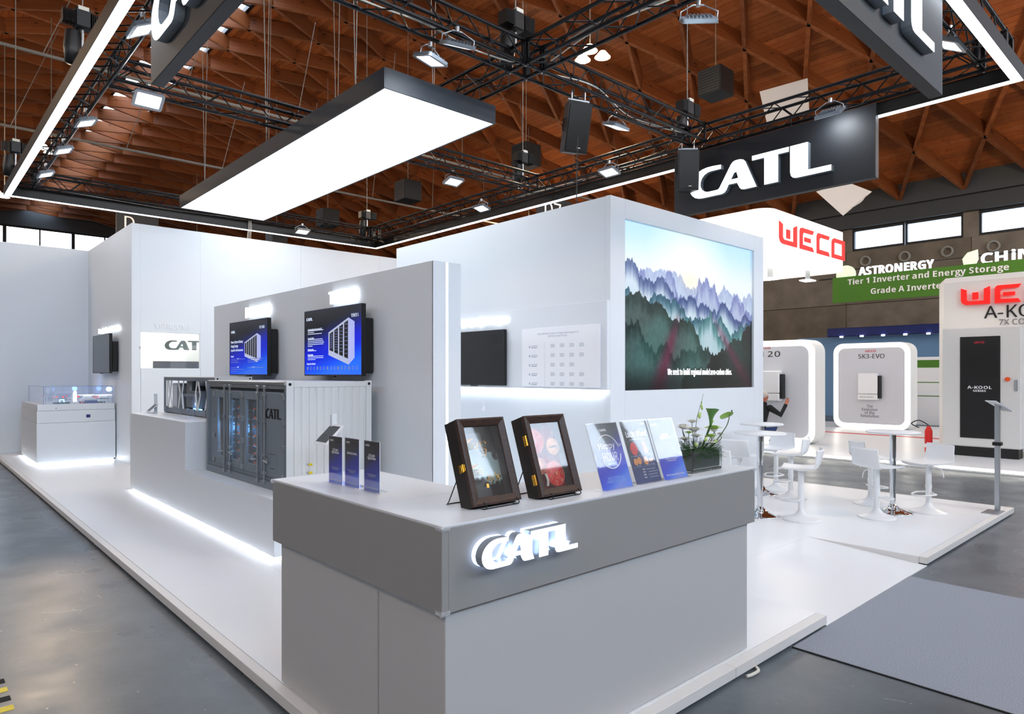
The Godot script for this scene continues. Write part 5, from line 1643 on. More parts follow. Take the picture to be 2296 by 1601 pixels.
	# printed board
	var b = thing("information_board", "white printed board of patent figures right of the dark screen", "board", Vector3(6.385, 1.625, -6.08))
	put("board", box(6.37, 1.625, -6.773, 6.40, 2.413, -5.379, 0.003), "board_white" if M.has("board_white") else mat("board_white", Color(0.95, 0.955, 0.97), 0.4), b)
	put("lettering", words("Over 43,000 Patents Granted or In Progress, with an Average of 14.6", 0.022, at(FX, 6.3695, 2.315, -6.46), 0.0006, 0.74, false), "ink_pale", b)
	put("lettering", words("New Patents Issued Every Day", 0.022, at(FX, 6.3695, 2.28, -6.26), 0.0006, 0.34, false), "ink_pale", b)
	var pt = S()
	for j in 5:
		var y = 2.17 - j * 0.125
		bb(pt, 6.369, y, -6.585, 6.3697, y + 0.008, -6.46); bb(pt, 6.369, y - 0.024, -6.585, 6.3697, y - 0.012, -6.475); bb(pt, 6.369, y - 0.02, -6.63, 6.3697, y + 0.008, -6.607)
		bb(pt, 6.369, y - 0.06, -6.33, 6.3697, y + 0.05, -6.328)
		for i in 4:
			if j == 2 and i == 3: continue
			for q in 3: bb(pt, 6.369, y + 0.012 - q * 0.017, -6.21 + i * 0.17 - 0.01, 6.3697, y + 0.019 - q * 0.017, -6.145 + i * 0.17 + 0.01 * (q % 2))
	put("print", pt, "ink_pale", b)
	# touch hint on the wall below
	var hd = thing("touch_symbol", "small white pointing-hand symbol on the wall below the ledge light", "symbol", Vector3(6.46, 1.33, -7.71))
	var hs = S()
	extr(hs, keyhole(disc(0.032, 20, 0, 0.06), disc(0.022, 20, 0, 0.06)), 0.003, at(FX, 6.462, 1.30, -7.72))
	extr(hs, [Vector2(-0.006, 0.055), Vector2(0.008, 0.055), Vector2(0.01, 0.02), Vector2(0.045, 0.01), Vector2(0.05, -0.02), Vector2(0.035, -0.06), Vector2(-0.01, -0.06), Vector2(-0.04, -0.02), Vector2(-0.03, -0.01), Vector2(-0.01, -0.015)], 0.003, at(FX, 6.462, 1.30, -7.715))
	put("print", hs, "ink_white", hd)
	landscape_screen()

func screen_words(t, x, z, ytop, list):
	for e in list:
		put("lettering", words(e[0], e[3], at(FX, x + 0.0025, ytop - e[2] - e[3], z + e[1]), 0.001, e[4], false), "screen_text", t)

func screen_crate(t, x, z, y, w, h, cols):
	# printed picture of a container in perspective, flat on the screen
	var xf = at(FX, x + 0.0028, y, z)
	var s = S()
	extr(s, [Vector2(0, -h * 0.28), Vector2(w * 0.78, 0), Vector2(w * 0.78, -h), Vector2(0, -h * 0.78)], 0.0004, xf)
	put("picture_front", s, glow("pic_front", Color(0.4, 0.5, 0.72), 0.45) if not M.has("pic_front") else "pic_front", t)
	s = S()
	extr(s, [Vector2(w * 0.78, 0), Vector2(w, -h * 0.1), Vector2(w, -h * 0.86), Vector2(w * 0.78, -h)], 0.0004, xf)
	put("picture_end", s, glow("pic_end", Color(0.3, 0.42, 0.85), 0.5) if not M.has("pic_end") else "pic_end", t)
	s = S()
	for k in cols:
		var a = (k + 0.25) / cols * 0.76; var b = (k + 1.0) / cols * 0.76
		var ta = -h * 0.28 * (1 - a / 0.78) - h * 0.05; var tb = -h * 0.28 * (1 - b / 0.78) - h * 0.05
		var ba = lerpf(-h * 0.78, -h, a / 0.78) + h * 0.12; var bbm = lerpf(-h * 0.78, -h, b / 0.78) + h * 0.12
		extr(s, [Vector2(w * a, ta), Vector2(w * b, tb), Vector2(w * b, bbm), Vector2(w * a, ba)], 0.0004, xf * at(Basis(), 0, 0, 0.0004))
	put("picture_bay", s, "black", t)
	if cols == 4:
		s = S()
		for k in cols:
			for j in 8:
				var a = (k + 0.45) / cols * 0.76
				var v0 = -h * 0.28 * (1 - a / 0.78) - h * 0.09; var v1 = lerpf(-h * 0.78, -h, a / 0.78) + h * 0.16
				bx(s, xf * Vector3(w * a + 0.02, lerpf(v0, v1, j / 7.5), 0.001), Vector3(0.0005, 0.008, 0.05))
		put("picture_detail", s, "screen_dim", t)

func landscape_screen():
	var W = 384; var H = 256
	var im := Image.create(W, H, false, Image.FORMAT_RGB8)
	var n := FastNoiseLite.new(); n.seed = 5; n.frequency = 0.012; n.fractal_octaves = 5
	var n2 := FastNoiseLite.new(); n2.seed = 9; n2.frequency = 0.05; n2.fractal_octaves = 3
	# ridge lines from far to near: base height, slope, roughness, colour, mist below
	var R = [[0.255, 0.12, 0.06, Color(0.66, 0.72, 0.86), 0.5], [0.27, 0.16, 0.10, Color(0.48, 0.52, 0.74), 0.55], [0.30, 0.20, 0.07, Color(0.22, 0.30, 0.52), 0.95], [0.41, 0.20, 0.07, Color(0.16, 0.34, 0.42), 0.9], [0.52, 0.12, 0.11, Color(0.24, 0.46, 0.48), 0.75], [0.42, 0.55, 0.06, Color(0.10, 0.17, 0.15), 0.25], [0.60, 0.36, 0.08, Color(0.10, 0.18, 0.17), 0.2], [0.86, -0.30, 0.07, Color(0.055, 0.085, 0.07), 0.0]]
	for x in W:
		var u = float(x) / W
		var hs = []
		for k in R.size():
			var b = R[k][0] + R[k][1] * u
			if k == 5: b = R[k][0] + 0.62 * u * u + 0.12 * u
			if k == 7: b = 1.16 - 0.62 * u + (0.25 if u < 0.4 else 0.0)
			hs.append(b + n.get_noise_2d(x * 1.2 + k * 311, k * 57) * R[k][2] * 2.0 + n2.get_noise_2d(x * 2.0, k * 91) * R[k][2] * 0.35)
		for y in H:
			var v = float(y) / H
			var sun = Vector2((u - 0.46) * 1.3, v - 0.24).length()
			var c = Color(0.68, 0.85, 0.98).lerp(Color(0.93, 0.96, 0.99), smoothstep(0.0, 0.3, v))
			c = c.lerp(Color(1, 0.99, 0.95), clampf(1.0 - sun * 2.3, 0, 1))
			for k in R.size():
				if v > hs[k]:
					var dd = v - hs[k]
					var tex = n2.get_noise_2d(x * 1.6, y * 1.6 + k * 50) * 0.05
					c = R[k][3]
					c = Color(c.r + tex, c.g + tex * 1.2, c.b + tex)
					c = c.lerp(Color(0.86, 0.92, 0.97), R[k][4] * smoothstep(0.0, 0.13, dd) * (1.0 - 0.4 * smoothstep(0.3, 0.5, dd)))
			# light shafts fanning from the sun, tinted
			var ang = atan2(v - 0.24, (u - 0.46) * 1.3)
			var sh = clampf(sin(ang * 9.0 + 0.6) * 0.5 + 0.5, 0, 1) * smoothstep(0.15, 0.5, sun) * (1.0 - smoothstep(0.7, 1.0, sun))
			c = c.lerp(Color(0.30, 0.62, 0.58), sh * 0.28 * smoothstep(0.35, 0.6, v))
			var red = clampf(0.12 - absf(ang - 1.95), 0, 1) * 6.0 + clampf(0.09 - absf(ang - 0.85), 0, 1) * 7.0
			c = c.lerp(Color(0.45, 0.12, 0.24), clampf(red, 0, 0.7) * smoothstep(0.45, 0.7, v))
			c = c.lerp(Color(1, 0.86, 0.62), clampf(0.16 - sun, 0, 1) * 2.4 * smoothstep(0.2, 0.3, v))
			c = c.lerp(Color(0.02, 0.03, 0.035), smoothstep(0.82, 1.0, v) * 0.55)
			im.set_pixel(x, y, c)
	var t = thing("landscape_screen", "large bright screen of misty forested mountains at sunrise", "screen", Vector3(8.39, 1.585, -5.32))
	put("display", card(3.27, 2.17, at(FZ, 8.39, 2.67, -5.318)), screen_mat("landscape_image", im, 0.72), t)
	put("tray", box(6.755, 1.585, -5.36, 10.025, 3.755, -5.325), "black", t)
	put("lettering", words("We seek to build regional model zero-carbon cities.", 0.082, at(FZ, 7.72, 1.755, -5.317), 0.002, 1.68, true), "screen_text_white" if M.has("screen_text_white") else glow("screen_text_white", Color(1, 1, 1), 1.0), t)

# ---------------------------------------------------------------- rigging above the stand
const TY0 = 5.72
const TY1 = 6.01
func truss(label, a, b, group = "black box trusses of the stand"):
	# box truss between two points on its axis (height given by TY0/TY1)
	var c = (a + b) * 0.5
	var t = thing("truss", label, "truss", Vector3(c.x, TY0, c.z), group)
	var d = (b - a); d.y = 0
	var l = d.length(); d = d.normalized()
	var sd = d.cross(UP)
	var cm = mesh_of(cyl(S(), Vector3(0, 0, -l / 2), Vector3(0, 0, l / 2), 0.025, 10))
	for q in [[-0.145, TY0], [0.145, TY0], [-0.145, TY1], [0.145, TY1]]:
		var mi = put("chord", cm, "truss", t)
		mi.transform = Transform3D(frame_of(d), Vector3(c.x, q[1], c.z) + sd * q[0] - base_of[t])
	var n = int(l / 0.29)
	var st = l / n
	var dl = sqrt(st * st + 0.29 * 0.29)
	var bm = mesh_of(cyl(S(), Vector3(0, 0, -dl / 2), Vector3(0, 0, dl / 2), 0.0095, 6, -1.0, false))
	for k in n:
		var s0 = -l / 2 + k * st
		var sg = 1.0 if k % 2 == 0 else -1.0
		for f in 4:
			if f == 3 and k % 2: continue
			var p0; var p1
			var o = c - base_of[t]
			if f < 2:
				var w = sd * (-0.145 if f == 0 else 0.145)
				var ya = TY0 if sg > 0 else TY1
				p0 = Vector3(o.x, ya, o.z) + w + d * s0; p1 = Vector3(o.x, TY0 + TY1 - ya, o.z) + w + d * (s0 + st)
			else:
				var yy = TY0 if f == 2 else TY1
				p0 = Vector3(o.x, yy, o.z) + sd * 0.145 * sg + d * s0; p1 = Vector3(o.x, yy, o.z) - sd * 0.145 * sg + d * (s0 + st)
			p0.y -= TY0; p1.y -= TY0
			var mi = put("brace", bm, "truss", t)
			mi.transform = Transform3D(frame_of(p1 - p0), (p0 + p1) * 0.5)
	# end plates
	for e in [-1, 1]:
		var s = S()
		for q in [[-0.145, TY0], [0.145, TY0], [-0.145, TY1], [0.145, TY1]]:
			cyl(s, Vector3(c.x, q[1], c.z) + sd * q[0] + d * (e * l / 2 - 0.04 * e), Vector3(c.x, q[1], c.z) + sd * q[0] + d * (e * l / 2), 0.032, 10)
		bx(s, Vector3(c.x, (TY0 + TY1) / 2, c.z) + sd * 0.145 + d * (e * (l / 2 - 0.02)), Vector3(0.03, 0.29, 0.03))
		bx(s, Vector3(c.x, (TY0 + TY1) / 2, c.z) - sd * 0.145 + d * (e * (l / 2 - 0.02)), Vector3(0.03, 0.29, 0.03))
		put("end_frame", s, "truss", t)
	return t

func truss_corner(label, p):
	var t = thing("truss_corner", label, "truss corner", Vector3(p.x, TY0, p.z), "truss corner blocks")
	var s = S()
	for x in [-0.145, 0.145]:
		for z in [-0.145, 0.145]: bx(s, Vector3(p.x + x, (TY0 + TY1) / 2, p.z + z), Vector3(0.05, 0.34, 0.05), Basis(), 0.006)
	put("post", s, "truss", t)
	s = S()
	for y in [TY0, TY1]:
		for x in [-0.145, 0.145]:
			cyl(s, Vector3(p.x + x, y, p.z - 0.17), Vector3(p.x + x, y, p.z + 0.17), 0.025, 8)
			cyl(s, Vector3(p.x - 0.17, y, p.z + x), Vector3(p.x + 0.17, y, p.z + x), 0.025, 8)
	put("frame", s, "truss", t)
	var g = S()
	for x in [-0.145, 0.145]:
		for z in [-0.145, 0.145]: blob(g, Vector3(p.x + x, TY0 - 0.03, p.z + z), 0.012, 6)
	put("bolt", g, "alu", t)

func fascia(label, x0, z0, x1, z1):
	var t = thing("light_fascia", label, "light fascia", Vector3((x0 + x1) / 2, 5.5, (z0 + z1) / 2), "lit black fascias round the stand")
	put("housing", box(x0, 5.503, z0, x1, 5.69, z1, 0.002), "black", t)
	put("light_strip", box(x0 + 0.006, 5.497, z0 + 0.006, x1 - 0.006, 5.503, z1 - 0.006), "led_white", t)
	var lx = absf(x1 - x0); var lz = absf(z1 - z0)
	area_light("strip_light", Color(0.93, 0.96, 1.0), 0.7 * maxf(lx, lz) / 10.0, lx - 0.02, lz - 0.02, at(Basis(Vector3(1, 0, 0), Vector3(0, 0, -1), Vector3(0, 1, 0)), (x0 + x1) / 2, 5.492, (z0 + z1) / 2), t)

func floodlight(label, p, tilt_dir, tilt):
	# flat panel lamp hung under a truss chord; turned about an axis so that it faces down and towards tilt_dir
	var t = thing("floodlight", label, "floodlight", p, "panel floodlights on the trusses")
	var dn = (Vector3(0, -1, 0) * cos(tilt) + tilt_dir * sin(tilt)).normalized()
	var ax = Vector3(tilt_dir.z, 0, -tilt_dir.x).normalized()
	var z = dn
	var x = ax
	var b = Basis(x, z.cross(x), z)
	var xf = Transform3D(b, p)
	put("housing", extr(S(), rrect(0.37, 0.27, 0.03, 4), 0.035, xf * at(Basis(), 0, 0, -0.035)), "steel_grey", t)
	put("rim", extr(S(), keyhole(rrect(0.38, 0.28, 0.035, 4), rrect(0.30, 0.20, 0.012, 3)), 0.008, xf), "alu", t)
	put("lamp_face", extr(S(), rrect(0.30, 0.20, 0.012, 3), 0.003, xf), "led_flood", t)
	var fin = S()
	for k in 7: bx(fin, xf * Vector3(-0.12 + k * 0.04, 0, -0.05), Vector3(0.006, 0.2, 0.03), b)
	put("cooling_fin", fin, "steel_grey", t)
	var br = S()
	var top = p + Vector3(0, 0.17, 0)
	for sg in [-1, 1]:
		tube(br, [xf * Vector3(sg * 0.195, 0, -0.02), xf * Vector3(sg * 0.195, 0, -0.09), top + x * sg * 0.06], 0.008, 5)
	tube(br, [top - x * 0.06, top + x * 0.06], 0.01, 5)
	cyl(br, top - Vector3(0, 0.01, 0), top + Vector3(0, 0.05, 0), 0.028, 8)
	put("bracket", br, "alu", t)
	var l = area_light("flood_light", Color(0.94, 0.97, 1.0), FLOOD, 0.28, 0.18, Transform3D(Basis(x, -b.y, -z), p + z * 0.012), t)
	return t

const FLOOD = 0.55

func hoist(label, p, top_y, fins = true):
	var t = thing("chain_hoist", label, "chain hoist", p, "black chain hoists on the trusses")
	put("body", bx(S(), p + Vector3(0, 0.28, 0), Vector3(0.19, 0.26, 0.17), Basis(), 0.02), "black", t)
	var s = S()
	for k in 9: bx(s, p + Vector3(0.1 + k * 0.02, 0.27, 0), Vector3(0.008, 0.2, 0.19), Basis(), 0.002)
	for k in 9: bx(s, p + Vector3(-0.1 - k * 0.016, 0.27, 0), Vector3(0.006, 0.18, 0.17), Basis(), 0.002)
	put("motor_fin", s, "black", t)
	put("rating_plate", bx(S(), p + Vector3(0, 0.40, 0.06), Vector3(0.12, 0.05, 0.06)), "cable_white", t)
	put("chain_bag", lathe(S(), [Vector2(0, -0.32), Vector2(0.09, -0.3), Vector2(0.11, -0.1), Vector2(0.09, 0.12)], 10, Transform3D(Basis(), p + Vector3(-0.1, 0, -0.06))), "black", t)
	var c = S()
	var y = p.y + 0.4
	tube(c, [Vector3(p.x, y, p.z), Vector3(p.x, top_y, p.z)], 0.008, 5)
	put("chain", c, "cable_grey", t)
	put("hook", cyl(S(), p + Vector3(0, -0.1, 0), p + Vector3(0, 0.16, 0), 0.02, 6), "alu", t)

func speaker(label, p, yaw, tilt):
	var t = thing("loudspeaker", label, "loudspeaker", p, "black loudspeakers on the trusses")
	var b = Basis(UP, yaw) * Basis(Vector3(1, 0, 0), tilt)
	var xf = Transform3D(b, p)
	# trapezoid cabinet, front at +z, hanging from its top edge
	var out = [Vector2(-0.175, 0.16), Vector2(0.175, 0.16), Vector2(0.1, -0.16), Vector2(-0.1, -0.16)]
	put("cabinet", extr(S(), out, 0.66, xf * Transform3D(Basis(Vector3(1, 0, 0), Vector3(0, 0, 1), Vector3(0, -1, 0)), Vector3(0, -0.03, 0))), "black", t)
	put("grille", bx(S(), xf * Vector3(0, -0.36, 0.166), Vector3(0.32, 0.6, 0.012), b, 0.005), "black", t)
	put("maker_plate", bx(S(), xf * Vector3(0.03, -0.62, 0.174), Vector3(0.05, 0.014, 0.003), b, 0.001), "cable_white", t)
	var h = S()
	tube(h, [xf * Vector3(-0.14, -0.24, 0.04), xf * Vector3(-0.175, -0.25, 0.03), xf * Vector3(-0.175, -0.4, 0.03), xf * Vector3(-0.14, -0.41, 0.04)], 0.012, 6)
	put("handle", h, "black", t)
	var y = S()
	cyl(y, xf * Vector3(-0.16, 0.0, 0.06), xf * Vector3(0.16, 0.0, 0.06), 0.022, 8)
	for sg in [-1, 1]: tube(y, [xf * Vector3(sg * 0.1, 0, 0.06), xf * Vector3(sg * 0.1, 0, 0.06) + Vector3(0, 0.14, 0)], 0.014, 6)
	put("clamp_bar", y, "alu", t)

func hung_sign(label, bas, o, w, h, mark_x, mark_y):
	# o: lower left corner of the lettered face
	var t = thing("hanging_sign", label, "sign", o + bas * Vector3(w / 2, 0, 0), "dark hanging signs on the trusses")
	var xf = Transform3D(bas, o)
	put("panel", bx(S(), xf * Vector3(w / 2, h / 2, -0.06), Vector3(w, h, 0.12), bas, 0.004), "sign_panel", t)
	var sc = 0.505
	for k in 3:
		put("letter_side", mark(S(), sc, 0.085, xf * at(Basis(), mark_x, mark_y, 0.0), k), "steel_grey", t)
		put("letter_face", mark(S(), sc, 0.004, xf * at(Basis(), mark_x, mark_y, 0.0855), k), "led_letter", t)
	var s = S()
	for k in 4:
		cyl(s, xf * Vector3(w * (k + 0.5) / 4, h - 0.02, -0.06), xf * Vector3(w * (k + 0.5) / 4, h + 0.16, -0.06), 0.012, 6)
	put("hanger", s, "truss", t)
	var l = area_light("letter_glow", Color(0.95, 0.975, 1.0), 0.4, 2.4, 0.45, xf * at(Basis(), w / 2, mark_y + 0.25, 0.1) * Transform3D(Basis(Vector3(1, 0, 0), Vector3(0, 1, 0), Vector3(0, 0, 1)).rotated(Vector3.UP, PI), Vector3.ZERO), t)

func build_overhead():
	# suspended light box
	var lb = thing("light_box", "large suspended light box with a glowing white underside and dark sides", "light box", Vector3(4.95, 5.3, -10.86))
	var x0 = 4.386; var x1 = 6.19; var z0 = -15.22; var z1 = -7.12; var y0 = 5.3; var y1 = 5.56
	for q in [[x0, z0, x0 + 0.02, z1], [x1 - 0.02, z0, x1, z1], [x0 + 0.02, z1 - 0.02, x1 - 0.02, z1], [x0 + 0.02, z0, x1 - 0.02, z0 + 0.02]]:
		put("side_panel", box(q[0], y0, q[1], q[2], y1, q[3], 0.001), "dark_panel", lb)
	put("lid", box(x0 + 0.02, y1 - 0.02, z0 + 0.02, x1 - 0.02, y1 - 0.004, z1 - 0.02), "dark_panel", lb)
	put("diffuser", box(x0 + 0.02, y0 + 0.008, z0 + 0.02, x1 - 0.02, y0 + 0.02, z1 - 0.02), "led_box", lb)
	var dn = Basis(Vector3(1, 0, 0), Vector3(0, 0, -1), Vector3(0, 1, 0))
	area_light("box_light", Color(0.93, 0.965, 1.0), 2.6, x1 - x0 - 0.06, z1 - z0 - 0.06, at(dn, (x0 + x1) / 2, y0 + 0.004, (z0 + z1) / 2), lb)
	for p in [Vector3(4.6, 0, -8.2), Vector3(5.9, 0, -8.2), Vector3(4.6, 0, -11.2), Vector3(5.9, 0, -11.2), Vector3(4.6, 0, -14.3), Vector3(5.9, 0, -14.3)]:
		var c = thing("suspension_wires", "thin paired steel wires on the light box's %s side, %s" % ["left" if p.x < 5 else "right", "near its front end" if p.z > -9 else ("at mid length" if p.z > -12 else "near its far end")], "wires", Vector3(p.x, y1, p.z), "wire pairs above the light box")
		var s = S()
		for e in [-0.05, 0.05]: tube(s, [Vector3(p.x, y1, p.z), Vector3(p.x + e, 9.5, p.z + e), Vector3(p.x + e * 1.4, 15.0, p.z + e)], 0.006, 5)
		put("wire", s, "cable_grey", c)
		put("shackle", cyl(S(), Vector3(p.x, y1 - 0.01, p.z), Vector3(p.x, y1 + 0.07, p.z), 0.014, 6), "alu", c)
	# trusses
	truss("long box truss along the left edge, above the lit fascia", Vector3(1.95, 0, -17.02), Vector3(1.95, 0, -2.32))
	truss("long box truss along the right edge, carrying the lettered sign", Vector3(10.2, 0, -17.02), Vector3(10.2, 0, -2.32))
	truss("box truss along the rear edge, above the rear wall", Vector3(2.12, 0, -17.2), Vector3(10.03, 0, -17.2))
	truss("box truss along the front edge, nearest the camera", Vector3(2.12, 0, -2.15), Vector3(10.03, 0, -2.15))
	truss("cross truss passing behind the light box", Vector3(2.12, 0, -10.3), Vector3(10.03, 0, -10.3))
	truss("cross truss in front of the light box, left of the crossing", Vector3(2.12, 0, -6.3), Vector3(5.83, 0, -6.3))
	truss("cross truss from the crossing to the right edge", Vector3(6.17, 0, -6.3), Vector3(10.03, 0, -6.3))
	truss("lengthwise truss from the crossing towards the front", Vector3(6.0, 0, -6.13), Vector3(6.0, 0, -2.32))
	truss("lengthwise truss from the crossing back over the light box", Vector3(6.0, 0, -10.13), Vector3(6.0, 0, -6.47))
	truss_corner("truss corner block at the rear left", Vector3(1.95, 0, -17.2))
	truss_corner("truss corner block at the rear right", Vector3(10.2, 0, -17.2))
	truss_corner("truss corner block at the front right", Vector3(10.2, 0, -2.15))
	truss_corner("truss crossing block in the middle, in front of the light box", Vector3(6.0, 0, -6.3))
	# lit fascias
	fascia("lit black fascia along the left edge, wide white strip below", 1.612, -17.43, 1.735, -1.90)
	fascia("lit black fascia along the rear edge over the back walls", 1.737, -17.43, 10.358, -17.31)
	fascia("lit black fascia along the right edge behind the lettered sign", 10.36, -17.43, 10.482, -1.90)
	fascia("lit black fascia along the front edge behind the front sign", 1.737, -2.02, 10.358, -1.90)
	# signs
	hung_sign("dark hanging sign with the whole glowing four-letter mark, on the right truss", FX, Vector3(10.27, 4.60, -6.93), 3.36, 1.06, 0.37, 0.21)
	hung_sign("dark hanging sign at the top left, only the curved first letter in frame", FX, Vector3(1.87, 4.70, -7.42), 3.36, 1.06, 0.37, 0.21)
	hung_sign("dark hanging sign at the top right, last letters cut by the frame", FZ, Vector3(4.25, 4.545, -2.03), 3.36, 1.06, 0.37, 0.21)
	# floodlights
	var F = [[1.97, -8.15, 1, 0, 0.5, "on the left truss beside the top left sign"], [2.54, -10.2, 0, 1, 0.6, "on the cross truss behind the light box, near the left truss"], [2.08, -11.76, 1, 0, 0.35, "on the left truss, just beyond the cross truss"], [2.06, -13.49, 1, 0, 0.35, "on the left truss above two white hall lamps"], [2.06, -15.33, 1, 0, 0.35, "on the left truss nearest the rear corner"], [4.74, -6.12, 0.3, -1, 0.45, "on the front cross truss, upper of the pair over the light box"], [4.72, -6.62, -0.3, -1, 0.2, "on the front cross truss, lower of the pair over the light box"], [6.3, -3.95, 0.7, -0.7, 0.6, "on the lengthwise truss, large at the top right of the crossing"], [5.85, -3.6, 0.5, -0.8, 0.6, "on the lengthwise truss, cut by the top of the frame"], [8.08, -6.5, 0, -1, 0.35, "on the right cross truss, right of the leaning loudspeaker"], [9.95, -4.07, 0.9, 0, 0.55, "on the right truss shining on the lettered sign"], [9.8, -8.04, -1, 0, 0.3, "on the right truss above the screen wall"], [8.04, -10.5, 0, 1, 0.3, "on the rear cross truss, right of the light box"], [9.8, -11.76, -1, 0, 0.3, "on the right truss over the meeting room wall"], [7.91, -16.9, 0, 1, 0.3, "on the rear truss right of the light box's far end"], [8.89, -2.3, 0, -1, 0.5, "on the front truss beside the top right sign"]]
	for q in F:
		floodlight("glowing panel floodlight " + q[5], Vector3(q[0], 5.56, q[1]), Vector3(q[2], 0, q[3]).normalized(), q[4])
	# loudspeakers
	speaker("black loudspeaker hanging tilted from the right cross truss", Vector3(6.95, 5.58, -6.28), deg_to_rad(-22), deg_to_rad(16))
	speaker("black loudspeaker hanging in front of the lettered sign's left end", Vector3(9.9, 5.60, -6.42), deg_to_rad(-48), deg_to_rad(7))
	# hoists
	hoist("black chain hoist over the middle truss crossing", Vector3(6.0, 6.15, -6.5), 16.0)
	hoist("black chain hoist over the right end of the cross truss", Vector3(10.1, 6.12, -6.55), 15.5)
	hoist("black chain hoist over the left truss at the upper left", Vector3(1.8, 6.2, -10.4), 15.2)
	hoist("black chain hoist over the rear left truss corner", Vector3(1.75, 6.1, -16.8), 15.5)
	hoist("black chain hoist over the rear right truss corner", Vector3(10.05, 6.12, -17.25), 15.5)
	hoist("black chain hoist over the right end of the rear cross truss", Vector3(10.0, 6.2, -10.6), 15.5)
	# bundled cables lying in the trusses
	var cables = [["bundled pale cables lying in the front cross truss", [Vector3(2.3, 5.75, -6.25), Vector3(3.6, 5.77, -6.35), Vector3(4.4, 5.74, -6.22), Vector3(5.2, 5.78, -6.36), Vector3(5.9, 5.76, -6.3)]], ["bundled pale cables lying in the lengthwise truss", [Vector3(6.05, 5.76, -6.0), Vector3(5.95, 5.78, -5.0), Vector3(6.06, 5.75, -4.0), Vector3(5.97, 5.77, -2.6)]], ["bundled pale cables lying in the right cross truss", [Vector3(6.3, 5.76, -6.3), Vector3(7.2, 5.79, -6.2), Vector3(8.3, 5.75, -6.4), Vector3(9.6, 5.77, -6.28)]], ["bundled pale cables lying along the rear right truss", [Vector3(10.15, 5.76, -7.0), Vector3(10.25, 5.74, -10.0), Vector3(10.12, 5.77, -13.0), Vector3(10.2, 5.75, -16.5)]], ["bundled pale cables lying along the rear truss", [Vector3(2.6, 5.72, -17.1), Vector3(5.0, 5.7, -17.2), Vector3(7.0, 5.73, -17.08), Vector3(9.5, 5.71, -17.2)]]]
	for q in cables:
		var t = thing("cable_bundle", q[0], "cables", q[1][1], "cable bundles in the trusses")
		for k in 3:
			var pts = []
			for v in q[1]: pts.append(v + Vector3(rng.randf_range(-0.06, 0.06), rng.randf_range(-0.02, 0.03), rng.randf_range(-0.06, 0.06)))
			put("cable", tube(S(), curve_pts(pts, 6), 0.009, 5), ["cable_white", "cable_grey", "wire_black"][k], t)
	# white drop cables at the rear right of the light box
	var dc = thing("drop_cables", "pale cables dropping over the rear fascia to the wall top", "cables", Vector3(6.3, 5.0, -17.25))
	for k in 3: put("cable", tube(S(), curve_pts([Vector3(6.62 + k * 0.03, 5.72, -17.24), Vector3(6.63 + k * 0.035, 5.55, -17.27), Vector3(6.6 + k * 0.04, 5.2, -17.28), Vector3(6.58 + k * 0.045, 4.2, -17.3)], 5), 0.010, 5), "cable_white", dc)
	var rd = thing("rope_drop", "black rope hanging from the leaning loudspeaker", "rope", Vector3(6.82, 4.3, -6.2))
	put("rope", tube(S(), curve_pts([Vector3(6.80, 5.0, -6.12), Vector3(6.82, 4.7, -6.15), Vector3(6.86, 4.2, -6.2), Vector3(6.9, 3.2, -6.25)], 5), 0.008, 5), "wire_black", rd)

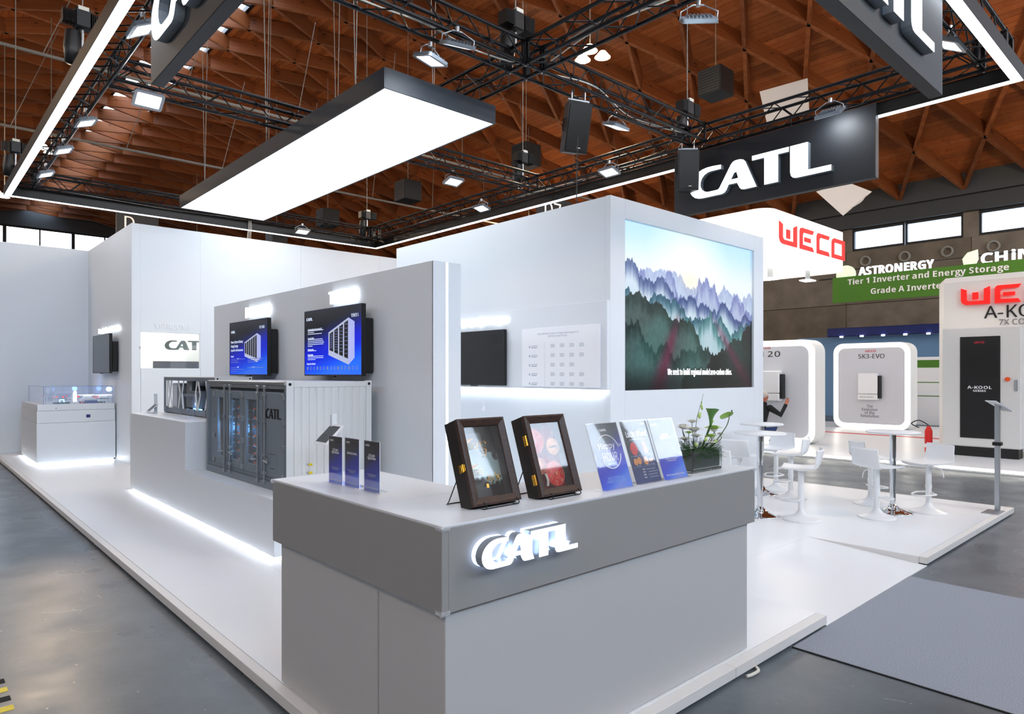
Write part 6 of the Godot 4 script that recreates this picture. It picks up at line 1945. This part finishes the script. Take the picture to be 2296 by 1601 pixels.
# ---------------------------------------------------------------- lounge corner
func make_stool():
	var t = thing("bar_stool", "white bar stool", "stool", Vector3.ZERO, "white bar stools")
	put("base", lathe(S(), [Vector2(0.208, 0), Vector2(0.21, 0.008), Vector2(0.195, 0.016), Vector2(0.13, 0.034), Vector2(0.07, 0.062), Vector2(0.04, 0.1), Vector2(0.034, 0.12)], 36), "white_plastic", t, true)
	put("column", cyl(S(), Vector3(0, 0.1, 0), Vector3(0, 0.60, 0), 0.033, 20), "white_plastic", t, true)
	put("collar", cyl(S(), Vector3(0, 0.30, 0), Vector3(0, 0.34, 0), 0.037, 20), "white_plastic", t, true)
	# foot loop towards the seat front (+z)
	var f = S()
	var pts = []
	for i in 17:
		var a = PI * i / 16.0
		pts.append(Vector3(cos(a) * 0.13, 0.235 - sin(a) * 0.015, 0.02 + sin(a) * 0.20))
	tube(f, [Vector3(0.03, 0.25, 0)] + pts + [Vector3(-0.03, 0.25, 0)], 0.011, 8)
	put("footrest", f, "white_plastic", t, true)
	# lever
	put("lever", tube(S(), curve_pts([Vector3(0.02, 0.57, 0), Vector3(0.1, 0.565, -0.02), Vector3(0.16, 0.53, -0.03), Vector3(0.185, 0.45, -0.03)], 4), 0.006, 6), "white_plastic", t, true)
	# bucket seat: swept shell
	var n = 16; var m = 14
	var top = []; var bot = []
	for i in n + 1:
		var v = float(i) / n
		var row = []; var row2 = []
		for j in m + 1:
			var u = float(j) / m * 2.0 - 1.0
			var prof: Vector2
			if v < 0.1: prof = Vector2(0.215 + 0.012 * sin(v * 10 * PI / 2), 0.615 + 0.02 * sin(v / 0.1 * PI / 2) - 0.02)
			elif v < 0.6: prof = Vector2(lerpf(0.225, -0.14, (v - 0.1) / 0.5), 0.618 - 0.012 * sin((v - 0.1) / 0.5 * PI))
			else:
				var q = (v - 0.6) / 0.4
				var a = q * deg_to_rad(70)
				prof = Vector2(-0.14 - 0.05 * sin(a) - 0.045 * q, 0.618 + 0.06 * (1 - cos(a)) + 0.185 * q * q)
			var hw = 0.205 - 0.015 * smoothstep(0.6, 1.0, v) - 0.02 * (1.0 - smoothstep(0.0, 0.15, v))
			var edge = pow(absf(u), 3)
			var z = prof.x + (0.05 * edge * smoothstep(0.62, 1.0, v))
			row.append(Vector3(u * hw, prof.y + 0.018 * edge * (1.0 - smoothstep(0.7, 1.0, v)), z))
			row2.append(Vector3(u * hw, prof.y - 0.016 + 0.018 * edge * (1.0 - smoothstep(0.7, 1.0, v)), z - 0.016 * smoothstep(0.55, 0.8, v)))
		top.append(row); bot.append(row2)
	var s = S()
	s.set_smooth_group(1)
	for i in n:
		for j in m:
			quad(s, top[i][j], top[i][j + 1], top[i + 1][j + 1], top[i + 1][j])
	s.set_smooth_group(2)
	for i in n:
		for j in m:
			quad(s, bot[i][j], bot[i + 1][j], bot[i + 1][j + 1], bot[i][j + 1])
	s.set_smooth_group(-1)
	for i in n:
		quad(s, top[i][0], top[i + 1][0], bot[i + 1][0], bot[i][0])
		quad(s, top[i][m], bot[i][m], bot[i + 1][m], top[i + 1][m])
	for j in m:
		quad(s, top[0][j], bot[0][j], bot[0][j + 1], top[0][j + 1])
		quad(s, top[n][j], top[n][j + 1], bot[n][j + 1], bot[n][j])
	put("seat", s, "white_plastic", t, true)
	put("seat_mount", cyl(S(), Vector3(0, 0.575, 0), Vector3(0, 0.605, 0), 0.05, 16, 0.09), "white_plastic", t, true)
	return t

func make_table():
	var t = thing("bar_table", "round white bar table", "table", Vector3.ZERO, "round white bar tables")
	put("tabletop", lathe(S(), [Vector2(0, 0), Vector2(0.29, 0), Vector2(0.30, 0.006), Vector2(0.30, 0.018), Vector2(0.294, 0.024), Vector2(0, 0.024)], 48, at(Basis(), 0, 0.985, 0)), "white_plastic", t, true)
	put("column", cyl(S(), Vector3(0, 0.1, 0), Vector3(0, 0.5, 0), 0.034, 24), "chrome", t, true)
	put("column", cyl(S(), Vector3(0, 0.5, 0), Vector3(0, 0.98, 0), 0.038, 24), "chrome", t, true)
	put("plate", cyl(S(), Vector3(0, 0.975, 0), Vector3(0, 0.986, 0), 0.12, 20), "chrome", t, true)
	put("base", lathe(S(), [Vector2(0.222, 0), Vector2(0.225, 0.008), Vector2(0.205, 0.018), Vector2(0.14, 0.036), Vector2(0.08, 0.062), Vector2(0.045, 0.1), Vector2(0.036, 0.115)], 40), "chrome", t, true)
	return t

func build_lounge():
	var st = make_stool()
	var L = [[7.858, -3.551, 7.713, -3.987, "white bar stool nearest the counter's right end, back turned right"], [9.105, -4.257, 9.0, -4.7, "white bar stool between the two left tables, seat above the first stool's back"], [9.62, -4.72, 8.9, -4.75, "white bar stool by the platform's rear edge beside the far left table"], [8.45, -4.66, 9.13, -4.75, "white bar stool by the screen wall, seen behind the chrome column"], [7.25, -4.12, 7.713, -3.987, "white bar stool partly hidden by the flowers"], [8.65, -2.994, 9.2, -2.75, "white bar stool with its back to the camera at the right table"], [9.478, -3.357, 10.0, -2.9, "white bar stool on the far side of the right table"], [9.46, -2.676, 8.9, -2.95, "white bar stool right of the right table's chrome column"]]
	for k in L.size():
		var q = L[k]
		var d = Vector3(q[2] - q[0], 0, q[3] - q[1])
		var turn = atan2(d.x, d.z)
		if k == 0:
			st.position = Vector3(q[0], PL, q[1]); st.rotation.y = turn; st.set_meta("label", q[4])
		else: dup(st, Vector3(q[0], PL, q[1]), turn, q[4])
	var tb = make_table()
	tb.position = Vector3(7.713, PL, -3.987); tb.set_meta("label", "round white bar table nearest the flowers, chrome column")
	dup(tb, Vector3(9.132, PL, -4.70), 0.3, "round white bar table farther back by the screen wall")
	dup(tb, Vector3(9.074, PL, -2.956), 0.7, "round white bar table at the right, standing among three stools")
	# brochure stand
	var t = thing("brochure_stand", "slim grey floor stand holding a tilted dark brochure at the platform corner", "stand", Vector3(10.17, PL, -2.1))
	put("foot_plate", box(9.86, PL, -2.22, 10.19, PL + 0.008, -1.99 - 0.05, 0.002), "alu", t)
	put("post", box(10.14, PL + 0.008, -2.14, 10.20, 1.43, -2.085, 0.004), "alu", t)
	put("clamp", box(10.12, 0.90, -2.16, 10.215, 0.945, -2.065, 0.006), "black", t)
	var b = Basis(UP, deg_to_rad(-42)) * Basis(Vector3(0, 0, 1), deg_to_rad(-30))
	put("holder", bx(S(), Vector3(10.19, 1.395, -2.1), Vector3(0.26, 0.008, 0.19), b, 0.002), "paper", t)
	put("brochure", bx(S(), Vector3(10.195, 1.402, -2.1), Vector3(0.24, 0.006, 0.17), b, 0.001), "deep_blue", t)
	# cable offcut under the platform lip
	var c = thing("cable_stub", "short white cable offcut poking out below the platform edge", "cable", Vector3(3.75, 0.01, -1.98))
	put("sheath", tube(S(), curve_pts([Vector3(3.86, 0.012, -2.02), Vector3(3.82, 0.012, -1.985), Vector3(3.74, 0.012, -1.985), Vector3(3.70, 0.012, -1.995)], 4), 0.010, 8), "cable_white", c)

func arch_panel(called, label, x, z0, z1, y1, d, word, wy):
	# glowing-edged rounded panel facing -x
	var t = thing(called, label, "display panel", Vector3(x, 0.1, (z0 + z1) / 2))
	var w = z1 - z0; var h = y1 - 0.1
	var xf = at(FX, x + d, 0.1 + h / 2, (z0 + z1) / 2)
	put("body", extr(S(), rrect(w, h, 0.3, 8), d, xf), "weco_white", t)
	put("light_edge", extr(S(), keyhole(rrect(w - 0.02, h - 0.02, 0.3, 8), rrect(w - 0.3, h - 0.3, 0.2, 8)), 0.012, xf * at(Basis(), 0, 0, d)), "weco_strip", t)
	put("face", extr(S(), rrect(w - 0.3, h - 0.3, 0.2, 8), 0.006, xf * at(Basis(), 0, 0, d)), "weco_pale", t)
	put("lettering", words(word, 0.13, at(FX, x - 0.008, wy, (z0 + z1) / 2 - 0.35), 0.004, 0.75, false), "ink", t)
	put("lettering", angular(S(), 0.06, 0.3, 0.004, at(FX, x - 0.008, wy + 0.2, (z0 + z1) / 2 - 0.15)), "ink_red", t)
	return t

func inverter(label, x, z0, z1, y0, y1, word):
	var t = thing("wall_unit", label, "inverter", Vector3(x, y0, (z0 + z1) / 2))
	put("casing", box(x - 0.2, y0 + 0.18, z0, x - 0.006, y1, z1, 0.02), "white_plastic", t)
	put("lower_cover", box(x - 0.21, y0, z0, x - 0.006, y0 + 0.17, z1, 0.015), "white_plastic", t)
	put("side_fins", box(x - 0.17, y0 + 0.05, z1, x - 0.01, y1 - 0.08, z1 + 0.07, 0.01), "black", t)
	if word: put("lettering", words(word, 0.05, at(FX, x - 0.212, y0 + 0.06, z0 + 0.06), 0.002, 0.4, false), "ink_grey", t)

func build_neighbours():
	var p = struct_root("floor_neighbour", "low pale platform of the neighbouring stand with a lit edge")
	put("deck", box(14.45, 0.0, -14.0, 24.5, 0.1, 1.0, 0.003), "deck", p)
	put("light_edge", box(14.44, 0.035, -14.0, 14.45, 0.085, 1.0), "weco_strip", p)
	put("floor_stripe", box(19.9, 0.1, -9.0, 20.2, 0.103, -5.0), "red_paint", p)
	arch_panel("glowing_panel", "large rounded panel with a glowing edge behind the kneeling man", 16.0, -9.4, -6.89, 2.62, 0.55, "TH 20", 2.22)
	inverter("pale inverter unit being held by the kneeling man", 15.998, -8.4, -7.68, 1.14, 1.87, "")
	arch_panel("glowing_panel", "rounded panel with a glowing edge and one inverter, right of the larger panel", 22.1, -8.94, -6.72, 2.75, 0.6, "SK3-EVO", 2.27)
	inverter("white inverter unit alone in the middle of the farther panel", 22.098, -8.13, -7.57, 1.0, 1.82, "SK3-EVO")
	var tx = thing("panel_slogan", "grey four-line slogan under the lone inverter", "lettering", Vector3(22.09, 0.52, -7.85))
	var k = 0
	for w in ["The", "Evolution", "of the", "Revolution"]:
		put("lettering", words(w, 0.08, at(FX, 22.088, 0.80 - k * 0.1, -7.85), 0.004, 0.0, false, true), "ink_grey", tx)
		k += 1
	# tall wall with cabinet
	var a = thing("tall_booth_wall", "tall white wall with red halo-lit letters above the outdoor cabinet", "booth wall", Vector3(17.0, 0.1, -3))
	put("wall", box(16.7, 0.1, -4.55, 17.3, 3.87, 0.5, 0.12), "weco_white", a)
	put("red_letters", angular(S(), 0.36, 2.1, 0.05, at(FX, 16.68, 3.25, -4.1)), "red_glow", a)
	put("lettering", words("A-KOOL", 0.24, at(FX, 16.695, 2.95, -3.7), 0.01, 1.3, false), "ink", a)
	put("lettering", words("7X CORE", 0.11, at(FX, 16.695, 2.80, -3.45), 0.01, 0.62, false), "ink_grey", a)
	var c = thing("outdoor_cabinet", "white outdoor cabinet with a tall dark louvred door panel", "cabinet", Vector3(16.5, 0.1, -3.7))
	put("plinth", box(16.34, 0.1, -4.3, 16.695, 0.3, -3.05), "black", c)
	put("body", box(16.3, 0.3, -4.36, 16.695, 2.75, -3.0, 0.02), "cabinet_white", c)
	put("door_panel", box(16.285, 0.48, -4.03, 16.3, 2.56, -3.34, 0.005), "black", c)
	for j in 24: put("louvre", box(16.278, 1.72 + j * 0.027, -3.98, 16.286, 1.735 + j * 0.027, -3.39), "ink", c)
	put("lettering", words("A-KOOL", 0.06, at(FX, 16.284, 1.49, -3.9), 0.003, 0.42), "ink_white", c)
	put("lettering", words("SERIES", 0.04, at(FX, 16.284, 1.43, -3.8), 0.003, 0.22), "ink_white", c)
	put("lettering", angular(S(), 0.04, 0.17, 0.003, at(FX, 16.284, 2.42, -3.78)), "ink_red", c)
	put("switch", cyl(S(), Vector3(16.27, 1.69, -3.22), Vector3(16.3, 1.69, -3.22), 0.045, 12), "orange", c)
	put("handle", box(16.27, 1.45, -3.11, 16.3, 1.68, -3.06, 0.01), "alu", c)
	var e = thing("fire_extinguisher", "red fire extinguisher beside the tall white wall", "extinguisher", Vector3(16.55, 0.1, -4.68))
	put("cylinder", lathe(S(), [Vector2(0.07, 0), Vector2(0.075, 0.02), Vector2(0.075, 0.45), Vector2(0.04, 0.54), Vector2(0.025, 0.56)], 16, at(Basis(), 16.55, 0.102, -4.68)), "red_paint", e)
	put("hose", tube(S(), curve_pts([Vector3(16.55, 0.68, -4.68), Vector3(16.5, 0.78, -4.85), Vector3(16.5, 0.70, -5.0), Vector3(16.5, 0.62, -4.85)], 5), 0.012, 6), "black", e)
	put("label_band", cyl(S(), Vector3(16.55, 0.2, -4.68), Vector3(16.55, 0.28, -4.68), 0.077, 16), "paper", e)
	# suspended lit fascia box
	var b = thing("lit_fascia_box", "cream lit fascia box with angular red letters hanging over the neighbouring stand", "lit sign", Vector3(16.2, 4.5, -9))
	put("shell", extr(S(), rrect(4.3, 5.0, 0.35, 6), 1.0, Transform3D(Basis(Vector3(1, 0, 0), Vector3(0, 0, -1), Vector3(0, 1, 0)), Vector3(16.15, 4.45, -9.55))), "weco_box", b)
	put("red_letters", angular(S(), 0.5, 3.6, 0.02, at(FZ, 14.5, 4.72, -7.052)), "red_glow", b)
	for q in [[14.9, -7.9], [16.2, -8.1], [17.2, -7.6]]:
		var l = thing("under_lamp", "small panel lamp hanging under the cream fascia box", "lamp", Vector3(q[0], 4.2, q[1]), "panel lamps under the fascia box")
		put("lamp_face", box(q[0] - 0.18, 4.17, q[1] - 0.14, q[0] + 0.18, 4.2, q[1] + 0.14, 0.008), "led_flood", l)
		put("bracket", box(q[0] - 0.12, 4.2, q[1] - 0.01, q[0] + 0.12, 4.448, q[1] + 0.01), "alu", l)
		area_light("lamp_light", Color(1, 0.97, 0.92), 1.2, 0.3, 0.24, at(Basis(Vector3(1, 0, 0), Vector3(0, 0, -1), Vector3(0, 1, 0)), q[0], 4.16, q[1]), l)
	person()

func limb(s, pts, rads, n = 12):
	s.set_smooth_group(1)
	var pr = []
	for i in pts.size():
		var d = (pts[mini(i + 1, pts.size() - 1)] - pts[maxi(i - 1, 0)]).normalized()
		var f = frame_of(d)
		var ring = []
		for k in n: ring.append(pts[i] + (f.x * cos(TAU * k / n) + f.y * sin(TAU * k / n)) * rads[i])
		if pr:
			for k in n: quad(s, pr[k], pr[(k + 1) % n], ring[(k + 1) % n], ring[k])
		pr = ring
	blob(s, pts[0], rads[0], n); blob(s, pts[-1], rads[-1], n)

func person():
	var t = thing("person", "grey-haired man in a dark sweater kneeling and reaching to the inverter", "person", Vector3(15.4, 0.1, -7.9))
	var s = S()
	limb(s, [Vector3(15.3, 0.42, -7.95), Vector3(15.32, 0.7, -7.92), Vector3(15.36, 0.95, -7.88), Vector3(15.37, 1.06, -7.86)], [0.17, 0.165, 0.17, 0.09])
	limb(s, [Vector3(15.38, 0.98, -7.70), Vector3(15.52, 0.82, -7.50), Vector3(15.68, 1.04, -7.46)], [0.08, 0.06, 0.045])
	limb(s, [Vector3(15.36, 0.98, -8.04), Vector3(15.5, 0.82, -8.25), Vector3(15.7, 1.02, -8.36)], [0.08, 0.06, 0.045])
	put("sweater", s, "sweater", t)
	s = S()
	limb(s, [Vector3(15.3, 0.4, -7.84), Vector3(15.62, 0.46, -7.70), Vector3(15.5, 0.19, -7.72)], [0.11, 0.085, 0.06])
	limb(s, [Vector3(15.3, 0.4, -8.06), Vector3(15.55, 0.2, -8.16), Vector3(15.2, 0.17, -8.14)], [0.11, 0.085, 0.06])
	put("jeans", s, "denim", t)
	s = S()
	blob(s, Vector3(15.40, 1.25, -7.84), Vector3(0.1, 0.125, 0.08), 16)
	blob(s, Vector3(15.505, 1.24, -7.83), Vector3(0.02, 0.025, 0.016), 8)
	blob(s, Vector3(15.39, 1.24, -7.755), Vector3(0.022, 0.034, 0.012), 8)
	limb(s, [Vector3(15.37, 1.04, -7.86), Vector3(15.39, 1.18, -7.85)], [0.06, 0.055])
	for z in [-7.46, -8.36]:
		limb(s, [Vector3(15.68, 1.04, z), Vector3(15.75, 1.13, z)], [0.035, 0.04])
		for k in 4: limb(s, [Vector3(15.75, 1.14, z - 0.03 + k * 0.02), Vector3(15.785, 1.19, z - 0.032 + k * 0.021), Vector3(15.79, 1.225 - absf(k - 1.5) * 0.008, z - 0.034 + k * 0.022)], [0.011, 0.010, 0.008], 6)
		limb(s, [Vector3(15.73, 1.1, z + 0.03), Vector3(15.75, 1.15, z + 0.055)], [0.011, 0.009], 6)
	put("skin", s, "skin", t)
	put("hair", blob(S(), Vector3(15.375, 1.29, -7.84), Vector3(0.1, 0.095, 0.084), 14), "hair_grey", t)
	for q in [[15.52, -7.71], [15.14, -8.14]]: put("shoe", blob(S(), Vector3(q[0], 0.145, q[1]), Vector3(0.13, 0.045, 0.05), 12), "shoe_tan", t)

func build_far_hall():
	var g = thing("green_banner", "long green banner with white lettering behind the neighbouring stand", "banner", Vector3(26, 4.7, -7.5))
	put("cloth", box(26.0, 4.45, -10.55, 26.04, 5.4, -1.5), "green_banner", g)
	put("lettering", words("Tier 1 Inverter and Energy Storage", 0.2, at(FX, 25.995, 5.02, -10.0), 0.01, 4.9), "ink_white", g)
	put("lettering", words("Grade A Inverter Manufacturer", 0.2, at(FX, 25.995, 4.68, -9.2), 0.01, 4.4), "ink_white", g)
	var l1 = thing("sign_letters", "glowing white letters on a black truss above the green banner", "lettering", Vector3(27, 5.5, -8.7))
	put("letters", words("ASTRONERGY", 0.3, at(FX, 26.95, 5.52, -9.95), 0.08, 2.5), "led_letter", l1)
	put("truss", box(27.05, 5.5, -11.5, 27.1, 5.54, -2), "truss", l1)
	put("truss", box(27.05, 5.78, -11.5, 27.1, 5.82, -2), "truss", l1)
	put("logo_disc", cyl(S(), Vector3(26.95, 5.62, -10.45), Vector3(27.05, 5.62, -10.45), 0.35, 20), "green_glow", l1)
	var l2 = thing("sign_letters", "glowing white letters and green leaf at the right frame edge", "lettering", Vector3(27, 5.5, -5))
	put("letters", words("CHiNT", 0.36, at(FX, 26.95, 5.48, -6.05), 0.08, 1.75), "led_letter", l2)
	put("leaf", extr(S(), [Vector2(0, -.3), Vector2(.18, -.2), Vector2(.26, 0), Vector2(.24, .32), Vector2(-.05, .25), Vector2(-.2, .05), Vector2(-.16, -.15)], 0.06, at(FX, 27.0, 5.68, -6.4)), "green_glow", l2)
	var bl = thing("blue_booth", "distant blue booth with spot lamps along its dark fascia", "booth", Vector3(29.5, 0, -9))
	put("fascia", box(29.0, 3.35, -12.0, 29.3, 3.7, -6.5, 0.02), "deep_blue", bl)
	put("wall", box(29.6, 0, -13.5, 29.8, 3.36, -5), "pale_blue", bl)
	for q in 6: put("spot", cyl(S(), Vector3(28.98, 3.3, -11.4 + q * 0.8), Vector3(28.98, 3.36, -11.4 + q * 0.8), 0.07, 10), "led_flood", bl)
	var po = thing("poster_board", "white and green poster board seen past the farther panel", "poster", Vector3(25, 0.1, -6.9))
	put("board", box(25, 0.1, -7.6, 25.1, 2.35, -6.0, 0.01), "paper", po)
	for y in [2.0, 1.5, 1.05]: put("print", box(24.995, y, -7.55, 25, y + (0.25 if y == 2.0 else 0.03), -6.05), "green_banner", po)
	for q in [[17.97, 10.43, -10.68, "right of the front cross truss"], [16.56, 9.57, -17.38, "behind the rear cross truss hoist"], [14.56, 8.84, -21.91, "right of the light box"], [14.16, 8.73, -27.7, "below the light box near end"], [13.3, 8.34, -31.19, "low over the rear wall"]]:
		var h = thing("fan_heater", "black slatted cube heater hanging " + q[3], "heater", Vector3(q[0], q[1], q[2]), "black cube heaters")
		put("casing", bx(S(), Vector3(q[0], q[1], q[2]), Vector3(0.76, 0.76, 0.76), Basis(), 0.02), "black", h)
		for j in 9: put("slat", bx(S(), Vector3(q[0] - 0.385, q[1] - 0.32 + j * 0.08, q[2]), Vector3(0.02, 0.05, 0.7)), "frame_dark", h)
		put("chain", cyl(S(), Vector3(q[0], q[1] + 0.38, q[2]), Vector3(q[0], 15.0, q[2]), 0.01, 5), "cable_grey", h)
	for q in [[12.9, 9.8, -11.2, "by the middle crossing"], [4.03, 9.73, -28.8, "beyond the left truss"], [3.03, 8.67, -32.4, "at the rear left corner"], [-6, 9.2, 2, "left behind the camera"], [10, 9.5, 4, "behind the camera"], [24, 9.5, -2, "at the far right"], [24, 9.5, -25, "deep at the right"], [-6, 9.5, -20, "deep at the left"], [14, 9.5, -45, "at the far end"]]:
		var h = thing("hall_lamp", "round white hall lamp cluster " + q[3], "lamp", Vector3(q[0], q[1], q[2]), "hall lamps")
		for d in [[-0.25, 0.2], [0.25, 0.2], [0, -0.25]]: put("reflector", cyl(S(), Vector3(q[0] + d[0], q[1], q[2] + d[1]), Vector3(q[0] + d[0], q[1] + 0.15, q[2] + d[1]), 0.2, 16, 0.08), "hall_disc", h)
		put("rod", cyl(S(), Vector3(q[0], q[1] + 0.1, q[2]), Vector3(q[0], 14.5, q[2]), 0.015, 5), "cable_grey", h)
		omni("lamp_light", Color(1.0, 0.88, 0.74), 15.0, Vector3(q[0], q[1] - 0.35, q[2]), 0.25, h)
	for z in [-19.85, -26.3]:
		var r = thing("tie_rod", "grey steel tie tube with wire hangers, " + ("nearer" if z > -20 else "farther") + " of the pair at the left", "tie rod", Vector3(5, 9.6, z))
		put("tube", cyl(S(), Vector3(-13.5, 9.6, z), Vector3(33.5, 9.6, z), 0.045, 8), "cable_grey", r)
		for j in 12: put("hanger", tube(S(), [Vector3(-10.4 + j * 3.25, 9.6, z), Vector3(-8.8 + j * 3.25, 14.0, z - 2)], 0.012, 5), "cable_grey", r)
	var nt = [["upper white cloth net slung beneath the timber roof", [Vector3(17.04, 9.36, -8.82), Vector3(17.99, 9.72, -7.95), Vector3(18.02, 8.82, -7.92), Vector3(17.19, 8.47, -8.68)]], ["lower white cloth net slung under the lettered sign", [Vector3(20.17, 7.22, -8.66), Vector3(20.86, 7.5, -8.03), Vector3(21.4, 7.22, -7.54), Vector3(20.76, 6.5, -8.12)]]]
	for q in nt:
		var n = thing("cloth_net", q[0], "net", q[1][0], "white cloth nets")
		var s = S()
		s.set_smooth_group(1)
		for i in 8:
			for j in 8:
				var c = []
				for e in [[0, 0], [1, 0], [1, 1], [0, 1]]:
					var u = (i + e[0]) / 8.0; var v = (j + e[1]) / 8.0
					c.append(q[1][0].lerp(q[1][1], u).lerp(q[1][3].lerp(q[1][2], u), v) + Vector3(0.5, -0.25, 0.4) * sin(u * PI) * sin(v * PI) * 0.6)
				quad(s, c[0], c[1], c[2], c[3])
		put("cloth", s, "cloth_net", n)

func build_small():
	for q in [[7.2, 8.1, -31.3, "D", "dark hanging hall sign with a pale letter above the rear left wall"], [15.8, 7.2, -15.4, "D7", "dark hanging hall sign behind the screen wall"]]:
		var t = thing("hall_sign", q[4], "sign", Vector3(q[0], q[1], q[2]))
		put("panel", box(q[0] - 0.6, q[1] - 0.6, q[2] - 0.1, q[0] + 1.0, q[1] + 0.4, q[2], 0.01), "black", t)
		put("lettering", words(q[3], 0.5, at(FZ, q[0] - 0.3, q[1] - 0.3, q[2]), 0.01, 0.0, false), "ink_white", t)
	for i in 4:
		var t = thing("air_nozzle", "round ventilation nozzle in the concrete wall under the clerestory", "nozzle", Vector3(34.2, 7.2, -12.35 + i * 1.7), "ventilation nozzles")
		put("ring", lathe(S(), [Vector2(0.17, 0), Vector2(0.25, 0.02), Vector2(0.25, 0.14), Vector2(0.17, 0.12)], 18, Transform3D(Basis(Vector3(0, 1, 0), Vector3(-1, 0, 0), Vector3(0, 0, 1)), Vector3(34.3, 7.2, -12.35 + i * 1.7))), "cable_grey", t)
	var h = thing("hazard_tape", "yellow and black hazard tape on the floor at the lower left", "tape", Vector3(0.43, 0.001, -4.6))
	for i in 6: put("stripe", box(0.36, 0.0005, -4.95 + i * 0.14, 0.46, 0.0015, -4.88 + i * 0.14), "yellow" if i % 2 else "joint", h)
